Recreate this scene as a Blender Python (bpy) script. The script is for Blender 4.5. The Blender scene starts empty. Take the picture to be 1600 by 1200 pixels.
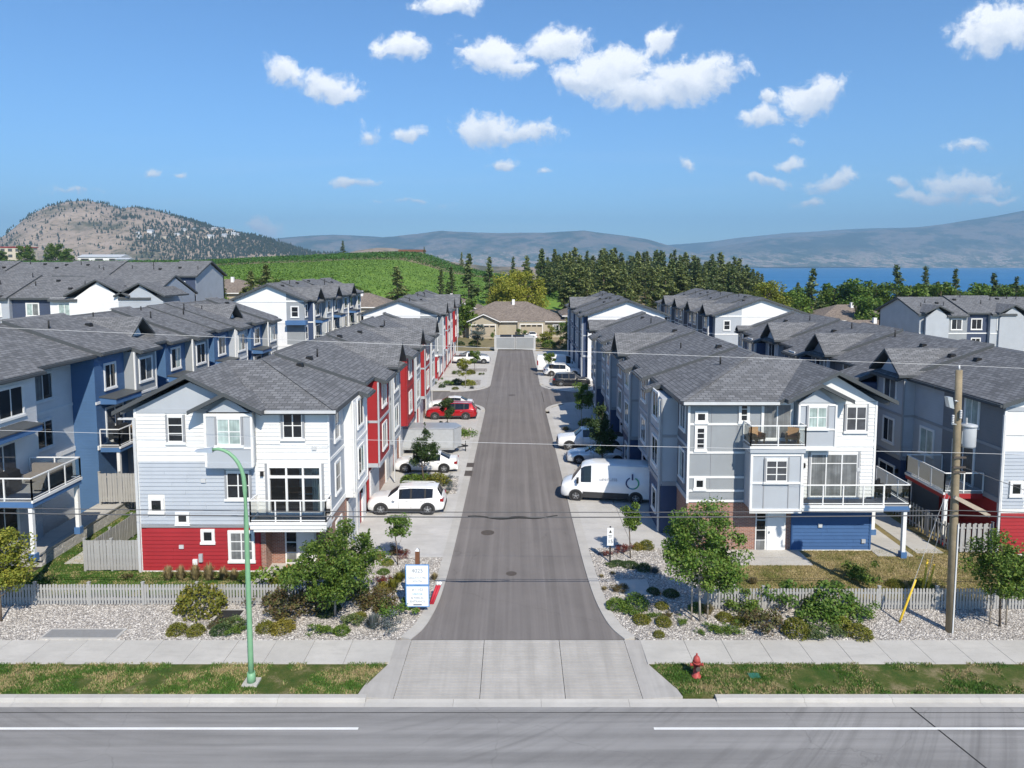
import bpy, math, random
import numpy as np
from mathutils import Vector, Matrix

random.seed(7)
rng = np.random.default_rng(7)
scene = bpy.context.scene
COL = scene.collection
R = math.radians

# ------------------------------------------------------------------ camera
CAM_H, FOC, PITCH, PPX, PPY = 15.0, 1110.0, R(4.92), 805.0, 510.0
cam_d = bpy.data.cameras.new('camera')
cam_d.sensor_width = 36.0
cam_d.lens = 36.0 * FOC / 1600.0
cam_d.shift_x = -(PPX - 800.0) / 1600.0
cam_d.shift_y = -(600.0 - PPY) / 1600.0
cam_d.clip_start = 0.5
cam_d.clip_end = 60000.0
cam = bpy.data.objects.new('camera', cam_d)
COL.objects.link(cam)
cam.location = (0, 0, CAM_H)
cam.rotation_euler = (math.pi / 2 - PITCH, 0, 0)
scene.camera = cam

# ------------------------------------------------------------------ sun, sky
SUN_EL = R(43.0)
SUN_AZ = (0.37, -0.929)                      # horizontal direction towards the sun
sun_d = bpy.data.lights.new('sun', 'SUN')
sun_d.energy = 4.7
sun_d.angle = R(0.5)
sun_d.color = (1.0, 0.925, 0.79)
sun = bpy.data.objects.new('sun', sun_d)
COL.objects.link(sun)
sdir = Vector((SUN_AZ[0] * math.cos(SUN_EL), SUN_AZ[1] * math.cos(SUN_EL), math.sin(SUN_EL)))
sun.rotation_euler = sdir.to_track_quat('Z', 'Y').to_euler()
sun.location = (60, -60, 120)

world = bpy.data.worlds.new('World')
scene.world = world
world.use_nodes = True
wt = world.node_tree
for n in list(wt.nodes):
    wt.nodes.remove(n)


def wn(kind, **kw):
    n = wt.nodes.new(kind)
    for k, v in kw.items():
        setattr(n, k, v)
    return n


def wmath(op, a, b=None, c=None, clamp=False):
    n = wn('ShaderNodeMath', operation=op, use_clamp=clamp)
    for i, v in enumerate((a, b, c)):
        if v is None:
            continue
        if isinstance(v, (int, float)):
            n.inputs[i].default_value = v
        else:
            wt.links.new(v, n.inputs[i])
    return n.outputs[0]


sky = wn('ShaderNodeTexSky', sky_type='NISHITA')
sky.sun_disc = False
sky.sun_elevation = SUN_EL
sky.sun_rotation = math.atan2(SUN_AZ[0], SUN_AZ[1])
sky.altitude = 400
sky.air_density = 1.0
sky.dust_density = 0.1
sky.ozone_density = 3.0
tint = wn('ShaderNodeMixRGB', blend_type='MULTIPLY')      # the clear deep blue of this sky, the same all round
tint.inputs[0].default_value = 1.0
tint.inputs[2].default_value = (0.55, 0.80, 1.02, 1)
wt.links.new(sky.outputs[0], tint.inputs[1])
geo = wn('ShaderNodeNewGeometry')
neg = wn('ShaderNodeVectorMath', operation='SCALE')
neg.inputs['Scale'].default_value = -1.0
wt.links.new(geo.outputs['Incoming'], neg.inputs[0])
sep = wn('ShaderNodeSeparateXYZ')
wt.links.new(neg.outputs[0], sep.inputs[0])
dx, dy, dz = sep.outputs
ady = wmath('MAXIMUM', wmath('ABSOLUTE', dy), 0.02)
uu = wmath('DIVIDE', dx, ady)
vv = wmath('DIVIDE', dz, ady)
comb = wn('ShaderNodeCombineXYZ')
wt.links.new(uu, comb.inputs[0])
wt.links.new(vv, comb.inputs[1])
wt.links.new(wmath('SIGN', dy), comb.inputs[2])


def wnoise(scale, detail, rough, src):
    n = wn('ShaderNodeTexNoise')
    n.inputs['Scale'].default_value = scale
    n.inputs['Detail'].default_value = detail
    n.inputs['Roughness'].default_value = rough
    wt.links.new(src, n.inputs['Vector'])
    return n


wa = wnoise(13.0, 4.0, 0.6, comb.outputs[0])
warp = wn('ShaderNodeVectorMath', operation='SUBTRACT')
wt.links.new(wa.outputs['Color'], warp.inputs[0])
warp.inputs[1].default_value = (0.5, 0.5, 0.5)
warps = wn('ShaderNodeVectorMath', operation='SCALE')
warps.inputs['Scale'].default_value = 0.05
wt.links.new(warp.outputs[0], warps.inputs[0])
wpos = wn('ShaderNodeVectorMath', operation='ADD')
wt.links.new(comb.outputs[0], wpos.inputs[0])
wt.links.new(warps.outputs[0], wpos.inputs[1])


def sky_uv(px, py):
    a, b = (px - PPX) / FOC, (PPY - py) / FOC
    den = math.cos(PITCH) + b * math.sin(PITCH)
    return a / den, (b * math.cos(PITCH) - math.sin(PITCH)) / den


# cumulus puffs: direction (given where the photo shows them), half sizes, tilt, weight
PUFFS = [(702, 4, 56, 16, 0, 1), (630, 75, 50, 21, 0, 1), (450, 115, 40, 24, -15, .9), (515, 138, 58, 28, -8, .9),
         (768, 88, 58, 34, 0, 1.1), (800, 110, 40, 20, 0, .9), (868, 70, 58, 30, 12, 1.1), (905, 128, 45, 16, 0, .8),
         (955, 112, 80, 44, 10, 1.15), (1030, 60, 32, 26, 30, .9), (1075, 122, 95, 38, 10, 1.15), (990, 150, 70, 25, 0, 1),
         (1268, 150, 55, 28, 22, 1), (1190, 186, 45, 19, 10, .85), (1205, 152, 22, 12, 0, .7), (1560, 45, 72, 46, 10, 1.15),
         (640, 217, 33, 15, 5, .9), (760, 207, 55, 28, 0, 1), (825, 210, 55, 20, 0, .85), (783, 261, 26, 10, 5, .75),
         (848, 270, 15, 6, 0, .55), (575, 210, 18, 18, 0, .5), (557, 288, 40, 9, 0, .75), (415, 356, 44, 12, 0, .75),
         (1515, 225, 42, 13, 10, .65), (1302, 284, 44, 18, 12, .75), (1235, 260, 28, 11, 8, .7), (1200, 287, 44, 10, 0, .65),
         (1270, 317, 30, 9, 0, .6), (1403, 284, 16, 11, 0, .65), (1510, 288, 70, 24, 0, .9), (1460, 305, 60, 12, 0, .7),
         (1545, 312, 70, 8, 0, .6), (1080, 253, 20, 8, -10, .65), (238, 272, 18, 7, 0, .55), (283, 275, 11, 5, 0, .5),
         (1240, 218, 14, 10, 0, .5), (120, 300, 60, 6, 0, .45), (640, 320, 60, 5, 0, .4)]
field, acc = None, None
for (px, py, rx, ry, ang, wgt) in PUFFS:
    cu, cv = sky_uv(px, py)
    mp = wn('ShaderNodeMapping', vector_type='TEXTURE')
    mp.inputs['Location'].default_value = (cu, cv, 0)
    mp.inputs['Rotation'].default_value = (0, 0, R(ang))
    mp.inputs['Scale'].default_value = (rx / FOC * 1.15, ry / FOC * 1.15, 1e6)
    wt.links.new(wpos.outputs[0], mp.inputs[0])
    ln = wn('ShaderNodeVectorMath', operation='LENGTH')
    wt.links.new(mp.outputs[0], ln.inputs[0])
    f = wmath('MULTIPLY_ADD', ln.outputs['Value'], -float(wgt), float(wgt))
    sx = wn('ShaderNodeSeparateXYZ')
    wt.links.new(mp.outputs[0], sx.inputs[0])
    fp = wmath('MAXIMUM', f, 0.0)
    field = f if field is None else wmath('MAXIMUM', field, f)
    acc = wmath('MULTIPLY', fp, sx.outputs[1]) if acc is None else wmath('MULTIPLY_ADD', fp, sx.outputs[1], acc)
fn = wnoise(44.0, 8.0, 0.64, wpos.outputs[0])
fn2 = wnoise(9.0, 3.0, 0.5, comb.outputs[0])
fld = wmath('ADD', field, wmath('MULTIPLY', wmath('SUBTRACT', fn.outputs['Fac'], 0.5), 1.45))
mr = wn('ShaderNodeMapRange', interpolation_type='SMOOTHSTEP')
mr.inputs['From Min'].default_value = 0.04
mr.inputs['From Max'].default_value = 0.56
wt.links.new(fld, mr.inputs['Value'])
dens = mr.outputs[0]
# faint streaks of high haze low in the sky
st = wn('ShaderNodeMapping')
st.inputs['Scale'].default_value = (2.2, 38.0, 1.0)
wt.links.new(comb.outputs[0], st.inputs[0])
stn = wnoise(1.6, 4.0, 0.55, st.outputs[0])
strk = wn('ShaderNodeMapRange')
strk.inputs['From Min'].default_value = 0.52
strk.inputs['From Max'].default_value = 0.8
strk.inputs['To Max'].default_value = 0.16
wt.links.new(stn.outputs['Fac'], strk.inputs['Value'])
lowm = wn('ShaderNodeMapRange')
lowm.inputs['From Min'].default_value = 0.20
lowm.inputs['From Max'].default_value = 0.06
wt.links.new(vv, lowm.inputs['Value'])
dens = wmath('MAXIMUM', dens, wmath('MULTIPLY', strk.outputs[0], lowm.outputs[0]))
up = wn('ShaderNodeMapRange')
up.inputs['From Min'].default_value = -0.01
up.inputs['From Max'].default_value = 0.02
wt.links.new(dz, up.inputs['Value'])
dens = wmath('MULTIPLY', wmath('MULTIPLY', dens, up.outputs[0]), 0.96)
bott = wmath('DIVIDE', acc, wmath('MAXIMUM', field, 0.05))
shade = wn('ShaderNodeMapRange')
shade.inputs['From Min'].default_value = -0.55
shade.inputs['From Max'].default_value = 0.25
wt.links.new(wmath('ADD', bott, wmath('MULTIPLY', wmath('SUBTRACT', fn.outputs['Fac'], 0.5), 1.2)), shade.inputs['Value'])
cmix = wn('ShaderNodeMixRGB')
cmix.inputs[1].default_value = (4.9, 5.3, 6.1, 1)
cmix.inputs[2].default_value = (8.2, 8.2, 8.2, 1)
wt.links.new(shade.outputs[0], cmix.inputs[0])
smix = wn('ShaderNodeMixRGB')
wt.links.new(dens, smix.inputs[0])
wt.links.new(tint.outputs[0], smix.inputs[1])
wt.links.new(cmix.outputs[0], smix.inputs[2])
# the rest of the sky carries the same kind of scattered cumulus, from one noise field
SKY_STRENGTH = 0.132
bg = wn('ShaderNodeBackground')
bg.inputs['Strength'].default_value = SKY_STRENGTH
wt.links.new(smix.outputs[0], bg.inputs['Color'])
adz = wmath('MAXIMUM', dz, 0.05)
pl = wn('ShaderNodeCombineXYZ')
wt.links.new(wmath('DIVIDE', dx, adz), pl.inputs[0])
wt.links.new(wmath('DIVIDE', dy, adz), pl.inputs[1])
gn = wnoise(1.7, 5.0, 0.6, pl.outputs[0])
gm = wn('ShaderNodeMapRange', interpolation_type='SMOOTHSTEP')
gm.inputs['From Min'].default_value = 0.60
gm.inputs['From Max'].default_value = 0.72
wt.links.new(gn.outputs['Fac'], gm.inputs['Value'])
gmix = wn('ShaderNodeMixRGB')
wt.links.new(wmath('MULTIPLY', wmath('MULTIPLY', gm.outputs[0], up.outputs[0]), .9), gmix.inputs[0])
wt.links.new(tint.outputs[0], gmix.inputs[1])
gmix.inputs[2].default_value = (4.8, 5.0, 5.4, 1)
bg2 = wn('ShaderNodeBackground')
bg2.inputs['Strength'].default_value = SKY_STRENGTH
wt.links.new(gmix.outputs[0], bg2.inputs['Color'])
inview = wmath('MULTIPLY', wmath('MULTIPLY', wmath('LESS_THAN', wmath('ABSOLUTE', uu), 0.95), wmath('LESS_THAN', vv, 0.46)), wmath('GREATER_THAN', dy, 0.02))
wmx = wn('ShaderNodeMixShader')
wt.links.new(inview, wmx.inputs[0])
wt.links.new(bg2.outputs[0], wmx.inputs[1])
wt.links.new(bg.outputs[0], wmx.inputs[2])
wo = wn('ShaderNodeOutputWorld')
wt.links.new(wmx.outputs[0], wo.inputs['Surface'])
world.cycles.sampling_method = 'MANUAL'
world.cycles.sample_map_resolution = 512

# ------------------------------------------------------------------ exposure, render
scene.view_settings.view_transform = 'Standard'
scene.view_settings.look = 'None'
scene.view_settings.gamma = 1.0
scene.view_settings.use_curve_mapping = False
scene.view_settings.exposure = 0.29
scene.render.engine = 'CYCLES'
scene.cycles.use_denoising = True
scene.cycles.use_adaptive_sampling = True
scene.cycles.adaptive_threshold = 0.02
scene.cycles.max_bounces = 5
scene.cycles.diffuse_bounces = 2
scene.cycles.glossy_bounces = 2
scene.cycles.transmission_bounces = 4
scene.cycles.transparent_max_bounces = 8
scene.cycles.volume_bounces = 0
scene.cycles.caustics_reflective = False
scene.cycles.caustics_refractive = False
scene.cycles.sample_clamp_indirect = 6.0


# ------------------------------------------------------------------ materials
MATS = {}


class NT:
    """small helper round a material's node tree"""
    def __init__(s, name):
        s.m = bpy.data.materials.new(name)
        s.m.use_nodes = True
        s.t = s.m.node_tree
        s.b = s.t.nodes['Principled BSDF']
        s.out = s.t.nodes['Material Output']
        s.tc = None

    def n(s, kind, **kw):
        x = s.t.nodes.new(kind)
        for k, v in kw.items():
            setattr(x, k, v)
        return x

    def l(s, a, b):
        s.t.links.new(a, b)

    def coord(s, which='Object'):
        if s.tc is None:
            s.tc = s.n('ShaderNodeTexCoord')
        return s.tc.outputs[which]

    def mapping(s, scale=(1, 1, 1), rot=(0, 0, 0), which='Object'):
        mp = s.n('ShaderNodeMapping')
        mp.inputs['Scale'].default_value = scale
        mp.inputs['Rotation'].default_value = rot
        s.l(s.coord(which), mp.inputs[0])
        return mp.outputs[0]

    def noise(s, scale, detail=3, rough=.55, vec=None):
        x = s.n('ShaderNodeTexNoise')
        x.inputs['Scale'].default_value = scale
        x.inputs['Detail'].default_value = detail
        x.inputs['Roughness'].default_value = rough
        s.l(vec if vec is not None else s.coord(), x.inputs['Vector'])
        return x.outputs['Fac']

    def ramp(s, fac, stops):
        x = s.n('ShaderNodeValToRGB')
        e = x.color_ramp.elements
        while len(e) < len(stops):
            e.new(0.5)
        for el, (p, c) in zip(e, stops):
            el.position = p
            el.color = (*c, 1) if len(c) == 3 else c
        s.l(fac, x.inputs[0])
        return x.outputs[0]

    def rng(s, v, a, b, c=0., d=1., smooth=False):
        x = s.n('ShaderNodeMapRange')
        if smooth:
            x.interpolation_type = 'SMOOTHSTEP'
        for k, q in zip(('From Min', 'From Max', 'To Min', 'To Max'), (a, b, c, d)):
            x.inputs[k].default_value = q
        s.l(v, x.inputs['Value'])
        return x.outputs[0]

    def mix(s, fac, a, b, mode='MIX'):
        x = s.n('ShaderNodeMixRGB', blend_type=mode)
        for i, v in ((0, fac), (1, a), (2, b)):
            if isinstance(v, (int, float)):
                x.inputs[i].default_value = v
            elif isinstance(v, tuple):
                x.inputs[i].default_value = (*v, 1)
            else:
                s.l(v, x.inputs[i])
        return x.outputs[0]

    def math(s, op, a, b=None, clamp=False):
        x = s.n('ShaderNodeMath', operation=op, use_clamp=clamp)
        for i, v in enumerate((a, b)):
            if v is None:
                continue
            if isinstance(v, (int, float)):
                x.inputs[i].default_value = v
            else:
                s.l(v, x.inputs[i])
        return x.outputs[0]

    def bump(s, h, strength=.3, dist=.02):
        x = s.n('ShaderNodeBump')
        x.inputs['Strength'].default_value = strength
        x.inputs['Distance'].default_value = dist
        s.l(h, x.inputs['Height'])
        s.l(x.outputs[0], s.b.inputs['Normal'])

    def set(s, color=None, rough=None, metal=None, spec=None):
        for k, v in (('Base Color', color), ('Roughness', rough), ('Metallic', metal), ('Specular IOR Level', spec)):
            if v is None:
                continue
            if isinstance(v, (int, float)):
                s.b.inputs[k].default_value = v
            elif isinstance(v, tuple):
                s.b.inputs[k].default_value = (*v, 1)
            else:
                s.l(v, s.b.inputs[k])
        return s.m


def sc3(c, k):
    return tuple(min(1., x * k) for x in c)


def paint(name, c, rough=.6, var=.10, scale=1.3, spec=.3, metal=0., fine=None, stain=0.):
    """a painted or plain surface with uneven tone and a few stains"""
    t = NT(name)
    a = t.noise(scale, 5, .6)
    col = t.mix(t.rng(a, .3, .7), sc3(c, 1 - var), sc3(c, 1 + var))
    if fine:
        b = t.noise(fine, 3, .6)
        col = t.mix(t.rng(b, .3, .7, 0, .5), col, sc3(c, 1 - 1.6 * var))
    oi = t.n('ShaderNodeObjectInfo')
    col = t.mix(t.rng(oi.outputs['Random'], 0, 1, 0, .16), col, sc3(c, .72))
    if stain:
        v = t.noise(1.0, 4, .65, t.mapping((2.2, 2.2, .22)))
        col = t.mix(t.rng(v, .5, .85, 0, stain), col, sc3(c, .45))
    t.set(col, rough, metal, spec)
    MATS[name] = t.m
    return t.m


def siding(name, c, pitch=.17, var=.06):
    """lap siding: a fine shadow relief every board"""
    t = NT(name)
    sx = t.n('ShaderNodeSeparateXYZ')
    t.l(t.coord(), sx.inputs[0])
    saw = t.math('FRACT', t.math('DIVIDE', sx.outputs[2], pitch))
    a = t.noise(.8, 4, .6)
    col = t.mix(t.rng(a, .3, .7), sc3(c, 1 - var), sc3(c, 1 + var))
    b = t.noise(6, 3, .6, t.mapping((.4, .4, 5)))
    col = t.mix(t.rng(b, .4, .75, 0, .12), col, sc3(c, .7))
    t.set(col, .62, 0, .25)
    t.bump(saw, .75, .03)
    MATS[name] = t.m
    return t.m


def leafmat(name, c1, c2, c3, trans=.25):
    t = NT(name)
    g = t.n('ShaderNodeNewGeometry')
    oi = t.n('ShaderNodeObjectInfo')
    col = t.ramp(g.outputs['Random Per Island'], [(0, c1), (.5, c2), (1, c3)])
    col = t.mix(t.rng(oi.outputs['Random'], 0, 1, 0, .35), col, sc3(c1, .8))
    t.set(col, .55, 0, .25)
    tr = t.n('ShaderNodeBsdfTranslucent')
    t.l(col, tr.inputs[0])
    ms = t.n('ShaderNodeMixShader')
    ms.inputs[0].default_value = trans
    t.l(t.b.outputs[0], ms.inputs[1])
    t.l(tr.outputs[0], ms.inputs[2])
    t.l(ms.outputs[0], t.out.inputs['Surface'])
    MATS[name] = t.m
    return t.m


def build_mats():
    P = paint
    P('white_trim', (.78, .78, .77), .5, .05, 2.0, stain=.10)
    P('grey_trim', (.30, .31, .33), .55, .06, 2.0)
    P('fascia', (.075, .082, .088), .5, .08, 2.0)
    P('gutter', (.55, .56, .57), .4, .06, 2.0)
    P('white_panel', (.76, .765, .77), .6, .05, .9, stain=.10)
    P('light_panel', (.42, .45, .49), .6, .05, .9, stain=.10)
    P('grey_panel', (.30, .32, .34), .6, .06, .9, stain=.12)
    P('dark_panel', (.19, .195, .215), .6, .06, .9)
    P('blue_panel', (.07, .155, .32), .6, .06, .9, stain=.08)
    P('navy_panel', (.045, .07, .14), .6, .08, .9)
    P('red_panel', (.33, .026, .03), .55, .06, .9, stain=.10)
    P('board_white', (.73, .73, .72), .55, .05, 1.1, stain=.12)
    P('board_blue_grey', (.42, .455, .505), .58, .04, 1.1, stain=.08)
    P('board_red', (.33, .024, .03), .55, .06, 1.1, stain=.10)
    P('board_blue', (.05, .115, .26), .55, .06, 1.1, stain=.08)
    siding('lap_white', (.74, .745, .75))
    siding('lap_grey', (.44, .475, .525))
    siding('lap_blue', (.085, .17, .325))
    siding('lap_red', (.33, .026, .03))
    siding('lap_navy', (.065, .085, .14))
    siding('lap_char', (.20, .21, .235))
    siding('lap_tan', (.45, .40, .31))
    # brick
    t = NT('brick')
    vm = t.mapping((1, 1, 1))
    sx = t.n('ShaderNodeSeparateXYZ')
    t.l(vm, sx.inputs[0])
    cb = t.n('ShaderNodeCombineXYZ')
    t.l(t.math('ADD', sx.outputs[0], sx.outputs[1]), cb.inputs[0])
    t.l(sx.outputs[2], cb.inputs[1])
    bk = t.n('ShaderNodeTexBrick')
    bk.inputs['Scale'].default_value = 1.0
    bk.inputs['Brick Width'].default_value = .215
    bk.inputs['Row Height'].default_value = .072
    bk.inputs['Mortar Size'].default_value = .008
    bk.inputs['Color1'].default_value = (.34, .15, .10, 1)
    bk.inputs['Color2'].default_value = (.22, .10, .075, 1)
    bk.inputs['Mortar'].default_value = (.42, .38, .34, 1)
    t.l(cb.outputs[0], bk.inputs['Vector'])
    t.set(bk.outputs['Color'], .85)
    t.bump(t.math('SUBTRACT', 1.0, bk.outputs['Fac']), .6, .012)
    MATS['brick'] = t.m
    # shingles: slope direction given by the face, so use x/y/z with brick pattern
    for nm, c, horiz in (('shingle_side', (.170, .173, .182), True), ('shingle_end', (.170, .173, .182), False),
                         ('shingle_tan_side', (.235, .195, .165), True), ('shingle_tan_end', (.235, .195, .165), False)):
        t = NT(nm)
        sx = t.n('ShaderNodeSeparateXYZ')
        t.l(t.coord(), sx.inputs[0])
        cb = t.n('ShaderNodeCombineXYZ')
        t.l(sx.outputs[1 if horiz else 0], cb.inputs[0])
        t.l(t.math('MULTIPLY', sx.outputs[2], 3.0), cb.inputs[1])
        bk = t.n('ShaderNodeTexBrick')
        bk.offset_frequency = 2
        bk.inputs['Scale'].default_value = 1.0
        bk.inputs['Brick Width'].default_value = .38
        bk.inputs['Row Height'].default_value = .23
        bk.inputs['Mortar Size'].default_value = .022
        bk.inputs['Bias'].default_value = -.1
        bk.inputs['Color1'].default_value = (*sc3(c, 1.3), 1)
        bk.inputs['Color2'].default_value = (*sc3(c, .6), 1)
        bk.inputs['Mortar'].default_value = (*sc3(c, .45), 1)
        t.l(cb.outputs[0], bk.inputs['Vector'])
        a = t.noise(.35, 4, .6)
        col = t.mix(t.rng(a, .3, .7, .0, .15), bk.outputs['Color'], sc3(c, 1.2))
        g = t.noise(26, 3, .7)
        col = t.mix(t.rng(g, .35, .7, 0, .4), col, sc3(c, .6))
        t.set(col, .9, 0, .15)
        t.bump(t.math('SUBTRACT', g, t.math('MULTIPLY', bk.outputs['Fac'], .8)), .5, .012)
        MATS[nm] = t.m
    # window panes
    for nm, c in (('pane_dark', (.018, .021, .025)), ('pane_blind', (.20, .21, .215)), ('pane_curtain', (.42, .52, .50)),
                  ('pane_grey', (.075, .08, .09))):
        t = NT(nm)
        a = t.noise(2.2, 2, .5)
        col = t.mix(t.rng(a, .35, .65), sc3(c, .75), sc3(c, 1.2))
        if nm in ('pane_blind', 'pane_curtain'):
            w = t.noise(9, 1, .4, t.mapping((1, 1, .02)))
            col = t.mix(t.rng(w, .35, .65, 0, .55), col, sc3(c, .45))
        t.set(col, .04, 0, .6)
        MATS[nm] = t.m
    t = NT('clear_glass')
    tb = t.n('ShaderNodeBsdfTransparent')
    tb.inputs[0].default_value = (.86, .90, .90, 1)
    gl = t.n('ShaderNodeBsdfGlossy')
    gl.inputs['Roughness'].default_value = .03
    fr = t.n('ShaderNodeFresnel')
    fr.inputs[0].default_value = 1.5
    ms = t.n('ShaderNodeMixShader')
    t.l(t.math('ADD', fr.outputs[0], .03), ms.inputs[0])
    t.l(tb.outputs[0], ms.inputs[1])
    t.l(gl.outputs[0], ms.inputs[2])
    t.l(ms.outputs[0], t.out.inputs['Surface'])
    MATS['clear_glass'] = t.m
    # asphalt: drive and road
    for nm, c, ang in (('asphalt_drive', (.165, .151, .145), 0), ('asphalt_road', (.215, .21, .207), 1)):
        t = NT(nm)
        a = t.noise(.35, 5, .65)
        col = t.mix(t.rng(a, .3, .7), sc3(c, .84), sc3(c, 1.16))
        m1 = t.mapping((2.6, .035, 1) if not ang else (.035, 2.0, 1))
        s1 = t.noise(1.0, 4, .6, m1)
        col = t.mix(t.rng(s1, .42, .68, 0, .75), col, sc3(c, 1.5))
        m2 = t.mapping((1.1, .02, 1) if not ang else (.05, 1.1, 1))
        s2 = t.noise(1.7, 3, .6, m2)
        col = t.mix(t.rng(s2, .46, .7, 0, .6), col, sc3(c, .6))
        g = t.noise(42, 2, .8)
        col = t.mix(t.rng(g, .3, .75, 0, .45), col, sc3(c, 1.6 if ang else 1.4))
        g2 = t.noise(95, 2, .8)
        col = t.mix(t.rng(g2, .5, .8, 0, .5), col, sc3(c, .4))
        if ang:   # sweeping tyre scuffs turning into the drive
            sxy = t.n('ShaderNodeSeparateXYZ')
            t.l(t.coord(), sxy.inputs[0])
            px_ = t.math('ADD', sxy.outputs[0], 9.0)
            py_ = t.math('ADD', sxy.outputs[1], -38.0)
            rad = t.math('SQRT', t.math('ADD', t.math('MULTIPLY', px_, px_), t.math('MULTIPLY', py_, py_)))
            cbn = t.n('ShaderNodeCombineXYZ')
            t.l(rad, cbn.inputs[0])
            s3 = t.noise(2.4, 3, .6, cbn.outputs[0])
            s4 = t.noise(.22, 2, .5)
            k = t.math('MULTIPLY', t.rng(s3, .47, .66), t.rng(s4, .40, .60))
            col = t.mix(t.math('MULTIPLY', k, .5), col, sc3(c, .5))
        vo = t.n('ShaderNodeTexVoronoi', feature='DISTANCE_TO_EDGE')
        vo.inputs['Scale'].default_value = .13
        vo.inputs['Randomness'].default_value = 1
        wv = t.n('ShaderNodeVectorMath', operation='ADD')
        t.l(t.coord(), wv.inputs[0])
        nz = t.n('ShaderNodeTexNoise')
        nz.inputs['Scale'].default_value = .8
        nz.inputs['Detail'].default_value = 5
        t.l(t.coord(), nz.inputs['Vector'])
        t.l(nz.outputs['Color'], wv.inputs[1])
        t.l(wv.outputs[0], vo.inputs['Vector'])
        col = t.mix(t.rng(vo.outputs['Distance'], .0, .0022, .30, 0), col, sc3(c, .35))
        t.set(col, .92, 0, .2)
        t.bump(g, .25, .01)
        MATS[nm] = t.m
    # concrete
    for nm, c in (('concrete', (.52, .50, .465)), ('concrete_pad', (.52, .505, .485)), ('kerb', (.50, .48, .45)), ('apron', (.44, .42, .395))):
        t = NT(nm)
        a = t.noise(.5, 5, .62)
        col = t.mix(t.rng(a, .3, .7), sc3(c, .86), sc3(c, 1.10))
        s = t.noise(3.0, 5, .7)
        col = t.mix(t.rng(s, .5, .8, 0, .35), col, sc3(c, .62))
        s = t.noise(1.0, 4, .7, t.mapping((.5, 2.5, 1)))
        col = t.mix(t.rng(s, .5, .75, 0, .5), col, sc3(c, .68))
        if nm == 'apron':
            s = t.noise(1.0, 4, .65, t.mapping((2.4, .12, 1)))
            col = t.mix(t.rng(s, .45, .7, 0, .6), col, sc3(c, .66))
        g = t.noise(60, 2, .7)
        col = t.mix(t.rng(g, .3, .7, 0, .18), col, sc3(c, .6))
        oi = t.n('ShaderNodeObjectInfo')
        col = t.mix(t.rng(oi.outputs['Random'], 0, 1, 0, .28), col, sc3(c, .76))
        t.set(col, .88, 0, .2)
        t.bump(g, .15, .005)
        MATS[nm] = t.m
    # ground covers
    for nm, stops in (('lawn_green', [(.25, (.04, .085, .016)), (.5, (.07, .12, .026)), (.75, (.14, .14, .045))]),
                      ('lawn_dry', [(.25, (.12, .13, .035)), (.5, (.29, .235, .11)), (.75, (.38, .30, .16))]),
                      ('verge', [(.38, (.05, .10, .02)), (.52, (.11, .13, .038)), (.64, (.29, .24, .135))])):
        t = NT(nm)
        a = t.noise(.9 if nm != 'lawn_dry' else .5, 6, .7)
        col = t.ramp(a, stops)
        g = t.noise(22, 3, .7)
        col = t.mix(t.rng(g, .35, .7, 0, .55), col, (.03, .035, .012))
        t.set(col, .95, 0, .1)
        t.bump(g, .8, .05)
        MATS[nm] = t.m
    t = NT('gravel_bed')
    vo = t.n('ShaderNodeTexVoronoi')
    vo.inputs['Scale'].default_value = 17
    t.l(t.coord(), vo.inputs['Vector'])
    col = t.ramp(vo.outputs['Color'], [(0, (.36, .33, .31)), (.5, (.48, .45, .42)), (1, (.62, .59, .55))])
    col = t.mix(t.rng(vo.outputs['Distance'], .35, .62), col, (.22, .20, .185))
    t.set(col, .9, 0, .2)
    t.bump(t.math('SUBTRACT', 1.0, vo.outputs['Distance']), 1., .05)
    MATS['gravel_bed'] = t.m
    t = NT('pebble')
    g = t.n('ShaderNodeNewGeometry')
    col = t.ramp(g.outputs['Random Per Island'], [(0, (.27, .245, .22)), (.3, (.40, .37, .34)), (.7, (.51, .48, .445)), (1, (.66, .63, .59))])
    t.set(col, .85, 0, .25)
    MATS['pebble'] = t.m
    t = NT('grass_blade')
    g = t.n('ShaderNodeNewGeometry')
    wc = t.n('ShaderNodeTexNoise')
    wc.inputs['Scale'].default_value = .9
    wc.inputs['Detail'].default_value = 5
    wc.inputs['Roughness'].default_value = .7
    t.l(g.outputs['Position'], wc.inputs['Vector'])
    f = t.math('ADD', t.rng(wc.outputs['Fac'], .3, .7), t.rng(g.outputs['Random Per Island'], 0, 1, -.25, .25))
    col = t.ramp(f, [(.25, (.05, .12, .018)), (.52, (.10, .17, .035)), (.72, (.36, .29, .15))])
    t.set(col, .7, 0, .2)
    MATS['grass_blade'] = t.m
    t = NT('dry_blade')
    g = t.n('ShaderNodeNewGeometry')
    wc = t.n('ShaderNodeTexNoise')
    wc.inputs['Scale'].default_value = .5
    wc.inputs['Detail'].default_value = 5
    wc.inputs['Roughness'].default_value = .7
    t.l(g.outputs['Position'], wc.inputs['Vector'])
    f = t.math('ADD', t.rng(wc.outputs['Fac'], .3, .7), t.rng(g.outputs['Random Per Island'], 0, 1, -.25, .25))
    col = t.ramp(f, [(.2, (.12, .15, .032)), (.5, (.31, .26, .11)), (.8, (.44, .35, .19))])
    t.set(col, .7, 0, .2)
    MATS['dry_blade'] = t.m
    # terrain
    t = NT('terrain')
    a = t.noise(.02, 6, .65)
    col = t.ramp(a, [(.3, (.12, .125, .05)), (.5, (.27, .215, .13)), (.7, (.34, .27, .17))])
    g = t.noise(.6, 4, .7)
    col = t.mix(t.rng(g, .45, .7, 0, .6), col, (.10, .10, .045))
    t.set(col, .95, 0, .1)
    MATS['terrain'] = t.m
    t = NT('vineyard_ground')
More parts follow.
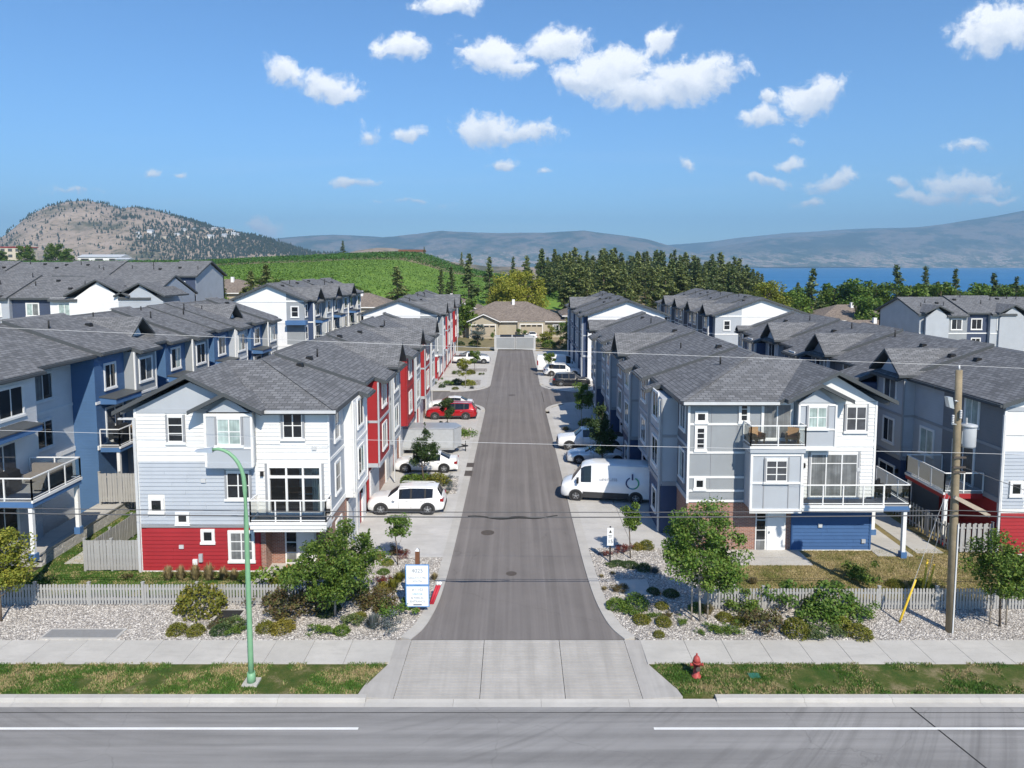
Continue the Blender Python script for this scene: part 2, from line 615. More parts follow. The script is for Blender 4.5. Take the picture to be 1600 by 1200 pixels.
    a = t.noise(.12, 4, .6)
    t.set(t.ramp(a, [(.3, (.11, .20, .035)), (.7, (.18, .28, .055))]), .95, 0, .1)
    MATS['vineyard_ground'] = t.m
    t = NT('hill_dry')
    a = t.noise(.006, 7, .68)
    col = t.ramp(a, [(.34, (.11, .11, .075)), (.46, (.29, .235, .185)), (.62, (.40, .32, .26)), (.75, (.27, .215, .17))])
    g = t.noise(.05, 5, .7)
    col = t.mix(t.rng(g, .52, .66, 0, .75), col, (.05, .06, .035))
    t.set(col, .95, 0, .05)
    MATS['hill_dry'] = t.m
    t = NT('mountain_far')
    a = t.noise(.0013, 9, .72)
    col = t.ramp(a, [(.36, (.03, .05, .05)), (.48, (.05, .075, .065)), (.56, (.19, .16, .14)), (.66, (.07, .09, .075)), (.76, (.26, .21, .18))])
    sx = t.n('ShaderNodeSeparateXYZ')
    t.l(t.coord(), sx.inputs[0])
    low = t.rng(sx.outputs[2], 30, 300, 1, 0, True)
    b = t.noise(.0036, 8, .75, t.mapping((1, .45, 2.5)))
    colt = t.ramp(b, [(.40, (.04, .07, .045)), (.50, (.12, .13, .085)), (.55, (.50, .37, .29)), (.60, (.12, .15, .09)), (.7, (.42, .34, .26))])
    sp = t.noise(.02, 3, .8)
    colt = t.mix(t.rng(sp, .60, .68, 0, .8), colt, (.65, .62, .58))
    col = t.mix(t.math('MULTIPLY', low, .9), col, colt)
    t.set(col, .95, 0, .05)
    MATS['mountain_far'] = t.m
    t = NT('lake_water')
    a = t.noise(1.0, 4, .6, t.mapping((.0022, .012, 1)))
    col = t.mix(t.rng(a, .4, .7), (.02, .14, .32), (.045, .20, .40))
    t.set(col, .5, 0, .18)
    w = t.noise(.35, 4, .6)
    t.bump(w, .5, .6)
    MATS['lake_water'] = t.m
    # foliage
    leafmat('leaf_green', (0.064, 0.122, 0.021), (0.119, 0.204, 0.033), (0.218, 0.276, 0.053))
    leafmat('leaf_bright', (0.066, 0.138, 0.022), (0.120, 0.216, 0.036), (0.204, 0.264, 0.060))
    leafmat('leaf_dark', (0.034, 0.071, 0.026), (0.066, 0.112, 0.037), (0.112, 0.150, 0.056))
    leafmat('leaf_olive', (0.103, 0.127, 0.021), (0.184, 0.190, 0.029), (0.253, 0.218, 0.040))
    leafmat('leaf_rust', (.13, .075, .04), (.14, .125, .05), (.11, .145, .045))
    leafmat('leaf_red', (.16, .03, .03), (.20, .05, .035), (.14, .07, .03))
    leafmat('leaf_grey', (.10, .14, .12), (.17, .19, .19), (.22, .21, .25))
    leafmat('leaf_yellow', (.20, .17, .025), (.28, .23, .04), (.20, .20, .05))
    leafmat('leaf_straw', (.30, .24, .12), (.40, .33, .18), (.24, .22, .10))
    leafmat('leaf_gold', (0.138, 0.179, 0.028), (0.235, 0.262, 0.038), (0.359, 0.331, 0.055))
    leafmat('leaf_lime', (0.213, 0.237, 0.031), (0.338, 0.356, 0.050), (0.450, 0.425, 0.075), .35)
    leafmat('hill_tree', (.022, .036, .026), (.035, .05, .034), (.055, .065, .045), .1)
    leafmat('leaf_blue', (.09, .14, .13), (.14, .19, .18), (.19, .23, .22))
    leafmat('needle', (0.064, 0.105, 0.040), (0.117, 0.166, 0.057), (0.209, 0.236, 0.088), .15)
    leafmat('needle_light', (0.097, 0.133, 0.046), (0.170, 0.211, 0.068), (0.268, 0.283, 0.101), .15)
    leafmat('vine_leaf', (.085, .16, .026), (.13, .235, .04), (.20, .29, .06))
    leafmat('orchard_leaf', (0.042, 0.128, 0.024), (0.075, 0.180, 0.033), (0.120, 0.225, 0.053))
    P('bark', (.15, .115, .085), .9, .25, 6, fine=25)
    P('bark_pale', (.36, .33, .29), .9, .15, 6)
    P('stake_wood', (.40, .34, .27), .85, .15, 6)
    P('pole_wood', (.29, .235, .155), .85, .22, 3, fine=22, stain=.45)
    P('fence_grey', (.36, .355, .345), .75, .08, 3, stain=.2)
    P('block_stone', (.42, .41, .39), .9, .10, 4, fine=20)
    P('lamp_green', (.20, .40, .23), .45, .10, 2.5, fine=14)
    P('galvanised', (.55, .57, .58), .38, .08, 4, metal=.6)
    P('steel_grey', (.42, .44, .46), .45, .08, 3, stain=.15)
    P('wire', (.10, .10, .105), .6, .05, 3)
    P('wire_pale', (.62, .62, .62), .5, .05, 3)
    P('hydrant_red', (.42, .075, .065), .5, .15, 6, fine=30)
    P('yellow_guard', (.72, .48, .04), .5, .08, 4)
    P('black', (.018, .018, .019), .55, .1, 4)
    P('rubber', (.022, .022, .023), .8, .1, 6)
    P('sign_white', (.80, .81, .82), .45, .02, 2)
    P('sign_blue', (.10, .27, .58), .45, .04, 2)
    P('post_brown', (.17, .075, .04), .8, .15, 6, fine=20)
    P('line_paint', (.74, .74, .73), .75, .08, 2, fine=30)
    P('asphalt_patch', (.028, .027, .027), .9, .12, 3, fine=40)
    P('iron', (.09, .075, .065), .7, .15, 8)
    P('hatch', (.25, .25, .25), .7, .08, 5, fine=40)
    P('utility_green', (.035, .16, .12), .6, .05, 3)
    P('deck_grey', (.26, .265, .27), .8, .08, 3)
    P('wicker', (.42, .26, .14), .8, .15, 10)
    P('sofa_grey', (.20, .185, .17), .9, .1, 5)
    P('table_wood', (.28, .13, .05), .5, .15, 6)
    P('room', (.15, .13, .115), .8, .08, 1)
    P('mat_coir', (.33, .19, .09), .95, .12, 14)
    P('red_cover', (.45, .03, .05), .6, .1, 5)
    P('door_white', (.80, .80, .80), .4, .03, 2)
    P('garage_white', (.62, .63, .64), .5, .04, 2)
    P('garage_tan', (.42, .36, .27), .55, .05, 2)
    P('plaster_cream', (.58, .52, .42), .8, .06, 1, stain=.1)
    P('metal_roof', (.50, .52, .54), .5, .06, 1)
    P('bin_dark', (.05, .05, .055), .5, .06, 2)
    for nm, c, me in (('car_white', (.80, .80, .80), 0), ('car_red', (.42, .006, .012), .25), ('car_silver', (.62, .65, .68), .35),
                      ('car_black', (.012, .012, .014), 0), ('car_grey', (.20, .21, .22), .3)):
        t = NT(nm)
        a = t.noise(2.0, 3, .5)
        t.set(t.mix(t.rng(a, .3, .7), sc3(c, .95), sc3(c, 1.03)), .28, me, .5)
        t.b.inputs['Coat Weight'].default_value = .6
        t.b.inputs['Coat Roughness'].default_value = .05
        MATS[nm] = t.m
    P('car_glass', (.012, .014, .017), .05, .1, 2, spec=.6)
    P('rim_silver', (.55, .56, .58), .3, .05, 4, metal=.7)
    P('rim_dark', (.10, .10, .105), .4, .05, 4, metal=.4)
    P('plastic_dark', (.04, .04, .042), .65, .08, 4)
    P('lamp_clear', (.55, .57, .60), .12, .05, 4, spec=.7)
    P('lamp_red', (.28, .012, .015), .2, .08, 4)
    P('logo_dark', (.03, .045, .14), .5, .03, 2)
    P('logo_green', (.06, .36, .20), .5, .03, 2)
    P('logo_grey', (.30, .32, .35), .5, .03, 2)
    P('logo_teal', (.08, .30, .42), .5, .03, 2)
    P('sign_text', (.24, .27, .32), .5, .03, 2)
    P('sign_dark', (.12, .14, .18), .5, .03, 2)


build_mats()

# ------------------------------------------------------------------ mesh helpers
WLOC = {}        # object name -> world location of its origin (roots and their parts are never rotated unless local=True)


class MB:
    """collects boxes, prisms and tubes; build() links them as one mesh object"""
    def __init__(s):
        s.v, s.f, s.m, s.sm = [], [], [], []

    def face(s, pts, m=0, smooth=False):
        k = len(s.v)
        s.v += [tuple(p) for p in pts]
        s.f.append(tuple(range(k, k + len(pts))))
        s.m.append(m)
        s.sm.append(smooth)

    def box(s, x0, x1, y0, y1, z0, z1, m=0):
        s.hexa([(x0, y0, z0), (x1, y0, z0), (x1, y1, z0), (x0, y1, z0), (x0, y0, z1), (x1, y0, z1), (x1, y1, z1), (x0, y1, z1)], m)
        return s

    def hexa(s, p, m=0):
        k = len(s.v)
        s.v += [tuple(q) for q in p]
        for f in ((0, 3, 2, 1), (4, 5, 6, 7), (0, 1, 5, 4), (1, 2, 6, 5), (2, 3, 7, 6), (3, 0, 4, 7)):
            s.f.append(tuple(k + i for i in f))
            s.m.append(m)
            s.sm.append(False)

    def prism(s, bottom, top, m=0):
        """two polygons of equal length joined"""
        n, k = len(bottom), len(s.v)
        s.v += [tuple(q) for q in bottom] + [tuple(q) for q in top]
        s.f.append(tuple(k + i for i in reversed(range(n))))
        s.f.append(tuple(k + n + i for i in range(n)))
        for i in range(n):
            j = (i + 1) % n
            s.f.append((k + i, k + j, k + n + j, k + n + i))
        s.m += [m] * (n + 2)
        s.sm += [False] * (n + 2)

    def tube(s, path, radii, n=8, m=0, cap=True):
        path = [Vector(p) for p in path]
        if isinstance(radii, (int, float)):
            radii = [radii] * len(path)
        k = len(s.v)
        prev = None
        for i, p in enumerate(path):
            d = (path[min(i + 1, len(path) - 1)] - path[max(i - 1, 0)]).normalized()
            a = d.cross(Vector((0, 0, 1)))
            if a.length < 1e-3:
                a = d.cross(Vector((0, 1, 0)))
            a.normalize()
            if prev is not None and a.dot(prev) < 0 and abs(d.z) > .9:
                a = -a
            prev = a
            b = d.cross(a)
            for j in range(n):
                t = 2 * math.pi * j / n
                s.v.append(tuple(p + (a * math.cos(t) + b * math.sin(t)) * radii[i]))
        for i in range(len(path) - 1):
            for j in range(n):
                j2 = (j + 1) % n
                s.f.append((k + i * n + j, k + i * n + j2, k + (i + 1) * n + j2, k + (i + 1) * n + j))
                s.m.append(m)
                s.sm.append(n > 5)
        if cap:
            for base, rev in ((k, True), (k + (len(path) - 1) * n, False)):
                r_ = range(n)
                s.f.append(tuple(base + j for j in (reversed(r_) if rev else r_)))
                s.m.append(m)
                s.sm.append(False)

    def bar(s, p, q, w, h, m=0):
        """a rectangular bar from p to q"""
        p, q = Vector(p), Vector(q)
        d = (q - p).normalized()
        a = d.cross(Vector((0, 0, 1)))
        if a.length < 1e-3:
            a = Vector((1, 0, 0))
        a = a.normalized() * (w / 2)
        b = a.cross(d).normalized() * (h / 2)
        s.hexa([p - a - b, q - a - b, q + a - b, p + a - b, p - a + b, q - a + b, q + a + b, p + a + b], m)

    def mesh(s, name, mats):
        me = bpy.data.meshes.new(name)
        me.from_pydata(s.v, [], s.f)
        if not isinstance(mats, (list, tuple)):
            mats = [mats]
        for q in mats:
            me.materials.append(MATS[q] if isinstance(q, str) else q)
        if len(mats) > 1:
            me.polygons.foreach_set('material_index', s.m)
        if any(s.sm):
            me.polygons.foreach_set('use_smooth', s.sm)
        me.update()
        return me

    def build(s, name, mats, parent=None, local=False):
        return put(name, s.mesh(name, mats), parent, local)


def put(name, me, parent=None, local=False, loc=None):
    """link a mesh; vertices are in world space unless local"""
    o = bpy.data.objects.new(name, me)
    COL.objects.link(o)
    w = Vector((0, 0, 0))
    if parent is not None:
        o.parent = parent
        pw = WLOC.get(parent.name, Vector((0, 0, 0)))
        if local:
            if loc is not None:
                o.location = loc
        else:
            w = Vector(loc) if loc is not None else Vector((0, 0, 0))
            o.location = w - pw
    elif loc is not None:
        w = Vector(loc)
        o.location = w
    WLOC[o.name] = w
    return o


def empty(name, loc=(0, 0, 0), rz=0):
    o = bpy.data.objects.new(name, None)
    o.empty_display_size = .3
    COL.objects.link(o)
    o.location = loc
    o.rotation_euler = (0, 0, rz)
    WLOC[o.name] = Vector(loc)
    return o


def tag(o, label=None, cat=None, group=None, kind=None):
    for k, v in (('label', label), ('category', cat), ('group', group), ('kind', kind)):
        if v:
            o[k] = v
    return o


KIDS = {}


def kids(o):
    return [c for c in o.children]


def copy_tree(o, loc=None, rz=None, scale=None, parent=None):
    c = o.copy()
    COL.objects.link(c)
    c.parent = parent
    if loc is not None:
        c.location = loc
    if rz is not None:
        c.rotation_euler = (0, 0, rz)
    if scale is not None:
        c.scale = scale if isinstance(scale, (tuple, list)) else (scale,) * 3
    for ch in KID[o.name]:
        d = ch.copy()
        COL.objects.link(d)
        d.parent = c
        for g in KID.get(ch.name, []):
            e = g.copy()
            COL.objects.link(e)
            e.parent = d
    return c


KID = {}


def remember(o):
    """children lists, kept so that copying needs no scene scan"""
    KID[o.name] = list(o.children)
    for c in KID[o.name]:
        KID[c.name] = list(c.children)
    return o


def G(px, py, g=0.):
    """a point on ground of height g seen at photo pixel (px, py)"""
    s = (py - 415.) * .9963 / (CAM_H - g)
    w = FOC / s
    return (px - PPX) / s, (w - (CAM_H - g) * math.sin(PITCH)) / math.cos(PITCH)


def struct(name, mb, mats, parent=None):
    o = mb.build(name, mats, parent)
    if parent is None:
        o['kind'] = 'structure'
    return o


def text_mesh(txt, size, align='CENTER'):
    cu = bpy.data.curves.new('lettering', 'FONT')
    cu.body = txt
    cu.size = size
    cu.align_x = align
    cu.extrude = .002
    o = bpy.data.objects.new('lettering', cu)
    COL.objects.link(o)
    bpy.context.view_layer.update()
    dg = bpy.context.evaluated_depsgraph_get()
    me = bpy.data.meshes.new_from_object(o.evaluated_get(dg))
    bpy.data.objects.remove(o)
    return me


def raw_mesh(name, V, F, mat, smooth=False):
    """numpy verts (n,3) and faces (m,k) to a mesh, fast"""
    me = bpy.data.meshes.new(name)
    V = np.ascontiguousarray(V, dtype=np.float32)
    F = np.ascontiguousarray(F, dtype=np.int32)
    m, k = F.shape
    me.vertices.add(len(V))
    me.vertices.foreach_set('co', V.ravel())
    me.loops.add(m * k)
    me.loops.foreach_set('vertex_index', F.ravel())
    me.polygons.add(m)
    me.polygons.foreach_set('loop_start', np.arange(0, m * k, k, dtype=np.int32))
    if smooth:
        me.polygons.foreach_set('use_smooth', np.ones(m, dtype=bool))
    me.materials.append(MATS[mat] if isinstance(mat, str) else mat)
    me.update(calc_edges=True)
    return me


def leaf_quads(P, size, rs, up=.35, aspect=.62, jitter=.35):
    """one small quad per point, turned at random; returns V, F"""
    n = len(P)
    nrm = rs.normal(size=(n, 3))
    nrm[:, 2] = np.abs(nrm[:, 2]) + up
    nrm /= np.linalg.norm(nrm, axis=1)[:, None]
    a = rs.normal(size=(n, 3))
    a -= nrm * (a * nrm).sum(1)[:, None]
    a /= np.linalg.norm(a, axis=1)[:, None]
    b = np.cross(nrm, a)
    sz = size * (1 + jitter * (rs.random(n) * 2 - 1))
    a *= (sz * .5)[:, None]
    b *= (sz * .5 * aspect)[:, None]
    bend = nrm * (sz * .12)[:, None]
    V = np.stack([P - a, P - b + bend, P + a, P + b + bend], 1).reshape(-1, 3)
    F = np.arange(4 * n).reshape(n, 4)
    return V, F


# ------------------------------------------------------------------ noise for terrain
def vnoise(x, y, seed=0):
    xi, yi = np.floor(x).astype(np.int64), np.floor(y).astype(np.int64)
    xf, yf = x - xi, y - yi
    u, v = xf * xf * (3 - 2 * xf), yf * yf * (3 - 2 * yf)

    def h(a, b):
        n = (a * 374761393 + b * 668265263 + seed * 982451653) & 0xffffffff
        n = ((n ^ (n >> 13)) * 1274126177) & 0xffffffff
        return ((n ^ (n >> 16)) & 0xffff) / 65535.
    return (h(xi, yi) * (1 - u) + h(xi + 1, yi) * u) * (1 - v) + (h(xi, yi + 1) * (1 - u) + h(xi + 1, yi + 1) * u) * v


def fbm(x, y, o=5, seed=0):
    t, a = 0, .5
    for i in range(o):
        t = t + a * vnoise(x * 2 ** i, y * 2 ** i, seed + i)
        a *= .5
    return t


def sstep(a, b, x):
    t = np.clip((np.asarray(x, float) - a) / (b - a), 0, 1)
    return t * t * (3 - 2 * t)


def terrain_h(x, y):
    x, y = np.asarray(x, float), np.asarray(y, float)
    z = -.30 + 0 * x
    z = z - .25 * (1 - sstep(23.60, 23.72, y))                                   # below the road
    z = z + 5.2 * sstep(-27, -58, x) * sstep(40, 100, y)                         # land climbs to the left
    hill = (sstep(150, 215, y) * 6 + sstep(200, 430, y) * 9.5) * (1 - .3 * sstep(-60, -200, x))
    z = z + hill * sstep(84, -30, x + (y - 200) * .16)
    z = z + 3 * sstep(140, 260, y) * sstep(-20, 20, x) * sstep(150, 60, x)
    z = z - 8 * sstep(430, 800, y) * sstep(-20, -60, x)
    z = z - 30 * sstep(70, 300, x - 20) * sstep(120, 420, y) - 34 * sstep(300, 620, y) * sstep(-20, 60, x)
    z = z + (fbm(x * .03, y * .03, 4, 3) - .45) * 1.6 * sstep(140, 200, y)
    return z


def grid_mesh(name, xs, ys, zf, mat, smooth=True):
    X, Y = np.meshgrid(xs, ys)
    Z = zf(X, Y)
    V = np.stack([X.ravel(), Y.ravel(), Z.ravel()], 1)
    nx, ny = len(xs), len(ys)
    i = np.arange(nx * ny).reshape(ny, nx)
    F = np.stack([i[:-1, :-1].ravel(), i[:-1, 1:].ravel(), i[1:, 1:].ravel(), i[1:, :-1].ravel()], 1)
    return raw_mesh(name, V, F, mat, smooth)


# ------------------------------------------------------------------ ground, hills, lake
ys = np.unique(np.concatenate([np.array([-60, 0, 20, 23.4, 23.6, 23.66, 23.72, 24, 28, 34, 40]), np.arange(50, 150, 8.), np.arange(150, 460, 5.),
                               np.arange(460, 1000, 30.), np.arange(1000, 9001, 500.)]))
xs = np.unique(np.concatenate([np.arange(-4000, -400, 300.), np.arange(-400, -120, 14.), np.arange(-120, 300, 6.), np.arange(300, 700, 25.), np.arange(700, 6001, 300.)]))
ground = put('ground', grid_mesh('ground', xs, ys, terrain_h, 'terrain'))
ground['kind'] = 'structure'

# lake far to the right
LAKE_Z = -14.
mb = MB()
mb.face([(120, 560, LAKE_Z), (12000, 560, LAKE_Z), (14000, 12500, LAKE_Z), (300, 12500, LAKE_Z)])
struct('lake', mb, 'lake_water')


def ridge(name, pts, dist, depth, mat, base, seed, amp, nx=260, ny=44, front=.5):
    """a range of hills whose crest runs through the listed directions at the given distance"""
    px = np.array([p[0] for p in pts], float)
    zz = np.array([CAM_H + (415. - p[1]) * dist / FOC for p in pts])
    dirs = np.linspace(px[0], px[-1], nx)
    ds = np.linspace(-front * depth, (1 - front) * depth, ny)
    DR, D = np.meshgrid(dirs, ds)
    Y = dist + D
    X = (DR - PPX) / FOC * dist * (1 + .8 * D / dist)          # spurs run out towards the viewer
    prof = np.where(D < 0, sstep(-front * depth, 0, D) ** .8, 1 - .7 * sstep(0, (1 - front) * depth, D))
    n = fbm(X / amp[1], D / amp[1] * 1.0 + 7, 6, seed) - .47
    gul = 1 - np.abs(fbm(X / amp[1] * 2.2, D / amp[1] * .7, 4, seed + 9) - .47) * 4
    C = np.interp(dirs, px, zz)[None, :]
    Z = base + (C - base) * np.clip(prof + .22 * gul * prof * (1 - prof), 0, 1.02) + n * amp[0] * (.25 + .75 * np.clip(prof, 0, 1) * (1 - .75 * sstep(.85, 1, prof)))
    V = np.stack([X.ravel(), Y.ravel(), Z.ravel()], 1)
    i = np.arange(nx * ny).reshape(ny, nx)
    F = np.stack([i[:-1, :-1].ravel(), i[:-1, 1:].ravel(), i[1:, 1:].ravel(), i[1:, :-1].ravel()], 1)
    o = put(name, raw_mesh(name, V, F, mat, True))
    o['kind'] = 'structure'
    return X, Y, Z


mtn = ridge('rocky_hill', [(-260, 408), (-60, 402), (0, 384), (25, 368), (45, 350), (62, 337), (85, 326), (115, 319), (150, 317), (178, 322), (196, 329), (215, 325), (250, 331),
                           (300, 345), (340, 358), (380, 366), (420, 372), (450, 382), (490, 396), (620, 404)],
            2500, 1500, 'hill_dry', 2, 5, (34, 260), 320, 64)
ridge('far_mountain', [(120, 392), (330, 386), (440, 374), (520, 370), (600, 372), (660, 366), (690, 362), (780, 367), (850, 366), (910, 363), (960, 370), (1010, 376),
                       (1060, 390), (1120, 404), (1260, 412)], 9500, 4200, 'mountain_far', -10, 11, (120, 1300))
ridge('mid_mountain', [(860, 410), (960, 392), (1040, 383), (1110, 378), (1160, 372), (1230, 366), (1300, 362), (1500, 352), (1750, 345)],
      12600, 5000, 'mountain_far', -14, 17, (150, 1500), front=.4)
ridge('lakeside_mountain', [(900, 414), (1000, 409), (1080, 400), (1120, 386), (1200, 372), (1290, 366), (1360, 360), (1420, 358), (1470, 352), (1530, 342), (1600, 328), (1700, 312),
                            (1900, 290)], 10500, 5600, 'mountain_far', -14, 23, (150, 1200), front=.45)
ridge('low_rise', [(520, 402), (560, 392), (590, 388), (620, 389), (650, 396), (690, 408), (760, 416), (860, 418)], 1500, 500, 'hill_dry', -20, 31, (10, 120), 80, 24)

# trees dotted over the rocky hill: too many and too small to count
Xm, Ym, Zm = mtn
sel = rng.random(Xm.shape) * 1.05 < (sstep(.44, .60, fbm(Xm / 170, Ym / 170 + 3, 4, 41)) * 1.0 + .14 + .65 * sstep(-1150, -1000, Xm) * sstep(40, 120, Zm) * sstep(.4, .55, fbm(Xm / 200, Ym / 120, 3, 77)))
P = np.stack([Xm[sel], Ym[sel], Zm[sel]], 1)
P = np.repeat(P, 2, 0)
P[:, 0] += rng.normal(0, 7, len(P))
P[:, 1] += rng.normal(0, 9, len(P))
P[:, 2] -= 1
hh = rng.uniform(6, 13, len(P))
k = 6
ang = np.arange(k) * 2 * math.pi / k
rad = hh * rng.uniform(.22, .34, len(P))
ring = np.stack([P[:, None, 0] + rad[:, None] * np.cos(ang), P[:, None, 1] + rad[:, None] * np.sin(ang), P[:, None, 2] + hh[:, None] * .12 + 0 * ang], 2)
apex = P + np.stack([0 * hh, 0 * hh, hh], 1)
V = np.concatenate([ring.reshape(-1, 3), apex])
nb = len(P)
i = np.arange(nb)[:, None] * k + np.arange(k)[None, :]
F = np.stack([i, np.roll(i, -1, 1), np.repeat((nb * k + np.arange(nb))[:, None], k, 1)], 2).reshape(-1, 3)
o = put('hillside_trees', raw_mesh('hillside_trees', V, F, 'hill_tree'))
tag(o, 'scattered dark pines over the dry rocky hill at left', 'trees', kind='stuff')

# haze over the whole valley
mb = MB()
mb.box(-16000, 17000, -300, 19000, -120, 1250)
hz = bpy.data.materials.new('valley_haze')
hz.use_nodes = True
ht = hz.node_tree
for n in list(ht.nodes):
    ht.nodes.remove(n)
ho = ht.nodes.new('ShaderNodeOutputMaterial')
pv = ht.nodes.new('ShaderNodeVolumePrincipled')
pv.inputs['Color'].default_value = (.42, .71, 1.0, 1)
pv.inputs['Density'].default_value = 1.0e-4
pv.inputs['Anisotropy'].default_value = .0
ht.links.new(pv.outputs[0], ho.inputs['Volume'])
haze = mb.build('haze', hz)
tag(haze, 'thin blue haze over lake and far mountains', 'haze', kind='stuff')

# vineyard (flat light green) and orchard (darker, taller rows) on the slope
def rows_of_leaves(name, x0, x1, y0, y1, step, h, w, dens, mat, size, seed, keep=None):
    rs = np.random.default_rng(seed)
    P = []
    for y in np.arange(y0, y1, step):
        n = int((x1 - x0) * dens)
        xx = rs.uniform(x0, x1, n)
        yy = y + rs.normal(0, w * .4, n) + xx * .06
        zz = terrain_h(xx, yy) + rs.random(n) ** .8 * h * (0.75 + .4 * fbm(xx * .4, yy * .2, 2, seed))
        P.append(np.stack([xx, yy, zz], 1))
    P = np.concatenate(P)
    if keep is not None:
        P = P[keep(P)]
    V, F = leaf_quads(P, size, rs, up=1.4)
    return put(name, raw_mesh(name, V, F, mat))


def field_keep(P):
    x, y = P[:, 0], P[:, 1]
    return (x < 26 - (y - 210) * .15 + 6 * np.sin(y * .05)) & (x > -.95 * y) & (y > 195 + 10 * np.sin(x * .05))


o = rows_of_leaves('vineyard', -330, 28, 190, 340, 2.8, .9, .7, 5.0, 'vine_leaf', .55, 5, field_keep)
tag(o, 'light green vineyard rows below the orchard on the slope', 'vineyard', kind='stuff')
o = rows_of_leaves('orchard', -430, 28, 346, 440, 4.5, 2.6, 2.4, 9.0, 'orchard_leaf', .8, 6, field_keep)
tag(o, 'dark green orchard rows along the top of the slope', 'orchard', kind='stuff')
xs2 = np.arange(-330, 30, 4.)
ys2 = np.arange(188, 346, 4.)
mbx = grid_mesh('vineyard_soil', xs2, ys2, lambda X, Y: terrain_h(X, Y) + .12 - 3 * (X > (24 - (Y - 210) * .15)), 'vineyard_ground')
o = put('vineyard_soil', mbx)
o['kind'] = 'structure'

# ------------------------------------------------------------------ road, kerb, verge, sidewalk
RZ = -.14
mb = MB()
mb.box(-160, 160, -12, 23.22, RZ - .3, RZ)
road = struct('road', mb, 'asphalt_road')
for x0, x1, n in ((-60, -5.15, 0), (4.55, 60, 1)):
    mb = MB()
    mb.box(x0, x1, 22.03, 22.14, RZ, RZ + .004)
    o = struct('lane_line', mb, 'line_paint', road)
mb = MB()   # tarred crack across the lane at right
mb.face([(14.6, 18.4, RZ + .003), (14.66, 18.4, RZ + .003), (13.62, 23.2, RZ + .003), (13.56, 23.2, RZ + .003)])
mb.face([(-20, 22.9, RZ + .003), (-20, 22.93, RZ + .003), (40, 22.93, RZ + .003), (40, 22.9, RZ + .003)])
struct('tar_seam', mb, 'asphalt_patch', road)

kerb = empty('kerb', (0, 23.5, 0))
kerb['kind'] = 'structure'
x = -54.
while x < 54:
    L = 3.05
    low = -5.8 < x + L / 2 < 5.8
    mb = MB()
    a, b = x + .004, x + L - .004
    if not low:
        mb.prism([(a, 23.22, RZ - .1), (a, 23.74, RZ - .1), (a, 23.74, 0.0), (a, 23.53, 0.0), (a, 23.47, -.03), (a, 23.45, RZ + .02), (a, 23.22, RZ + .004)],
                 [(b, 23.22, RZ - .1), (b, 23.74, RZ - .1), (b, 23.74, 0.0), (b, 23.53, 0.0), (b, 23.47, -.03), (b, 23.45, RZ + .02), (b, 23.22, RZ + .004)])
    else:
        mb.prism([(a, 23.22, RZ - .1), (a, 23.60, RZ - .1), (a, 23.60, -.085), (a, 23.45, -.115), (a, 23.22, RZ + .004)],
                 [(b, 23.22, RZ - .1), (b, 23.60, RZ - .1), (b, 23.60, -.085), (b, 23.45, -.115), (b, 23.22, RZ + .004)])
    mb.build('kerb_stone', 'kerb', kerb)
    x += L

walk = empty('sidewalk', (0, 26.4, 0))
walk['kind'] = 'structure'
for sgn, xe in ((-1, -4.75), (1, 5.0)):
    x = xe
    i = 0
    while abs(x) < 46:
        L = 1.52 if i else 1.75
        a, b = sorted((x, x + sgn * L))
        mb = MB()
        near = xe + sgn * .9 if i == 0 else None
        mb.box(a + .008, b - .008, 25.62, 27.32, -.12, .02 + random.uniform(-.003, .003))
        mb.build('slab', 'concrete', walk)
        x += sgn * L
        i += 1

# apron: grooved crossing with flared wings
apron = empty('driveway_apron', (0, 25, 0))
apron['kind'] = 'structure'
for a0, a1, b0, b1 in ((-4.25, -1.25, -4.15, -1.25), (-1.23, 1.75, -1.23, 1.75), (1.77, 4.45, 1.77, 4.35)):
    mb = MB()
    n = 21
    for i in range(n):
        t0, t1 = i / n, (i + .78) / n
        y0, y1 = 23.62 + 3.72 * t0, 23.62 + 3.72 * t1
        za = lambda t: -.083 + .098 * t
        x0a, x1a = a0 + (b0 - a0) * t0, a1 + (b1 - a1) * t0
        mb.hexa([(x0a, y0, -.2), (x1a, y0, -.2), (x1a, y1, -.2), (x0a, y1, -.2), (x0a, y0, za(t0)), (x1a, y0, za(t0)), (x1a, y1, za(t1)), (x0a, y1, za(t1))])
    mb.hexa([(a0, 23.61, -.2), (a1, 23.61, -.2), (b1, 27.35, -.2), (b0, 27.35, -.2), (a0, 23.61, -.098), (a1, 23.61, -.098), (b1, 27.35, .0), (b0, 27.35, .0)])
    mb.build('grooved_slab', 'apron', apron)
for s, xa, xb, xc, xd in ((-1, -5.55, -4.27, -4.17, -4.74), (1, 4.47, 5.85, 4.99, 4.37)):
    # wing: near edge xa..xb, far edge xd..xc
    p = [(min(xa, xb), 23.61), (max(xa, xb), 23.61), (max(xc, xd), 27.33), (min(xc, xd), 27.33)]
    zt = (-.085, -.085, .018, .018)
    if s < 0:
        zt = (-.0, -.085, .014, .018)
    else:
        zt = (-.085, -.0, .018, .014)
    mb = MB()
    mb.prism([(q[0], q[1], -.25) for q in p], [(q[0], q[1], z) for q, z in zip(p, zt)])
    mb.build('wing', 'apron', apron)

# verge strips
for x0, x1, f0, f1 in ((-60, -5.57, -60, -4.80), (5.87, 60, 5.05, 60)):
    mb = MB()
    mb.prism([(x0, 23.75, -.2), (x1, 23.75, -.2), (f1, 25.60, -.2), (f0, 25.60, -.2)], [(x0, 23.75, .0), (x1, 23.75, .0), (f1, 25.60, .01), (f0, 25.60, .01)])
    struct('verge', mb, 'verge')


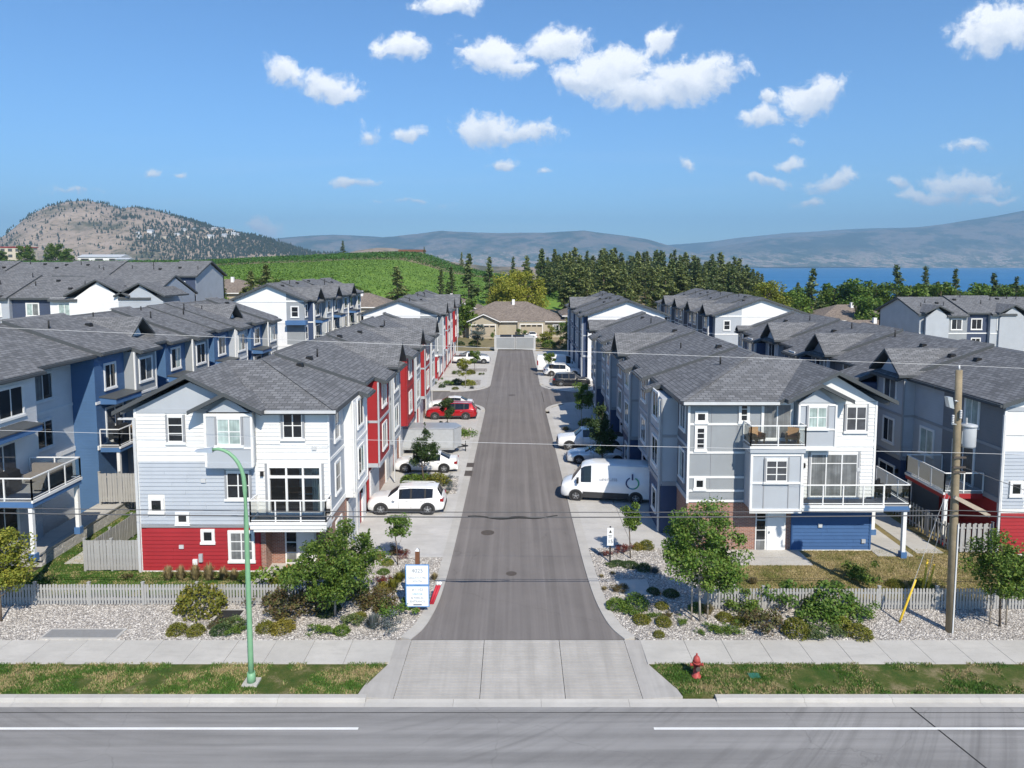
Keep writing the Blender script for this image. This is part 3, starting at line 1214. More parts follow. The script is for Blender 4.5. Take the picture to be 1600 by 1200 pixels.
def blades(name, pts, h, mat, seed, w=.012):
    rs = np.random.default_rng(seed)
    n = len(pts)
    a = rs.random(n) * 2 * math.pi
    hh = h * rs.uniform(.5, 1.3, n)
    lean = rs.normal(0, .4, (n, 2)) * hh[:, None]
    d = np.stack([np.cos(a), np.sin(a)], 1) * w
    V = np.zeros((n, 3, 3))
    V[:, 0, :2] = pts[:, :2] - d
    V[:, 1, :2] = pts[:, :2] + d
    V[:, 2, :2] = pts[:, :2] + lean
    V[:, 0, 2] = V[:, 1, 2] = pts[:, 2]
    V[:, 2, 2] = pts[:, 2] + hh
    return put(name, raw_mesh(name, V.reshape(-1, 3), np.arange(3 * n).reshape(n, 3), mat))


def scatter(poly_x, y0, y1, n, z, rs):
    """points between y0,y1; poly_x(y)->(xmin,xmax)"""
    y = rs.uniform(y0, y1, n)
    lo, hi = poly_x(y)
    return np.stack([lo + (hi - lo) * rs.random(n), y, np.full(n, z)], 1)


rs0 = np.random.default_rng(3)
pts = np.concatenate([scatter(lambda y: (-21.5 + 0 * y, -5.6 + (y - 23.75) * .41), 23.74, 25.67, 34000, .0, rs0),
                      scatter(lambda y: (5.9 - (y - 23.75) * .44, 21.5 + 0 * y), 23.74, 25.67, 34000, .0, rs0)])
kp = fbm(pts[:, 0] * .9, pts[:, 1] * .9, 4, 8) > .37
o = blades('verge_grass', pts[kp], .075, 'grass_blade', 1, .018)
tag(o, 'patchy green and dry grass on the roadside verge', 'grass', kind='stuff')

# ------------------------------------------------------------------ private drive, ribbons of concrete, pads
def smooth_edge(pts, n=60):
    """Catmull-Rom through (x,y) points"""
    P = [np.array(p, float) for p in pts]
    P = [2 * P[0] - P[1]] + P + [2 * P[-1] - P[-2]]
    out = []
    for i in range(1, len(P) - 2):
        for t in np.linspace(0, 1, max(2, n // (len(P) - 3)), endpoint=False):
            a, b, c, d = P[i - 1:i + 3]
            out.append(.5 * (2 * b + (c - a) * t + (2 * a - 5 * b + 4 * c - d) * t * t + (3 * b - a - 3 * c + d) * t ** 3))
    out.append(P[-2])
    return [tuple(q) for q in out]


LEFT_EDGE = smooth_edge([(-4.2, 27.36), (-3.75, 28.4), (-3.45, 30.2), (-3.32, 32.5), (-3.25, 36), (-3.2, 44), (-3.15, 60), (-3.1, 72)])
LEFT_EDGE2 = smooth_edge([(-3.1, 88), (-3.1, 100), (-3.1, 125)], 10)
RIGHT_EDGE = smooth_edge([(4.4, 27.36), (3.95, 28.4), (3.65, 30.2), (3.5, 32.5), (3.42, 36), (3.35, 44), (3.25, 60), (3.15, 71)])
RIGHT_EDGE2 = smooth_edge([(3.1, 89), (3.1, 100), (3.1, 125)], 10)
mb = MB()
L_, R_ = LEFT_EDGE + LEFT_EDGE2, RIGHT_EDGE + RIGHT_EDGE2
outline = [(x - .02, y) for x, y in L_]
poly = [(x, y) for x, y in L_] + [(x, y) for x, y in reversed(R_)]
n = min(len(L_), len(R_))
mb2 = MB()
# triangulated strip on common stations
yy = sorted(set([round(p[1], 3) for p in L_] + [round(p[1], 3) for p in R_]))
lx = np.interp(yy, [p[1] for p in L_], [p[0] for p in L_])
rx = np.interp(yy, [p[1] for p in R_], [p[0] for p in R_])
for i in range(len(yy) - 1):
    mb2.face([(lx[i], yy[i], .006), (rx[i], yy[i], .006), (rx[i + 1], yy[i + 1], .006), (lx[i + 1], yy[i + 1], .006)])
drive = struct('private_drive', mb2, 'asphalt_drive')
# cross lane with rounded mouths
mb = MB()
mb.box(-60, -3.12, 77.2, 83.4, -.05, .004)
mb.box(3.17, 60, 77.2, 83.6, -.05, .004)
for sx in (-1, 1):
    for (yc, dy) in ((77.2, -1), (83.5, 1)):
        c = (sx * 3.12, yc)
        r = 4.6
        fan = [(sx * 3.12, yc, .003)]
        arc = []
        for t in np.linspace(0, math.pi / 2, 9):
            arc.append((sx * (3.12 + r - r * math.cos(t)), yc + dy * (r - r * math.sin(t)), .003))
        for q in range(8):
            mb.face([fan[0], arc[q], arc[q + 1]])
struct('cross_lane', mb, 'asphalt_drive')


def ribbon(pts, side, w, z0, z1, name, mat, parent=None, seg=3.0):
    """a raised strip beside an edge line"""
    mb = MB()
    P = [Vector((p[0], p[1], 0)) for p in pts]
    off = []
    for i, p in enumerate(P):
        d = (P[min(i + 1, len(P) - 1)] - P[max(0, i - 1)]).normalized()
        off.append(p + Vector((-d.y, d.x, 0)) * w * side)
    for i in range(len(P) - 1):
        a, b, c, d = P[i], P[i + 1], off[i + 1], off[i]
        q = [a, b, c, d]
        mb.prism([(v.x, v.y, z0) for v in q], [(v.x, v.y, z1) for v in q])
    return mb.build(name, mat, parent)


def arc_pts(cx, cy, r, a0, a1, n=10):
    return [(cx + r * math.cos(t), cy + r * math.sin(t)) for t in np.linspace(R(a0), R(a1), n)]


edging = empty('drive_edging', (0, 60, 0))
edging['kind'] = 'structure'
for pts, side in ((LEFT_EDGE, 1), (RIGHT_EDGE, -1), ([(-3.1, 88), (-3.1, 100), (-3.1, 126)], 1), ([(3.1, 89), (3.1, 100), (3.1, 126)], -1)):
    ribbon(pts, side, .48, -.1, .045, 'kerb_ribbon', 'kerb', edging)
ribbon(arc_pts(-3.12 - 4.6, 72.6, 4.6, 0, 90), 1, .45, -.1, .045, 'kerb_ribbon', 'kerb', edging)
ribbon(arc_pts(-3.12 - 4.6, 88.0, 4.6, 0, -90), -1, .45, -.1, .045, 'kerb_ribbon', 'kerb', edging)
ribbon(arc_pts(3.12 + 4.6, 72.6, 4.6, 180, 90), -1, .45, -.1, .045, 'kerb_ribbon', 'kerb', edging)
ribbon(arc_pts(3.12 + 4.6, 88.1, 4.6, 180, 270), 1, .45, -.1, .045, 'kerb_ribbon', 'kerb', edging)

# concrete parking pads in front of the garages, slab by slab
pads = empty('parking_pad', (0, 60, 0))
pads['kind'] = 'structure'
for sx, ya, yb in ((-1, 35.4, 76.6), (1, 36.6, 76.6), (-1, 84.4, 123.5), (1, 84.4, 123.5)):
    xin = 3.5
    y = ya
    while y < yb - 1:
        L = min(3.1, yb - y)
        for (xa, xb) in ((xin, xin + 2.75), (xin + 2.75, 10.4)):
            if 72 < y + L and y < 88.5 and xa == xin:       # corner is rounded off: start further back
                pass
            x0, x1 = sorted((sx * (xa + .01), sx * (xb - .01)))
            mb = MB()
            if (y > 72.4 and y < 77) or (84 < y < 87.5):
                # clip the outer corner against the kerb curve
                cut = 4.6
                yc = 72.6 if y < 80 else 88.0
                def xmin_at(yq):
                    d = min(abs(yq - yc), cut) if (yq - yc) * (1 if y < 80 else -1) > 0 else 0
                    return 3.12 + cut - math.sqrt(max(cut * cut - d * d, 0)) + .5
                a0, a1 = max(xa, xmin_at(y)), max(xa, xmin_at(y + L))
                if a0 > xb - .1 and a1 > xb - .1:
                    continue
                a0, a1 = min(a0, xb - .02), min(a1, xb - .02)
                q = [(sx * a0, y + .01), (sx * (xb - .01), y + .01), (sx * (xb - .01), y + L - .01), (sx * a1, y + L - .01)]
                mb.prism([(u, v, -.1) for u, v in q], [(u, v, .034) for u, v in q])
            else:
                mb.box(x0, x1, y + .01, y + L - .01, -.1, .034)
            mb.build('pad_slab', 'concrete_pad', pads)
        y += L
# lawns and beds in front of the fence
def sheet(name, poly, z, mat, thick=.25):
    mb = MB()
    mb.prism([(x, y, z - thick) for x, y in poly], [(x, y, z) for x, y in poly])
    return struct(name, mb, mat)


def edge_at(E, y):
    return float(np.interp(y, [p[1] for p in E], [p[0] for p in E]))


bedL = [(-46, 27.34), (-4.75, 27.34)] + [(edge_at(LEFT_EDGE, y) - .50, y) for y in np.linspace(27.9, 35.38, 12)] + [(-9.0, 35.38), (-9.0, 31.0), (-46, 31.0)]
bedR = [(46, 27.34), (46, 30.6), (10.4, 30.6), (10.4, 36.58)] + [(edge_at(RIGHT_EDGE, y) + .50, y) for y in np.linspace(36.58, 27.9, 12)] + [(5.0, 27.34)]
bedL = bedL[::-1][::-1]
sheet('gravel_bed', bedL, .022, 'gravel_bed')
sheet('gravel_bed', bedR[::-1], .022, 'gravel_bed')
sheet('lawn', [(-46, 31.01), (-9.02, 31.01), (-9.02, 34.2), (-18.6, 34.2), (-18.6, 60), (-23.6, 60), (-23.6, 33.6), (-46, 33.6)], .03, 'lawn_green')
sheet('lawn', [(10.42, 30.62), (46, 30.62), (46, 62), (18.8, 62), (18.8, 36.8), (10.42, 36.8)], .03, 'lawn_dry')
rs0 = np.random.default_rng(4)
pts = np.concatenate([scatter(lambda y: (-23.4 + 0 * y, -9.1 + 0 * y), 31.05, 33.75, 26000, .03, rs0), scatter(lambda y: (-23.5 + 0 * y, -21.2 + 0 * y), 33.75, 45, 7000, .03, rs0)])
o = blades('lawn_grass', pts, .06, 'grass_blade', 2, .02)
tag(o, 'green lawn behind the left picket fence', 'grass', kind='stuff')
pts = np.concatenate([scatter(lambda y: (10.5 + 0 * y, 26 + 0 * y), 30.7, 36.4, 52000, .03, rs0)])
o = blades('lawn_grass', pts, .05, 'dry_blade', 5, .02)
tag(o, 'dry yellowing lawn behind the right picket fence', 'grass', kind='stuff')


def inside(poly, P):
    x, y = P[:, 0], P[:, 1]
    c = np.zeros(len(P), bool)
    n = len(poly)
    for i in range(n):
        (x1, y1), (x2, y2) = poly[i], poly[(i + 1) % n]
        if y1 == y2:
            continue
        t = ((y1 > y) != (y2 > y)) & (x < (x2 - x1) * (y - y1) / (y2 - y1) + x1)
        c ^= t
    return c


OCT = np.array([[1, 0, 0], [0, 1, 0], [-1, 0, 0], [0, -1, 0], [0, 0, 1], [.7, .7, .55], [-.7, .7, .5], [-.7, -.7, .55], [.7, -.7, .5]], float)
OCF = np.array([[0, 5, 4], [5, 1, 4], [1, 6, 4], [6, 2, 4], [2, 7, 4], [7, 3, 4], [3, 8, 4], [8, 0, 4], [0, 1, 5], [1, 2, 6], [2, 3, 7], [3, 0, 8]])


def pebbles(name, poly, n, z, seed, size=.052, xr=(-23, 23)):
    rs = np.random.default_rng(seed)
    px = [p[0] for p in poly]
    py = [p[1] for p in poly]
    P = np.stack([rs.uniform(max(min(px), xr[0]), min(max(px), xr[1]), n), rs.uniform(min(py), max(py), n)], 1)
    P = P[inside(poly, P)]
    n = len(P)
    s = size * rs.uniform(.55, 1.45, (n, 1)) * np.stack([rs.uniform(.8, 1.3, n), rs.uniform(.7, 1.1, n), rs.uniform(.5, .85, n)], 1)
    a = rs.random(n) * 2 * math.pi
    L = OCT[None] * s[:, None, :] * rs.uniform(.8, 1.2, (n, len(OCT), 1))
    X = L[:, :, 0] * np.cos(a)[:, None] - L[:, :, 1] * np.sin(a)[:, None] + P[:, None, 0]
    Y = L[:, :, 0] * np.sin(a)[:, None] + L[:, :, 1] * np.cos(a)[:, None] + P[:, None, 1]
    Z = L[:, :, 2] + z
    V = np.stack([X, Y, Z], 2).reshape(-1, 3)
    F = (OCF[None] + (np.arange(n) * len(OCT))[:, None, None]).reshape(-1, 3)
    return put(name, raw_mesh(name, V, F, 'pebble'))


tag(pebbles('river_gravel', bedL, 42000, .012, 11, .037), 'pale river gravel covering the planting bed left of the drive', 'gravel', kind='stuff')
tag(pebbles('river_gravel', bedR, 42000, .012, 12, .037), 'pale river gravel covering the planting bed right of the drive', 'gravel', kind='stuff')
# small planting beds between the parking pads
PAD_BEDS = [(-7.6, -3.9, 45.6, 49.0, 'second'), (-7.4, -3.9, 60.2, 64.6, 'third'), (-8.5, -4.4, 88.2, 92.0, 'fourth'), (-8.0, -4.0, 99.5, 102.5, 'fifth'),
            (4.05, 8.2, 48.2, 51.2, 'r2'), (4.05, 7.6, 61.0, 64.2, 'r3'), (4.3, 8.6, 90.5, 93.4, 'r4')]
for i, (x0, x1, y0, y1, _) in enumerate(PAD_BEDS):
    pl = [(x0, y0), (x1, y0), (x1 - .1, y1), (x0 + .3, y1)]
    sheet('gravel_bed', pl, .05, 'gravel_bed', .06)
    if i in (0, 1, 4, 5):
        ps = pebbles('river_gravel', pl, 1800, .045, 30 + i, .045)
        tag(ps, ('pale gravel in the planting strip between the %s on the %s side' % (
            {0: 'white utility vehicle and white sedan', 1: 'grey trailer and red vehicle', 4: 'van and silver sedan', 5: 'white pickup and cross lane'}[i], 'left' if x0 < 0 else 'right')),
            'gravel', kind='stuff')
# covers and patches let into the paving
def disc(name, x, y, z, r, mat, parent, n=20, h=.006):
    mb = MB()
    mb.tube([(x, y, z), (x, y, z + h)], r, n)
    return mb.build(name, mat, parent)


gx, gy = G(762, 833)
disc('manhole_cover', gx, gy, .006, .38, 'iron', drive)
gx, gy = G(799, 897)
disc('manhole_cover', gx, gy, .006, .26, 'iron', drive)
gx, gy = G(800, 618)
disc('manhole_cover', gx, gy, .006, .42, 'iron', drive)
for (px, py, wx, wy) in ((735, 728, .55, 1.1), (732, 741, .55, 1.3)):
    gx, gy = G(px, py)
    mb = MB()
    mb.box(gx - wx / 2, gx + wx / 2, gy - wy / 2, gy + wy / 2, .046, .052)
    mb.build('drain_grate', 'iron', edging)
for (px0, px1, py0, py1) in ((70, 205, 985, 1001), (335, 392, 955, 975)):
    x0, y1 = G(px0 + 10, py0)
    x1, _ = G(px1 - 6, py0)
    _, y0 = G(px0, py1)
    mb = MB()
    mb.box(x0, x1, y0, y1, -.05, .07, 0)
    mb.box(x0 + .1, x1 - .1, y0 + .09, y1 - .09, .0, .076, 1)
    o = mb.build('utility_vault_lid', ['kerb', 'hatch' if px0 < 100 else 'asphalt_patch'])
    tag(o, 'large grey utility vault lid in gravel at far left' if px0 < 100 else 'dark vault lid in gravel beside the lamp post', 'utility lid')
x, y = G(1178, 1057)
mb = MB()
mb.box(x - .2, x + .2, y - .14, y + .14, -.02, .045)
tag(mb.build('valve_box', 'utility_green'), 'small green valve box lid in the verge right of the hydrant', 'utility lid')
x0, y0 = G(985, 920)
mb = MB()
mb.box(x0 - .6, x0 + .9, y0 - .8, y0 + .8, -.02, .07)
tag(mb.build('service_slab', 'concrete'), 'flat concrete service slab in gravel behind the rounded shrubs', 'slab')

# ------------------------------------------------------------------ building helpers
class Face:
    """a wall plane: u runs along the wall, n out of it"""
    def __init__(s, ox, oy, U, N):
        s.o, s.U, s.N = (ox, oy), U, N

    def p(s, u, n, z):
        return (s.o[0] + s.U[0] * u + s.N[0] * n, s.o[1] + s.U[1] * u + s.N[1] * n, z)

    def box(s, mb, u0, u1, n0, n1, z0, z1, m=0):
        mb.hexa([s.p(u0, n0, z0), s.p(u1, n0, z0), s.p(u1, n1, z0), s.p(u0, n1, z0), s.p(u0, n0, z1), s.p(u1, n0, z1), s.p(u1, n1, z1), s.p(u0, n1, z1)], m)


PANES = ['pane_dark', 'pane_dark', 'pane_grey', 'pane_blind', 'pane_dark', 'pane_curtain']


def window(F, u0, u1, z0, z1, parent, n=0., cols=2, rows=1, pane=None, side=True, top=0.):
    """framed window standing a little proud of its wall; pane is a sub-part"""
    mb = MB()
    t = .10
    sm = 1 if side else 0
    F.box(mb, u0 - t, u0, n - .02, n + .055, z0 - t, z1 + t, sm)
    F.box(mb, u1, u1 + t, n - .02, n + .055, z0 - t, z1 + t, sm)
    F.box(mb, u0, u1, n - .02, n + .055, z1, z1 + t, 0)
    F.box(mb, u0 - t - .03, u1 + t + .03, n - .02, n + .085, z0 - t - .04, z0 - .02, 0)
    fr = .045
    F.box(mb, u0 + .002, u1 - .002, n - .01, n + .045, z0 - .02, z0 + fr, 0)
    F.box(mb, u0 + .002, u1 - .002, n - .01, n + .045, z1 - fr, z1 - .002, 0)
    F.box(mb, u0 + .002, u0 + fr, n - .01, n + .042, z0 + fr, z1 - fr, 0)
    F.box(mb, u1 - fr, u1 - .002, n - .01, n + .042, z0 + fr, z1 - fr, 0)
    for c in range(1, cols):
        u = u0 + (u1 - u0) * c / cols
        F.box(mb, u - .028, u + .028, n - .01, n + .040, z0 + fr, z1 - fr, 0)
    for r in range(1, rows + 1 if top else rows):
        z = z0 + (z1 - z0) * r / rows if not top else z1 - top
        F.box(mb, u0 + fr, u1 - fr, n - .01, n + .037, z - .02, z + .02, 0)
    w = mb.build('window', ['white_trim', 'grey_trim'], parent)
    for c in range(cols):
        ua, ub = u0 + (u1 - u0) * c / cols + .03, u0 + (u1 - u0) * (c + 1) / cols - .03
        mb = MB()
        F.box(mb, ua, ub, n - .015, n + .022, z0 + .04, z1 - .04)
        mb.build('pane', pane or random.choice(PANES), w)
    return w


def band(F, u0, u1, z0, z1, n, parent, mat='white_trim', name='trim_board', d=.045):
    mb = MB()
    F.box(mb, u0, u1, n - .02, n + d, z0, z1)
    return mb.build(name, mat, parent)


def boards(F, u0, u1, z0, z1, n, holes, mat, parent, pitch=.19, slope=None):
    """individual lap boards, cut round openings; slope(z) may narrow the run (gable)"""
    z = z0
    while z < z1 - .03:
        zt = min(z + pitch, z1)
        a, b = (u0, u1) if slope is None else slope((z + zt) / 2)
        cuts = sorted((h[0], h[1]) for h in holes if h[2] < zt - .05 and h[3] > z + .05)
        x = a
        spans = []
        for c0, c1 in cuts:
            if c0 > x + .05:
                spans.append((x, min(c0, b)))
            x = max(x, c1)
        if b > x + .05:
            spans.append((x, b))
        cut = []
        for s0, s1 in spans:              # boards come in lengths: butt joints fall where they may
            while s1 - s0 > 3.7:
                q = s0 + random.uniform(1.2, 3.6)
                cut.append((s0, q - .003))
                s0 = q + .003
            cut.append((s0, s1))
        for s0, s1 in cut:
            mb = MB()
            k = random.uniform(-.002, .002)
            mb.hexa([F.p(s0, n - .004, z), F.p(s1, n - .004, z), F.p(s1, n + .042 + k, z), F.p(s0, n + .042 + k, z),
                     F.p(s0, n - .004, zt + .004), F.p(s1, n - .004, zt + .004), F.p(s1, n + .010 + k, zt + .004), F.p(s0, n + .010 + k, zt + .004)])
            mb.build('siding_board', mat, parent)
        z = zt


def wall_holes(F, u0, u1, z0, z1, n0, n1, holes, mat, parent, name='wall'):
    us = sorted({u0, u1, *[h[0] for h in holes], *[h[1] for h in holes]})
    zs = sorted({z0, z1, *[h[2] for h in holes], *[h[3] for h in holes]})
    us = [u for u in us if u0 <= u <= u1]
    zs = [z for z in zs if z0 <= z <= z1]
    mb = MB()
    for i in range(len(us) - 1):
        for j in range(len(zs) - 1):
            cu, cz = (us[i] + us[i + 1]) / 2, (zs[j] + zs[j + 1]) / 2
            if any(h[0] < cu < h[1] and h[2] < cz < h[3] for h in holes):
                continue
            F.box(mb, us[i], us[i + 1], n0, n1, zs[j], zs[j + 1])
    return mb.build(name, mat, parent)


def railing(F, u0, u1, n0, n1, z, parent, sides=('front',), h=1.05, bays=None):
    """white posts and rails with clear panels; returns nothing, adds parts under parent"""
    runs = []
    if 'front' in sides:
        runs.append(((u0, n1), (u1, n1)))
    if 'lo' in sides:
        runs.append(((u0, n0), (u0, n1)))
    if 'hi' in sides:
        runs.append(((u1, n0), (u1, n1)))
    for (a, b) in runs:
        L = math.hypot(b[0] - a[0], b[1] - a[1])
        k = max(1, round(L / 1.15))
        mb = MB()
        pa, pb = F.p(a[0], a[1], z + h), F.p(b[0], b[1], z + h)
        mb.bar(pa, pb, .06, .05)
        mb.bar(F.p(a[0], a[1], z + .09), F.p(b[0], b[1], z + .09), .045, .04)
        mb.build('handrail', 'white_trim', parent)
        for i in range(k + 1):
            t = i / k
            u, n = a[0] + (b[0] - a[0]) * t, a[1] + (b[1] - a[1]) * t
            q = F.p(u, n, z)
            mb = MB()
            mb.box(q[0] - .028, q[0] + .028, q[1] - .028, q[1] + .028, z - .04, z + h - .03)
            mb.build('rail_post', 'white_trim', parent)
        for i in range(k):
            t0, t1 = i / k, (i + 1) / k
            p = F.p(a[0] + (b[0] - a[0]) * t0, a[1] + (b[1] - a[1]) * t0, 0)
            q = F.p(a[0] + (b[0] - a[0]) * t1, a[1] + (b[1] - a[1]) * t1, 0)
            d = Vector((q[0] - p[0], q[1] - p[1], 0)).normalized() * .04
            mb = MB()
            mb.face([(p[0] + d.x, p[1] + d.y, z + .12), (q[0] - d.x, q[1] - d.y, z + .12), (q[0] - d.x, q[1] - d.y, z + h - .04), (p[0] + d.x, p[1] + d.y, z + h - .04)])
            mb.build('glass_panel', 'clear_glass', parent)


def balcony(F, u0, u1, d, z, parent, n=0., fascia='blue_panel', posts=0., canopy=True, door=True, sides=('front', 'lo', 'hi'), furn=None):
    mb = MB()
    F.box(mb, u0, u1, n + .03, n + d, z - .05, z + .02, 0)
    F.box(mb, u0 - .02, u1 + .02, n + .03, n + d + .03, z - .32, z - .05, 1)
    F.box(mb, u0 - .05, u1 + .05, n + d - .02, n + d + .07, z - .10, z + .03, 2)
    dk = mb.build('balcony', ['deck_grey', fascia, 'white_trim'], parent)
    railing(F, u0, u1, n + .05, n + d, z + .02, dk, sides)
    if posts is not None:
        for u in (u0 + .12, u1 - .12):
            mb = MB()
            F.box(mb, u - .09, u + .09, n + d - .24, n + d - .06, posts, z - .32)
            F.box(mb, u - .15, u + .15, n + d - .30, n + d, posts, posts + .35, 1)
            mb.build('support_post', ['white_trim', fascia], dk)
    if canopy:
        mb = MB()
        cz = z + 2.55
        mb.prism([F.p(u0 + .2, n, cz), F.p(u1 - .3, n, cz), F.p(u1 - .3, n + 1.0, cz), F.p(u0 + .2, n + 1.0, cz)],
                 [F.p(u0 + .2, n, cz + .42), F.p(u1 - .3, n, cz + .42), F.p(u1 - .3, n + 1.0, cz + .30), F.p(u0 + .2, n + 1.0, cz + .30)], 0)
        mb.prism([F.p(u0 + .15, n, cz + .425), F.p(u1 - .25, n, cz + .425), F.p(u1 - .25, n + 1.05, cz + .305), F.p(u0 + .15, n + 1.05, cz + .305)],
                 [F.p(u0 + .15, n, cz + .485), F.p(u1 - .25, n, cz + .485), F.p(u1 - .25, n + 1.05, cz + .365), F.p(u0 + .15, n + 1.05, cz + .365)], 1)
        mb.build('canopy', [fascia, 'fascia'], parent)
    if door:
        c = (u0 + u1) / 2
        window(F, c - .9, c + .9, z + .08, z + 2.15, parent, n, 2, 1, 'pane_grey', False)
    return dk


def roof_slab(pts, th, mats, parent, name='roof_section'):
    """pts: 4 (or 3) points of the top surface; sides are fascia"""
    mb = MB()
    n = len(pts)
    k = 0
    top = [Vector(p) for p in pts]
    bot = [p - Vector((0, 0, th)) for p in top]
    mb.face(top, 0)
    mb.face(list(reversed(bot)), 1)
    for i in range(n):
        j = (i + 1) % n
        mb.face([bot[i], bot[j], top[j], top[i]], 1)
    return mb.build(name, mats, parent)


def gable_roof(cu, half, apex, pitch, F, n_front, n_back, parent, mats, th=.2, name='gable_roof'):
    """small roof with ridge running out of the wall; F face coordinates"""
    mb = MB()
    ze = apex - pitch * half
    for s in (-1, 1):
        top = [F.p(cu, n_front, apex), F.p(cu, n_back, apex), F.p(cu + s * half, n_back, ze), F.p(cu + s * half, n_front, ze)]
        bot = [(x, y, z - th) for x, y, z in top]
        if s > 0:
            top, bot = top[::-1], bot[::-1]
        mb.face(top, 0)
        mb.face(bot[::-1], 1)
        for i in range(4):
            j = (i + 1) % 4
            mb.face([bot[i], bot[j], top[j], top[i]], 1)
    return mb.build(name, mats, parent)


def tri_wall(F, u0, u1, uc, z0, zt, n0, n1, mat, parent, name='gable_wall'):
    mb = MB()
    mb.prism([F.p(u0, n0, z0), F.p(u1, n0, z0), F.p(uc, n0, zt)], [F.p(u0, n1, z0), F.p(u1, n1, z0), F.p(uc, n1, zt)])
    return mb.build(name, mat, parent)


SH, SE = ['shingle_side', 'fascia'], ['shingle_end', 'fascia']


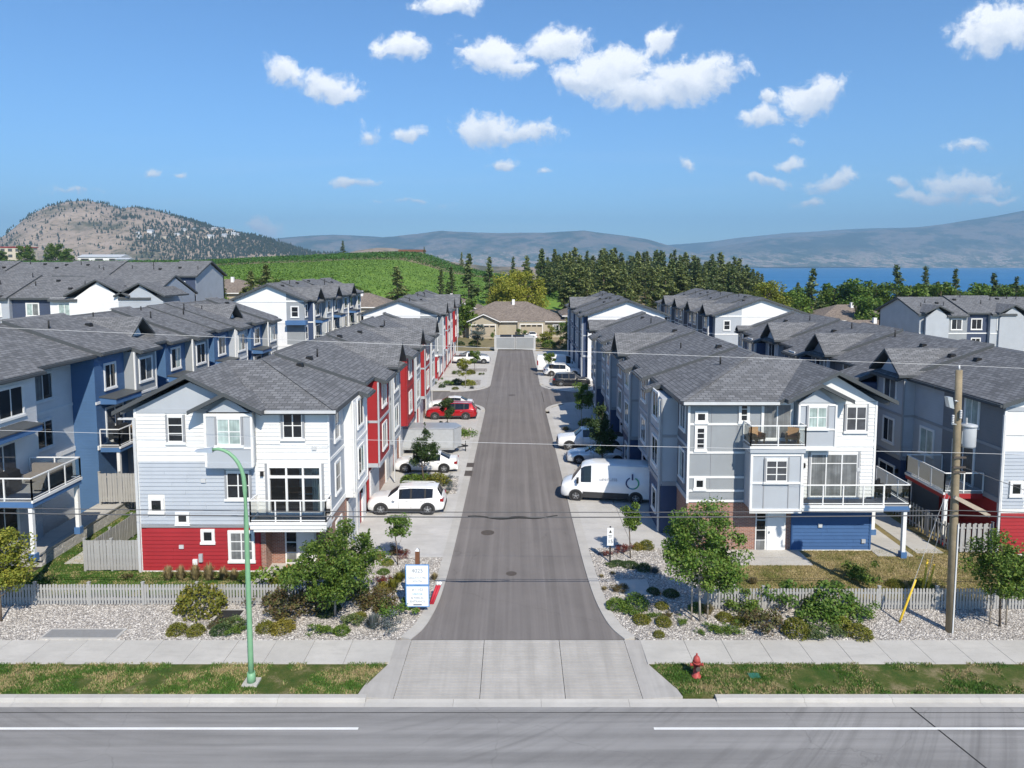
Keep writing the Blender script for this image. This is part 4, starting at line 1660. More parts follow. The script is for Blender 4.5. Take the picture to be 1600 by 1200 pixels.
def block(name, label, x0, x1, y0, y1, g, east, west, south='gable', plate=8.2, pitch=.34, end_mat='white_panel', end2=None, vents=True, north=True, ov=.45, found=3.):
    """a row of townhouses running back along y; east / west are lists of wall segments"""
    root = empty(name, ((x0 + x1) / 2, (y0 + y1) / 2, g))
    tag(root, label, 'townhouse row')
    zp, xr = g + plate, (x0 + x1) / 2
    half = (x1 - x0) / 2
    zr = zp + pitch * half
    z2, z3 = g + 2.85, g + 5.55
    yh = y0 + half if south == 'hip' else y0 - ov
    # core
    for X, sg, segs in ((x1, 1, east), (x0, -1, west)):
        F = Face(X, 0, (0, 1), (sg, 0))
        if segs is None:
            mb = MB()
            F.box(mb, y0, y1, -.3, 0, g - found, zp)
            mb.build('wall', 'lap_grey', root)
            segs = [dict(L=y1 - y0, p=0, skip=True)]
        y = y0
        for si, s in enumerate(segs):
            L = min(s['L'], y1 - y)
            if L < .3:
                break
            ya, yb = (y + .03 if si == 0 else y), (y + L - .03 if y + L > y1 - .31 else y + L)
            dep = -.25 if (si == 0 and south in ('hip', 'custom')) else -2.4
            p = s.get('p', 0)
            p0 = s.get('p0', p)
            dz = s.get('dz', 0)
            if not s.get('skip'):
                up, lo = s['up'], s.get('lo', s['up'])
                mb = MB()
                F.box(mb, ya, yb, dep, p, z2, zp + dz - pitch * max(p, 0) - .03)
                wl = mb.build('wall', up, root)
                mb = MB()
                e = .012 if p == p0 else 0
                F.box(mb, ya + e, yb - e, dep - .01, p0 - e, g - found, z2)
                wg = mb.build('wall', lo, root)
                tm = s.get('tm', 'white_trim')
                tb_ = [(ya - .02, yb + .02, p - .02, p + .05, z2 - .10, z2 + .16)]
                if s.get('belt', True):
                    tb_.append((ya - .015, yb + .015, p - .02, p + .04, z3 - .06, z3 + .10))
                if p > 0.2:
                    for yq in (ya, yb):
                        tb_.append((yq - .06, yq + .06, p - .05, p + .042, z2 + .16, zp + dz - pitch * p - .07))
                        r0, r1 = (yq - .02, yq + .05) if yq == ya else (yq - .05, yq + .02)
                        tb_.append((r0, r1, -.02, p - .055, z3 - .055, z3 + .095))
                        tb_.append((r0, r1, -.02, p - .055, z2 - .095, z2 + .155))
                for q in tb_:
                    mb = MB()
                    F.box(mb, *q)
                    mb.build('trim_board', tm, root)
                if si % 4 == 1 and abs(p) > .1:
                    mb = MB()
                    F.box(mb, ya + .08, ya + .17, p + .045, p + .13, g + .1, zp + dz - pitch * max(p, 0) - .1)
                    mb.build('downspout', 'gutter', root)
                if s.get('gf') in ('entry', 'patio'):
                    mb = MB()
                    F.box(mb, ya + .22, ya + .36, p0 + .02, p0 + .14, g + 1.85, g + 2.1)
                    mb.build('wall_lamp', 'black', root)
                c = (ya + yb) / 2 + s.get('wo', 0)
                w = s.get('w2', 0)
                if w and not s.get('bal'):
                    window(F, c - w / 2, c + w / 2, z2 + .75, z2 + 2.25, root, p, 2 if w > 1 else 1, 2 if w < 1 else 1, side=False)
                w = s.get('w3', 0)
                if w:
                    window(F, c - w / 2, c + w / 2, z3 + .75, z3 + 2.2, root, p, 2 if w > 1 else 1, 2 if w < 1 else 1, side=False)
                gf = s.get('gf')
                if gf == 'garage':
                    q = p0
                    w = min(L - .5, 2.6)
                    cc = (ya + yb) / 2
                    mb = MB()
                    F.box(mb, cc - w / 2 - .12, cc + w / 2 + .12, q - .03, q + .05, g, g + 2.45, 0)
                    gd = mb.build('garage_door', 'white_trim', root)
                    for k in range(4):
                        mb = MB()
                        F.box(mb, cc - w / 2, cc + w / 2, q, q + .075, g + .04 + k * .56, g + .04 + k * .56 + .54)
                        mb.build('door_section', 'garage_white', gd)
                elif gf == 'entry':
                    cc = (ya + yb) / 2
                    mb = MB()
                    F.box(mb, cc - .62, cc + .62, p0 - .03, p0 + .05, g, g + 2.25, 0)
                    dd = mb.build('door', 'white_trim', root)
                    mb = MB()
                    F.box(mb, cc - .55, cc + .32, p0, p0 + .07, g + .05, g + 2.12)
                    mb.build('door_leaf', 'door_white', dd)
                    mb = MB()
                    F.box(mb, cc + .36, cc + .56, p0, p0 + .065, g + .15, g + 2.1)
                    mb.build('pane', 'pane_dark', dd)
                elif gf == 'patio':
                    cc = (ya + yb) / 2
                    window(F, cc - .9, cc + .9, g + .1, g + 2.1, root, p0, 2, 1, 'pane_dark', False)
                elif gf == 'win':
                    cc = (ya + yb) / 2
                    window(F, cc - .5, cc + .5, g + .9, g + 2.1, root, p0, 1, 1, side=False)
                if s.get('bal'):
                    balcony(F, max(ya, ya + s.get('bu', (0, 0))[0]), yb - s.get('bu', (0, 0))[1], s['bal'], z2 + .05, root, p, s.get('fas', 'blue_panel'), g, s.get('can', True), furn=s.get('furn'))
            # roof slope over this segment
            e = max(p, 0) + ov + s.get('eo', 0)
            zr_, zp_ = zr + dz, zp + dz
            ra = max(ya, yh) if si else yh
            rb = yb + (ov if abs(yb - y1) < .3 and north else 0)
            if rb > ra + .05:
                ze = zp_ - pitch * e
                pts = [(xr, ra, zr_ + .2), (X + sg * e, ra, ze + .2), (X + sg * e, rb, ze + .2), (xr, rb, zr_ + .2)]
                if sg < 0:
                    pts = pts[::-1]
                roof_slab(pts, .24, SH, root)
                if sg > 0:
                    mb = MB()
                    mb.prism([(xr - .17, ra + .01, zr_ + .2 - pitch * .17), (xr + .17, ra + .01, zr_ + .2 - pitch * .17), (xr, ra + .01, zr_ + .255)],
                             [(xr - .17, rb - .01, zr_ + .2 - pitch * .17), (xr + .17, rb - .01, zr_ + .2 - pitch * .17), (xr, rb - .01, zr_ + .255)])
                    mb.build('ridge_cap', 'shingle_end', root)
                if not s.get('skip') and sg * xr < 60:
                    mb = MB()
                    mb.box(min(X + sg * e, X + sg * (e + .12)), max(X + sg * e, X + sg * (e + .12)), ra + .03, rb - .03, ze + .02, ze + .15)
                    mb.build('gutter', s.get('gut', 'fascia'), root)
                if s.get('gab'):
                    c = (ya + yb) / 2
                    hw = L / 2 + .3
                    ap = zp_ + .2 - pitch * (p + .2) + .78 * hw + .12
                    nb = -(ap - (zp_ + .2)) / pitch - .2 if pitch else -3
                    gable_roof(c, hw, ap, .78, F, p + .5, max(nb, -half + .05), root, SE, .16)
                    tri_wall(F, c - hw + .3, c + hw - .3, c, zp_ - .4, ap - .35, p - .1, p + .01, s['up'], root)
                if vents and not s.get('skip') and L > 2:
                    for _ in range(1):
                        t = random.uniform(.12, .5)
                        yv = random.uniform(ra, rb - .5) if rb - ra > 1 else ra
                        xv = xr + sg * half * t
                        zv = zr_ + .2 - pitch * half * t
                        mb = MB()
                        if random.random() < .55:
                            mb.hexa([(xv - .2, yv, zv - .1), (xv + .2, yv, zv - .1), (xv + .2, yv + .4, zv - .1), (xv - .2, yv + .4, zv - .1),
                                     (xv - .14, yv, zv + .17), (xv + .14, yv, zv + .17), (xv + .14, yv + .34, zv + .17), (xv - .14, yv + .34, zv + .17)])
                            mb.build('roof_vent', 'black', root)
                        else:
                            mb.tube([(xv, yv, zv - .1), (xv, yv, zv + .5)], .05, 8)
                            mb.build('vent_pipe', 'black', root)
            y = yb
    # end walls
    for yq, ny, on in ((y0, -1, south), (y1, 1, 'gable')):
        F = Face(0, yq, (1, 0), (0, ny))
        if on in ('hip', 'custom') and ny < 0:
            continue
        a0, a1 = x0 + .003, x1 - .003
        parts = [(a0, a1, end_mat)] if (end2 is None or ny > 0) else end2
        for (ua, ub, m) in parts:
            mb = MB()
            ztop = lambda u: zr - pitch * abs(u - xr) - .03
            us = [ua] + ([xr] if ua < xr < ub else []) + [ub]
            lo = [F.p(ua, -.3, g - found), F.p(ub, -.3, g - found)] + [F.p(u, -.3, ztop(u)) for u in reversed(us)]
            hi = [F.p(ua, .0, g - found), F.p(ub, .0, g - found)] + [F.p(u, .0, ztop(u)) for u in reversed(us)]
            mb.prism(lo, hi)
            mb.build('end_wall', m, root)
        if ny < 0:
            band(F, x0 - .03, x1 + .03, zp - .25, zp - .05, 0, root)
            band(F, x0 - .03, x1 + .03, z2 - .1, z2 + .15, 0, root)
            band(F, x0 - .03, x1 + .03, z3 - .06, z3 + .1, 0, root)
    return root, dict(xr=xr, zr=zr, zp=zp, z2=z2, z3=z3, half=half, pitch=pitch, g=g)


def hip_front(root, d, x0, x1, y0, gc, gap, xg, left, ov=.45, mats_s=SH, mats_e=SE):
    """hipped end whose front slope dies into a gable centred at gc (apex height gap, inner edge xg)"""
    zt, xr, half, pitch = d['zr'] + .2, d['xr'], d['half'], d['pitch']
    yh = y0 + half
    ze = d['zp'] + .2 - pitch * ov
    ys_ = y0 - ov + (gap - ze) / pitch
    v = (gc, min(ys_, yh - .05), gap if ys_ < yh else ze + pitch * (yh - .05 - y0 + ov))
    if left:
        roof_slab([(xg, y0 - ov, ze), (x1 + ov, y0 - ov, ze), (xr, yh, zt), v], .24, mats_e, root)
        roof_slab([(x0 - ov, y0 - ov + .02, ze), v, (xr, yh, zt)], .1, mats_e, root)
    else:
        roof_slab([(x0 - ov, y0 - ov, ze), (xg, y0 - ov, ze), v, (xr, yh, zt)], .24, mats_e, root)
        roof_slab([v, (x1 + ov, y0 - ov + .02, ze), (xr, yh, zt)], .1, mats_e, root)
    roof_slab([(x1 + ov, y0 - ov, ze), (x1 + ov, yh, ze), (xr, yh, zt)], .24, mats_s, root)
    roof_slab([(x0 - ov, yh, ze), (x0 - ov, y0 - ov, ze), (xr, yh, zt)], .24, mats_s, root)
    mb = MB()
    mb.bar(((x1 if left else x0) + (ov if left else -ov), y0 - ov, ze + .015), (xr, yh, zt + .015), .26, .03)
    mb.build('hip_cap', 'shingle_side', root)


def S(L, p, up, lo=None, **k):
    d = dict(L=L, p=p, up=up, lo=lo or up)
    d.update(k)
    return d


# ---- street side pattern: wall, gabled bay, entry wall, coloured bay
def street(c_wall, c_bay, c_bay2, c_ent, n, base='brick', first=1.6, tm='light_panel'):
    out = []
    for i in range(n):
        out += [S(first if i == 0 else 2.0, 0, c_wall, base, w2=.8, w3=.8, gf='win' if i == 0 else None, tm=tm),
                S(3.3, .6, c_bay, base, p0=.02, w2=1.5, w3=1.5, gf='garage', gab=True, dz=.0, tm=tm),
                S(2.3, .0, c_bay2 if i % 2 == 0 else c_wall, c_ent, w2=1.0, w3=1.0, gf='entry', dz=.18, tm=tm),
                S(3.5, .75, c_bay2, c_ent if i % 2 == 0 else base, p0=.05, w2=1.3, w3=1.3, gf='garage', dz=.18, tm=c_bay2 if i % 2 else tm)]
    return out


# ------------------------------------------------------------------ left front block (A) with its detailed south wall
AX0, AX1, AY0 = -18.3, -9.0, 33.7
A, dA = block('townhouse_row', 'white and grey townhouse row with red base at front left of the drive', AX0, AX1, AY0, 74.0, 0.,
              [S(3.0, 0, 'lap_grey', 'brick', w2=.9, w3=.9, gf='win'), S(3.3, .5, 'white_panel', 'brick', p0=.02, w2=1.3, w3=1.3, gf='garage')]
              + street('grey_panel', 'grey_panel', 'red_panel', 'red_panel', 4, 'brick', 2.6)[2:],
              None, 'hip', 8.12, .34)
FA = Face(AX0, AY0, (1, 0), (0, -1))
WA = AX1 - AX0
hip_front(A, dA, AX0, AX1, AY0, AX0 + 2.7, 9.86, AX0 + 6.2, True)
hA = [(6.30, 8.92, 2.93, 5.32)]
wl = wall_holes(FA, 0.004, WA - .004, 2.26, 8.08, -.25, 0, hA, 'board_white', A)
boards(FA, .06, 3.55, 5.66, 7.95, 0, [(1.45, 2.45, 6.35, 7.9)], 'board_white', wl)
boards(FA, 5.82, WA - .06, 2.98, 8.0, 0, [(6.2, 9.02, 2.9, 5.42), (6.95, 8.2, 6.5, 8.0)], 'board_white', wl)
boards(FA, .06, 5.72, 2.42, 5.56, 0, [(.45, 1.27, 2.92, 3.82), (1.75, 2.45, 2.42, 2.98), (4.2, 5.5, 3.58, 5.15)], 'board_blue_grey', wl)
mb = MB()
FA.box(mb, .0, 5.86, -.25, 0, -3, 2.26)
wr = mb.build('wall', 'lap_red', A)
boards(FA, .05, 5.8, .10, 2.2, 0, [(2.95, 3.65, 1.45, 2.15), (4.25, 5.6, .5, 2.15)], 'board_red', wr)
band(FA, -.03, 5.9, -.22, .09, 0, A, 'white_trim', 'base_board')
band(FA, -.03, 5.88, 2.26, 2.43, 0, A, 'grey_trim')
band(FA, -.02, 3.6, 5.54, 5.68, 0, A, 'white_trim')
band(FA, -.02, 3.6, 6.30, 6.40, 0, A, 'white_trim')
band(FA, -.02, 3.55, 7.92, 8.14, 0, A, 'light_panel')
band(FA, 5.8, WA + .02, 5.66, 5.82, 0, A, 'white_trim')
for u in (.0, WA):
    mb = MB()
    FA.box(mb, u - .05, u + .07 if u == 0 else u + .05, -.02, .055, 2.43 if u else -.1, 8.1)
    mb.build('corner_board', 'white_trim', A)
mb = MB()
FA.box(mb, 5.72, 5.84, -.02, .05, 2.43, 5.5)
mb.build('corner_board', 'white_trim', A)
window(FA, 1.57, 2.30, 6.52, 7.74, A, .02, 1, 3, 'pane_dark')
window(FA, 7.12, 8.05, 6.70, 7.92, A, .02, 2, 2, 'pane_dark')
window(FA, 4.32, 5.42, 3.72, 5.0, A, .02, 2, 2, 'pane_dark')
window(FA, .58, 1.13, 3.06, 3.66, A, .02, 1, 1, 'pane_dark', False)
window(FA, 1.86, 2.34, 2.50, 2.94, A, .02, 1, 1, 'pane_dark', False)
window(FA, 3.06, 3.54, 1.56, 2.08, A, .02, 1, 1, 'pane_dark', False)
window(FA, 4.38, 5.48, .62, 2.02, A, .02, 2, 3, 'pane_blind', False)
# front gable over the left half
tri_wall(FA, -.05, 5.55, 2.7, 8.1, 9.42, -.1, .02, 'light_panel', A)
gable_roof(2.7, 3.55, 9.86, .5, FA, .5, -4.2, A, SH)
# bay with its own little gable
mb = MB()
FA.box(mb, 3.58, 5.78, -.05, .5, 5.42, 8.06)
by = mb.build('bay', 'light_panel', A)
for u in (3.58, 5.78):
    mb = MB()
    FA.box(mb, u - .05, u + .05, .4, .55, 5.42, 8.0)
    mb.build('bay_corner', 'white_trim', by)
band(FA, 3.55, 5.81, 5.36, 5.60, .5, by, 'light_panel', 'bay_sill')
band(FA, 3.6, 5.76, 6.28, 6.36, .5, by, 'white_trim', 'bay_rail')
band(FA, 3.6, 5.76, 7.86, 8.0, .5, by, 'white_trim', 'bay_rail')
window(FA, 4.15, 5.28, 6.5, 7.75, A, .52, 2, 2, 'pane_curtain')
tri_wall(FA, 3.6, 5.76, 4.68, 8.0, 8.72, .3, .5, 'light_panel', A)
gable_roof(4.68, 1.75, 9.08, .5, FA, .95, -1.2, A, SH)
mb = MB()      # gutter above the right half
FA.box(mb, 6.2, WA + .5, .45, .57, 8.0, 8.14)
mb.build('gutter', 'gutter', A)
mb = MB()      # downspouts
FA.box(mb, -.07, .05, .06, .16, 0, 7.7, 0)
FA.box(mb, -.75, .02, .10, .18, 7.62, 7.72, 0)
mb.build('downspout', 'gutter', A)
# big glazed door with the room behind
pd = MB()
u0, u1, zb, zt = 6.30, 8.92, 2.93, 5.32
for a, b, c, d in ((u0, u0 + .1, zb, zt), (u1 - .1, u1, zb, zt)):
    FA.box(pd, a, b, -.1, .06, c, d)
FA.box(pd, u0 + .1, u1 - .1, -.1, .06, zb, zb + .08)
FA.box(pd, u0 + .1, u1 - .1, -.1, .06, zt - .09, zt)
FA.box(pd, u0 + .1, u1 - .1, -.1, .055, 4.72, 4.84)
for k in (1, 2):
    u = u0 + .1 + (u1 - u0 - .2) * k / 3
    FA.box(pd, u - .05, u + .05, -.1, .05, zb + .08, 4.72)
    FA.box(pd, u - .04, u + .04, -.1, .05, 4.84, zt - .09)
pdo = pd.build('patio_door', 'white_trim', A)
for k in range(3):
    a = u0 + .1 + (u1 - u0 - .2) * k / 3
    b = u0 + .1 + (u1 - u0 - .2) * (k + 1) / 3
    for z0, z1 in ((zb + .08, 4.72), (4.84, zt - .09)):
        mb = MB()
        mb.face([FA.p(a + .05, -.03, z0), FA.p(b - .05, -.03, z0), FA.p(b - .05, -.03, z1), FA.p(a + .05, -.03, z1)])
        mb.build('pane', 'clear_glass', pdo)
mb = MB()
FA.box(mb, u0 - .12, u0, -.02, .06, zb, zt + .12, 0)
FA.box(mb, u1, u1 + .12, -.02, .06, zb, zt + .12, 0)
FA.box(mb, u0, u1, -.02, .06, zt, zt + .12, 1)
mb.build('door_casing', ['grey_trim', 'white_trim'], A)
mb = MB()      # room: floor, back, sides, ceiling
ru0, ru1 = 5.2, 9.1
FA.box(mb, ru0, ru1, -4.5, -.26, 2.75, 2.9)
FA.box(mb, ru0, ru1, -4.6, -4.5, 2.9, 5.4)
FA.box(mb, ru0 - .1, ru0, -4.5, -.26, 2.9, 5.4)
FA.box(mb, ru1, ru1 + .1, -4.5, -.26, 2.9, 5.4)
FA.box(mb, ru0, ru1, -4.6, -.26, 5.4, 5.5)
mb.build('room', 'room', A)
cur = MB()     # pleated curtain
for k in range(8):
    uk = 8.35 + k * .055
    FA.box(cur, uk, uk + .045, -.42 - .03 * (k % 2), -.34 - .03 * (k % 2), 2.95, 5.25)
cur.build('curtain', 'pane_curtain', A)
tb = empty('dining_table', FA.p(7.4, -1.6, 2.9))
tag(tb, 'wooden dining table seen through the glazed balcony door', 'table')
mb = MB()
FA.box(mb, 6.6, 8.2, -2.0, -1.2, 3.58, 3.64)
mb.build('table_top', 'table_wood', tb)
for u in (6.68, 8.12):
    for n in (-1.92, -1.28):
        mb = MB()
        FA.box(mb, u - .04, u + .04, n - .04, n + .04, 2.9, 3.58)
        mb.build('leg', 'table_wood', tb)
# balcony over the entry
bal = balcony(FA, 5.78, WA + .05, 1.0, 2.86, A, 0, 'white_trim', None, False, False, ('front', 'lo', 'hi'))
# recessed brick entry
mb = MB()
FA.box(mb, 5.86, WA - .02, -1.1, -.85, -3, 2.6)
FA.box(mb, 5.866, 6.1, -.85, -.02, -3, 2.6)
FA.box(mb, WA - .5, WA - .025, -.85, -.01, -3, 2.6)
mb.build('wall', 'brick', A)
mb = MB()
FA.box(mb, 5.9, WA, -.85, .98, 2.40, 2.52)
mb.build('soffit', 'white_trim', A)
mb = MB()
FA.box(mb, 6.78, 8.35, -.86, -.80, .1, 2.36, 0)
dd = mb.build('front_door', 'white_trim', A)
mb = MB()
FA.box(mb, 7.42, 8.26, -.82, -.76, .13, 2.22)
mb.build('door_leaf', 'door_white', dd)
mb = MB()
FA.box(mb, 8.1, 8.16, -.76, -.70, 1.0, 1.1)
mb.build('door_handle', 'galvanised', dd)
for k in range(4):
    mb = MB()
    FA.box(mb, 6.87, 7.34, -.82, -.77, .17 + k * .53, .17 + k * .53 + .47)
    mb.build('pane', 'pane_dark' if k > 0 else 'pane_blind', dd)
mb = MB()
FA.box(mb, 5.95, WA - .1, -.84, 1.55, -.2, .09)
tag(mb.build('porch_slab', 'concrete'), 'concrete porch slab at the brick entry of the left row', 'porch')
mb = MB()
FA.box(mb, 6.9, 7.9, -.6, .0, .09, .115)
tag(mb.build('doormat', 'mat_coir'), 'brown coir doormat before the left white front door', 'doormat')
for u, z, w, h in ((2.55, .42, .22, .26), (2.85, .55, .18, .4)):
    mb = MB()
    FA.box(mb, u, u + w, .035, .14, z, z + h)
    mb.build('meter_box', 'sign_white' if w > .2 else 'steel_grey', A)
for u, z in ((6.05, 4.95),):
    mb = MB()
    FA.box(mb, u - .07, u + .07, .03, .15, z - .12, z + .12)
    mb.build('wall_lamp', 'black', A)
for u, z in ((3.2, 4.6), (8.6, 6.2), (2.0, 1.3)):
    mb = MB()
    FA.box(mb, u - .11, u + .11, .03, .09, z - .09, z + .09)
    mb.build('wall_vent', 'gutter', A)
remember(A)

# ------------------------------------------------------------------ right front block (D)
DX0, DX1, DY0 = 9.0, 18.7, 36.3
Dw = [S(2.4, 0, 'dark_panel', 'brick', w2=1.1, w3=1.1, gf=None, tm='light_panel')]
for i in range(4):
    Dw += [S(3.3, .9, 'light_panel', 'navy_panel', p0=.9, w2=1.5, w3=1.5, gf='win', tm='grey_trim', dz=.0),
           S(1.9, .0, 'lap_navy', 'navy_panel', w2=.9, w3=.9, gf='garage', tm='light_panel'),
           S(3.2, .65, 'dark_panel' if i % 2 else 'grey_panel', 'light_panel', p0=.0, w2=1.5, w3=1.5, gf='garage', tm='light_panel', dz=.16, gab=(i % 2 == 1)),
           S(2.0, .15, 'navy_panel', 'navy_panel', w2=.9, w3=.9, gf='entry', tm='light_panel', dz=.16)]
Dd, dD = block('townhouse_row', 'grey panelled townhouse row with blue base at front right of the drive', DX0, DX1, DY0, 77.0, 0.,
               None, Dw, 'hip', 8.02, .34)
FD = Face(DX0, DY0, (1, 0), (0, -1))
WD = DX1 - DX0
hip_front(Dd, dD, DX0, DX1, DY0, DX0 + 7.5, 9.62, DX0 + 4.45, False)
mb = MB()
FD.box(mb, 0.004, 5.5, -.25, 0, 2.62, 7.98)
wl = mb.build('wall', 'grey_panel', Dd)
mb = MB()
FD.box(mb, 5.5, WD - .004, -.25, 0, 2.62, 7.98)
wl2 = mb.build('wall', 'board_white', Dd)
boards(FD, 5.55, WD - .06, 2.9, 5.62, 0, [(6.25, 9.0, 2.85, 5.4)], 'board_white', wl2)
boards(FD, 7.4, WD - .06, 5.78, 7.95, 0, [(8.0, 9.3, 6.3, 7.9)], 'board_white', wl2)
# panel joints and trims on the grey wall
for u in (1.2, 2.55):
    for z0, z1 in ((2.75, 3.9), (4.05, 5.2), (5.35, 6.75), (6.85, 7.9)):
        mb = MB()
        FD.box(mb, u - .02, u + .02, -.01, .02, z0, z1)
        mb.build('batten', 'grey_trim', Dd)
for z in (2.70, 3.25, 3.97, 5.28, 6.78):
    if z < 6.7 or True:
        band(FD, -.02, 3.0, z - .05, z + .06, 0, Dd, 'white_trim')
for q in ((-.05, .07, -.02, .06, 2.6, 8.0), (WD - .06, WD + .05, -.02, .06, 2.85, 8.0)):
    mb = MB()
    FD.box(mb, *q)
    mb.build('corner_board', 'white_trim', Dd)
window(FD, .42, .88, 6.95, 7.38, Dd, .01, 1, 1, 'pane_dark', False)
window(FD, .42, .85, 5.46, 6.05 + .55, Dd, .01, 1, 4, 'pane_dark', False)
window(FD, .42, .85, 3.40, 3.85, Dd, .01, 1, 1, 'pane_dark', False)
window(FD, 2.68, 3.05, 6.95, 7.9, Dd, .01, 1, 3, 'pane_dark', False)
window(FD, 3.85, 5.3, 6.03, 7.85, Dd, .01, 2, 1, 'pane_blind', False)
# second-floor bay carrying the upper balcony
mb = MB()
FD.box(mb, 2.95, 5.5, .0, 1.1, 2.62, 5.72)
by = mb.build('bay', 'light_panel', Dd)
for u in (2.95, 5.5):
    mb = MB()
    FD.box(mb, u - .06, u + .06, 1.0, 1.16, 2.62, 5.5)
    mb.build('bay_corner', 'white_trim', by)
for z0, z1, m in ((2.44, 2.66, 'white_trim'), (3.95, 4.06, 'white_trim'), (5.40, 5.54, 'white_trim')):
    band(FD, 2.9, 5.55, z0, z1, 1.1, by, m, 'bay_rail')
for u in (3.6, 4.85):
    for z0, z1 in ((2.7, 3.93), (4.08, 5.38)):
        mb = MB()
        FD.box(mb, u - .02, u + .02, 1.09, 1.122, z0, z1)
        mb.build('batten', 'grey_trim', by)
window(FD, 3.68, 4.75, 4.1, 5.18, Dd, 1.125, 2, 3, 'pane_grey')
balcony(FD, 2.85, 5.6, 1.2, 5.90, Dd, 0, 'light_panel', None, False, False, ('front', 'lo', 'hi'))
# grey gabled bay
mb = MB()
FD.box(mb, 5.52, 7.4, -.05, .5, 5.72, 8.0)
by = mb.build('bay', 'light_panel', Dd)
for u in (5.52, 7.4):
    mb = MB()
    FD.box(mb, u - .05, u + .05, .4, .55, 5.72, 7.9)
    mb.build('bay_corner', 'white_trim', by)
band(FD, 5.48, 7.44, 5.52, 5.74, .5, by, 'white_trim', 'bay_sill')
band(FD, 5.55, 7.37, 6.58, 6.66, .5, by, 'white_trim', 'bay_rail')
band(FD, 5.55, 7.37, 7.84, 7.95, .5, by, 'white_trim', 'bay_rail')
window(FD, 5.98, 6.92, 6.72, 7.78, Dd, .52, 2, 2, 'pane_curtain')
tri_wall(FD, 5.5, 7.42, 6.46, 7.98, 8.72, .3, .5, 'light_panel', Dd)
gable_roof(6.46, 1.68, 9.06, .5, FD, .95, -1.2, Dd, SH)
window(FD, 8.15, 9.18, 6.45, 7.72, Dd, .035, 2, 2, 'pane_grey')
band(FD, 7.4, WD + .03, 5.62, 5.78, 0, Dd, 'white_trim')
# right gable
tri_wall(FD, 5.0, WD + .02, 7.55, 7.98, 9.3, -.1, .02, 'board_white', Dd)
gable_roof(7.5, 3.1, 9.62, .5, FD, .5, -4.2, Dd, SH)
mb = MB()
FD.box(mb, -.4, 4.5, .45, .57, 7.9, 8.04)
mb.build('gutter', 'gutter', Dd)
# glazed doors and wrap-round balcony
mb = MB()
window(FD, 6.38, 8.82, 2.95, 5.22, Dd, .035, 3, 1, 'pane_blind', True, top=.5)
balcony(FD, 5.6, WD + .0, 1.1, 2.82, Dd, 0, 'white_trim', None, False, False, ('front',))
FS = Face(DX1, DY0, (0, 1), (1, 0))
bw = balcony(FS, -1.05, 2.3, 1.35, 2.82, Dd, 0, 'blue_panel', 0., False, False, ('front', 'lo'))
# ground floor
mb = MB()
FD.box(mb, .0, 3.62, -.25, -.0, -3, 2.6)
FD.box(mb, 5.2, 5.52, -.25, -.0, -3, 2.6)
mb.build('wall', 'brick', Dd)
mb = MB()
FD.box(mb, 5.52, WD - .02, -.25, 0, -3, 2.6)
wb = mb.build('wall', 'lap_blue', Dd)
boards(FD, 5.58, WD - .1, .08, 2.45, 0, [], 'board_blue', wb)
band(FD, 5.5, WD + .02, -.2, .08, 0, Dd, 'white_trim', 'base_board')
for u in (5.52, WD - .06):
    mb = MB()
    FD.box(mb, u - .04, u + .06, -.02, .055, .08, 2.55)
    mb.build('corner_board', 'board_blue', Dd)
mb = MB()
FD.box(mb, 3.62, 5.2, -.25, .03, -.1, 2.55, 0)
dd = mb.build('front_door', 'white_trim', Dd)
mb = MB()
FD.box(mb, 4.22, 5.08, -.02, .07, .05, 2.2)
mb.build('door_leaf', 'door_white', dd)
mb = MB()
FD.box(mb, 4.3, 4.36, .07, .13, 1.0, 1.1)
mb.build('door_handle', 'galvanised', dd)
for k in range(4):
    mb = MB()
    FD.box(mb, 3.68, 4.12, -.02, .06, .10 + k * .54, .10 + k * .54 + .48)
    mb.build('pane', 'pane_dark' if k > 0 else 'pane_blind', dd)
mb = MB()
FD.box(mb, 1.9, 5.9, .02, 1.9, -.2, .075)
tag(mb.build('porch_slab', 'concrete'), 'concrete porch slab at the brick entry of the right row', 'porch')
mb = MB()
FD.box(mb, 5.95, 6.09, .03, .15, 4.5, 4.74)
mb.build('wall_lamp', 'black', Dd)
for u, z in ((8.9, 4.4), (7.0, 1.4), (9.3, .55)):
    mb = MB()
    FD.box(mb, u - .1, u + .1, .03, .10, z - .1, z + .1)
    mb.build('wall_vent', 'gutter' if z > 1 else 'steel_grey', Dd)
remember(Dd)

# ------------------------------------------------------------------ garden-side rows at far left (C) and far right (E)
Ce = [S(5.6, 0, 'lap_white', 'lap_grey', w2=0, w3=1.7, wo=.9, gf='patio', bal=2.6, bu=(1.1, .8), eo=.1),
      S(5.2, -1.4, 'lap_white', 'lap_white', w2=1.3, w3=1.6, gf=None, eo=-.35),
      S(3.2, 0, 'lap_blue', 'lap_blue', w3=1.1, w2=0, gf=None, bal=1.2, bu=(.2, -.4), dz=.22),
      S(2.6, .7, 'grey_panel', 'grey_panel', w3=1.5, w2=1.1, gf='patio', dz=.22)]
for i in range(4):
    Ce += [S(2.6, -1.2, 'lap_white', 'lap_grey', w2=1.1, w3=1.4, gf='patio', eo=-.3, gab=(i % 2 == 0), dz=0 if i % 2 else .0),
           S(3.0, .1, 'lap_blue', 'lap_blue', w3=1.3, w2=0, bal=1.2, gf=None, dz=.1 if i % 2 else 0),
           S(2.6, .7, 'grey_panel' if i % 2 == 0 else 'light_panel', 'grey_panel', w3=1.4, w2=1.2, gf='patio', dz=.2),
           ]
Cb, dC = block('townhouse_row', 'blue and pale grey townhouse row with balconies at the far left edge', -35.6, -25.0, 31.0, 73.5, 1.2, Ce, None, 'gable', 8.35, .34, 'lap_grey')
remember(Cb)

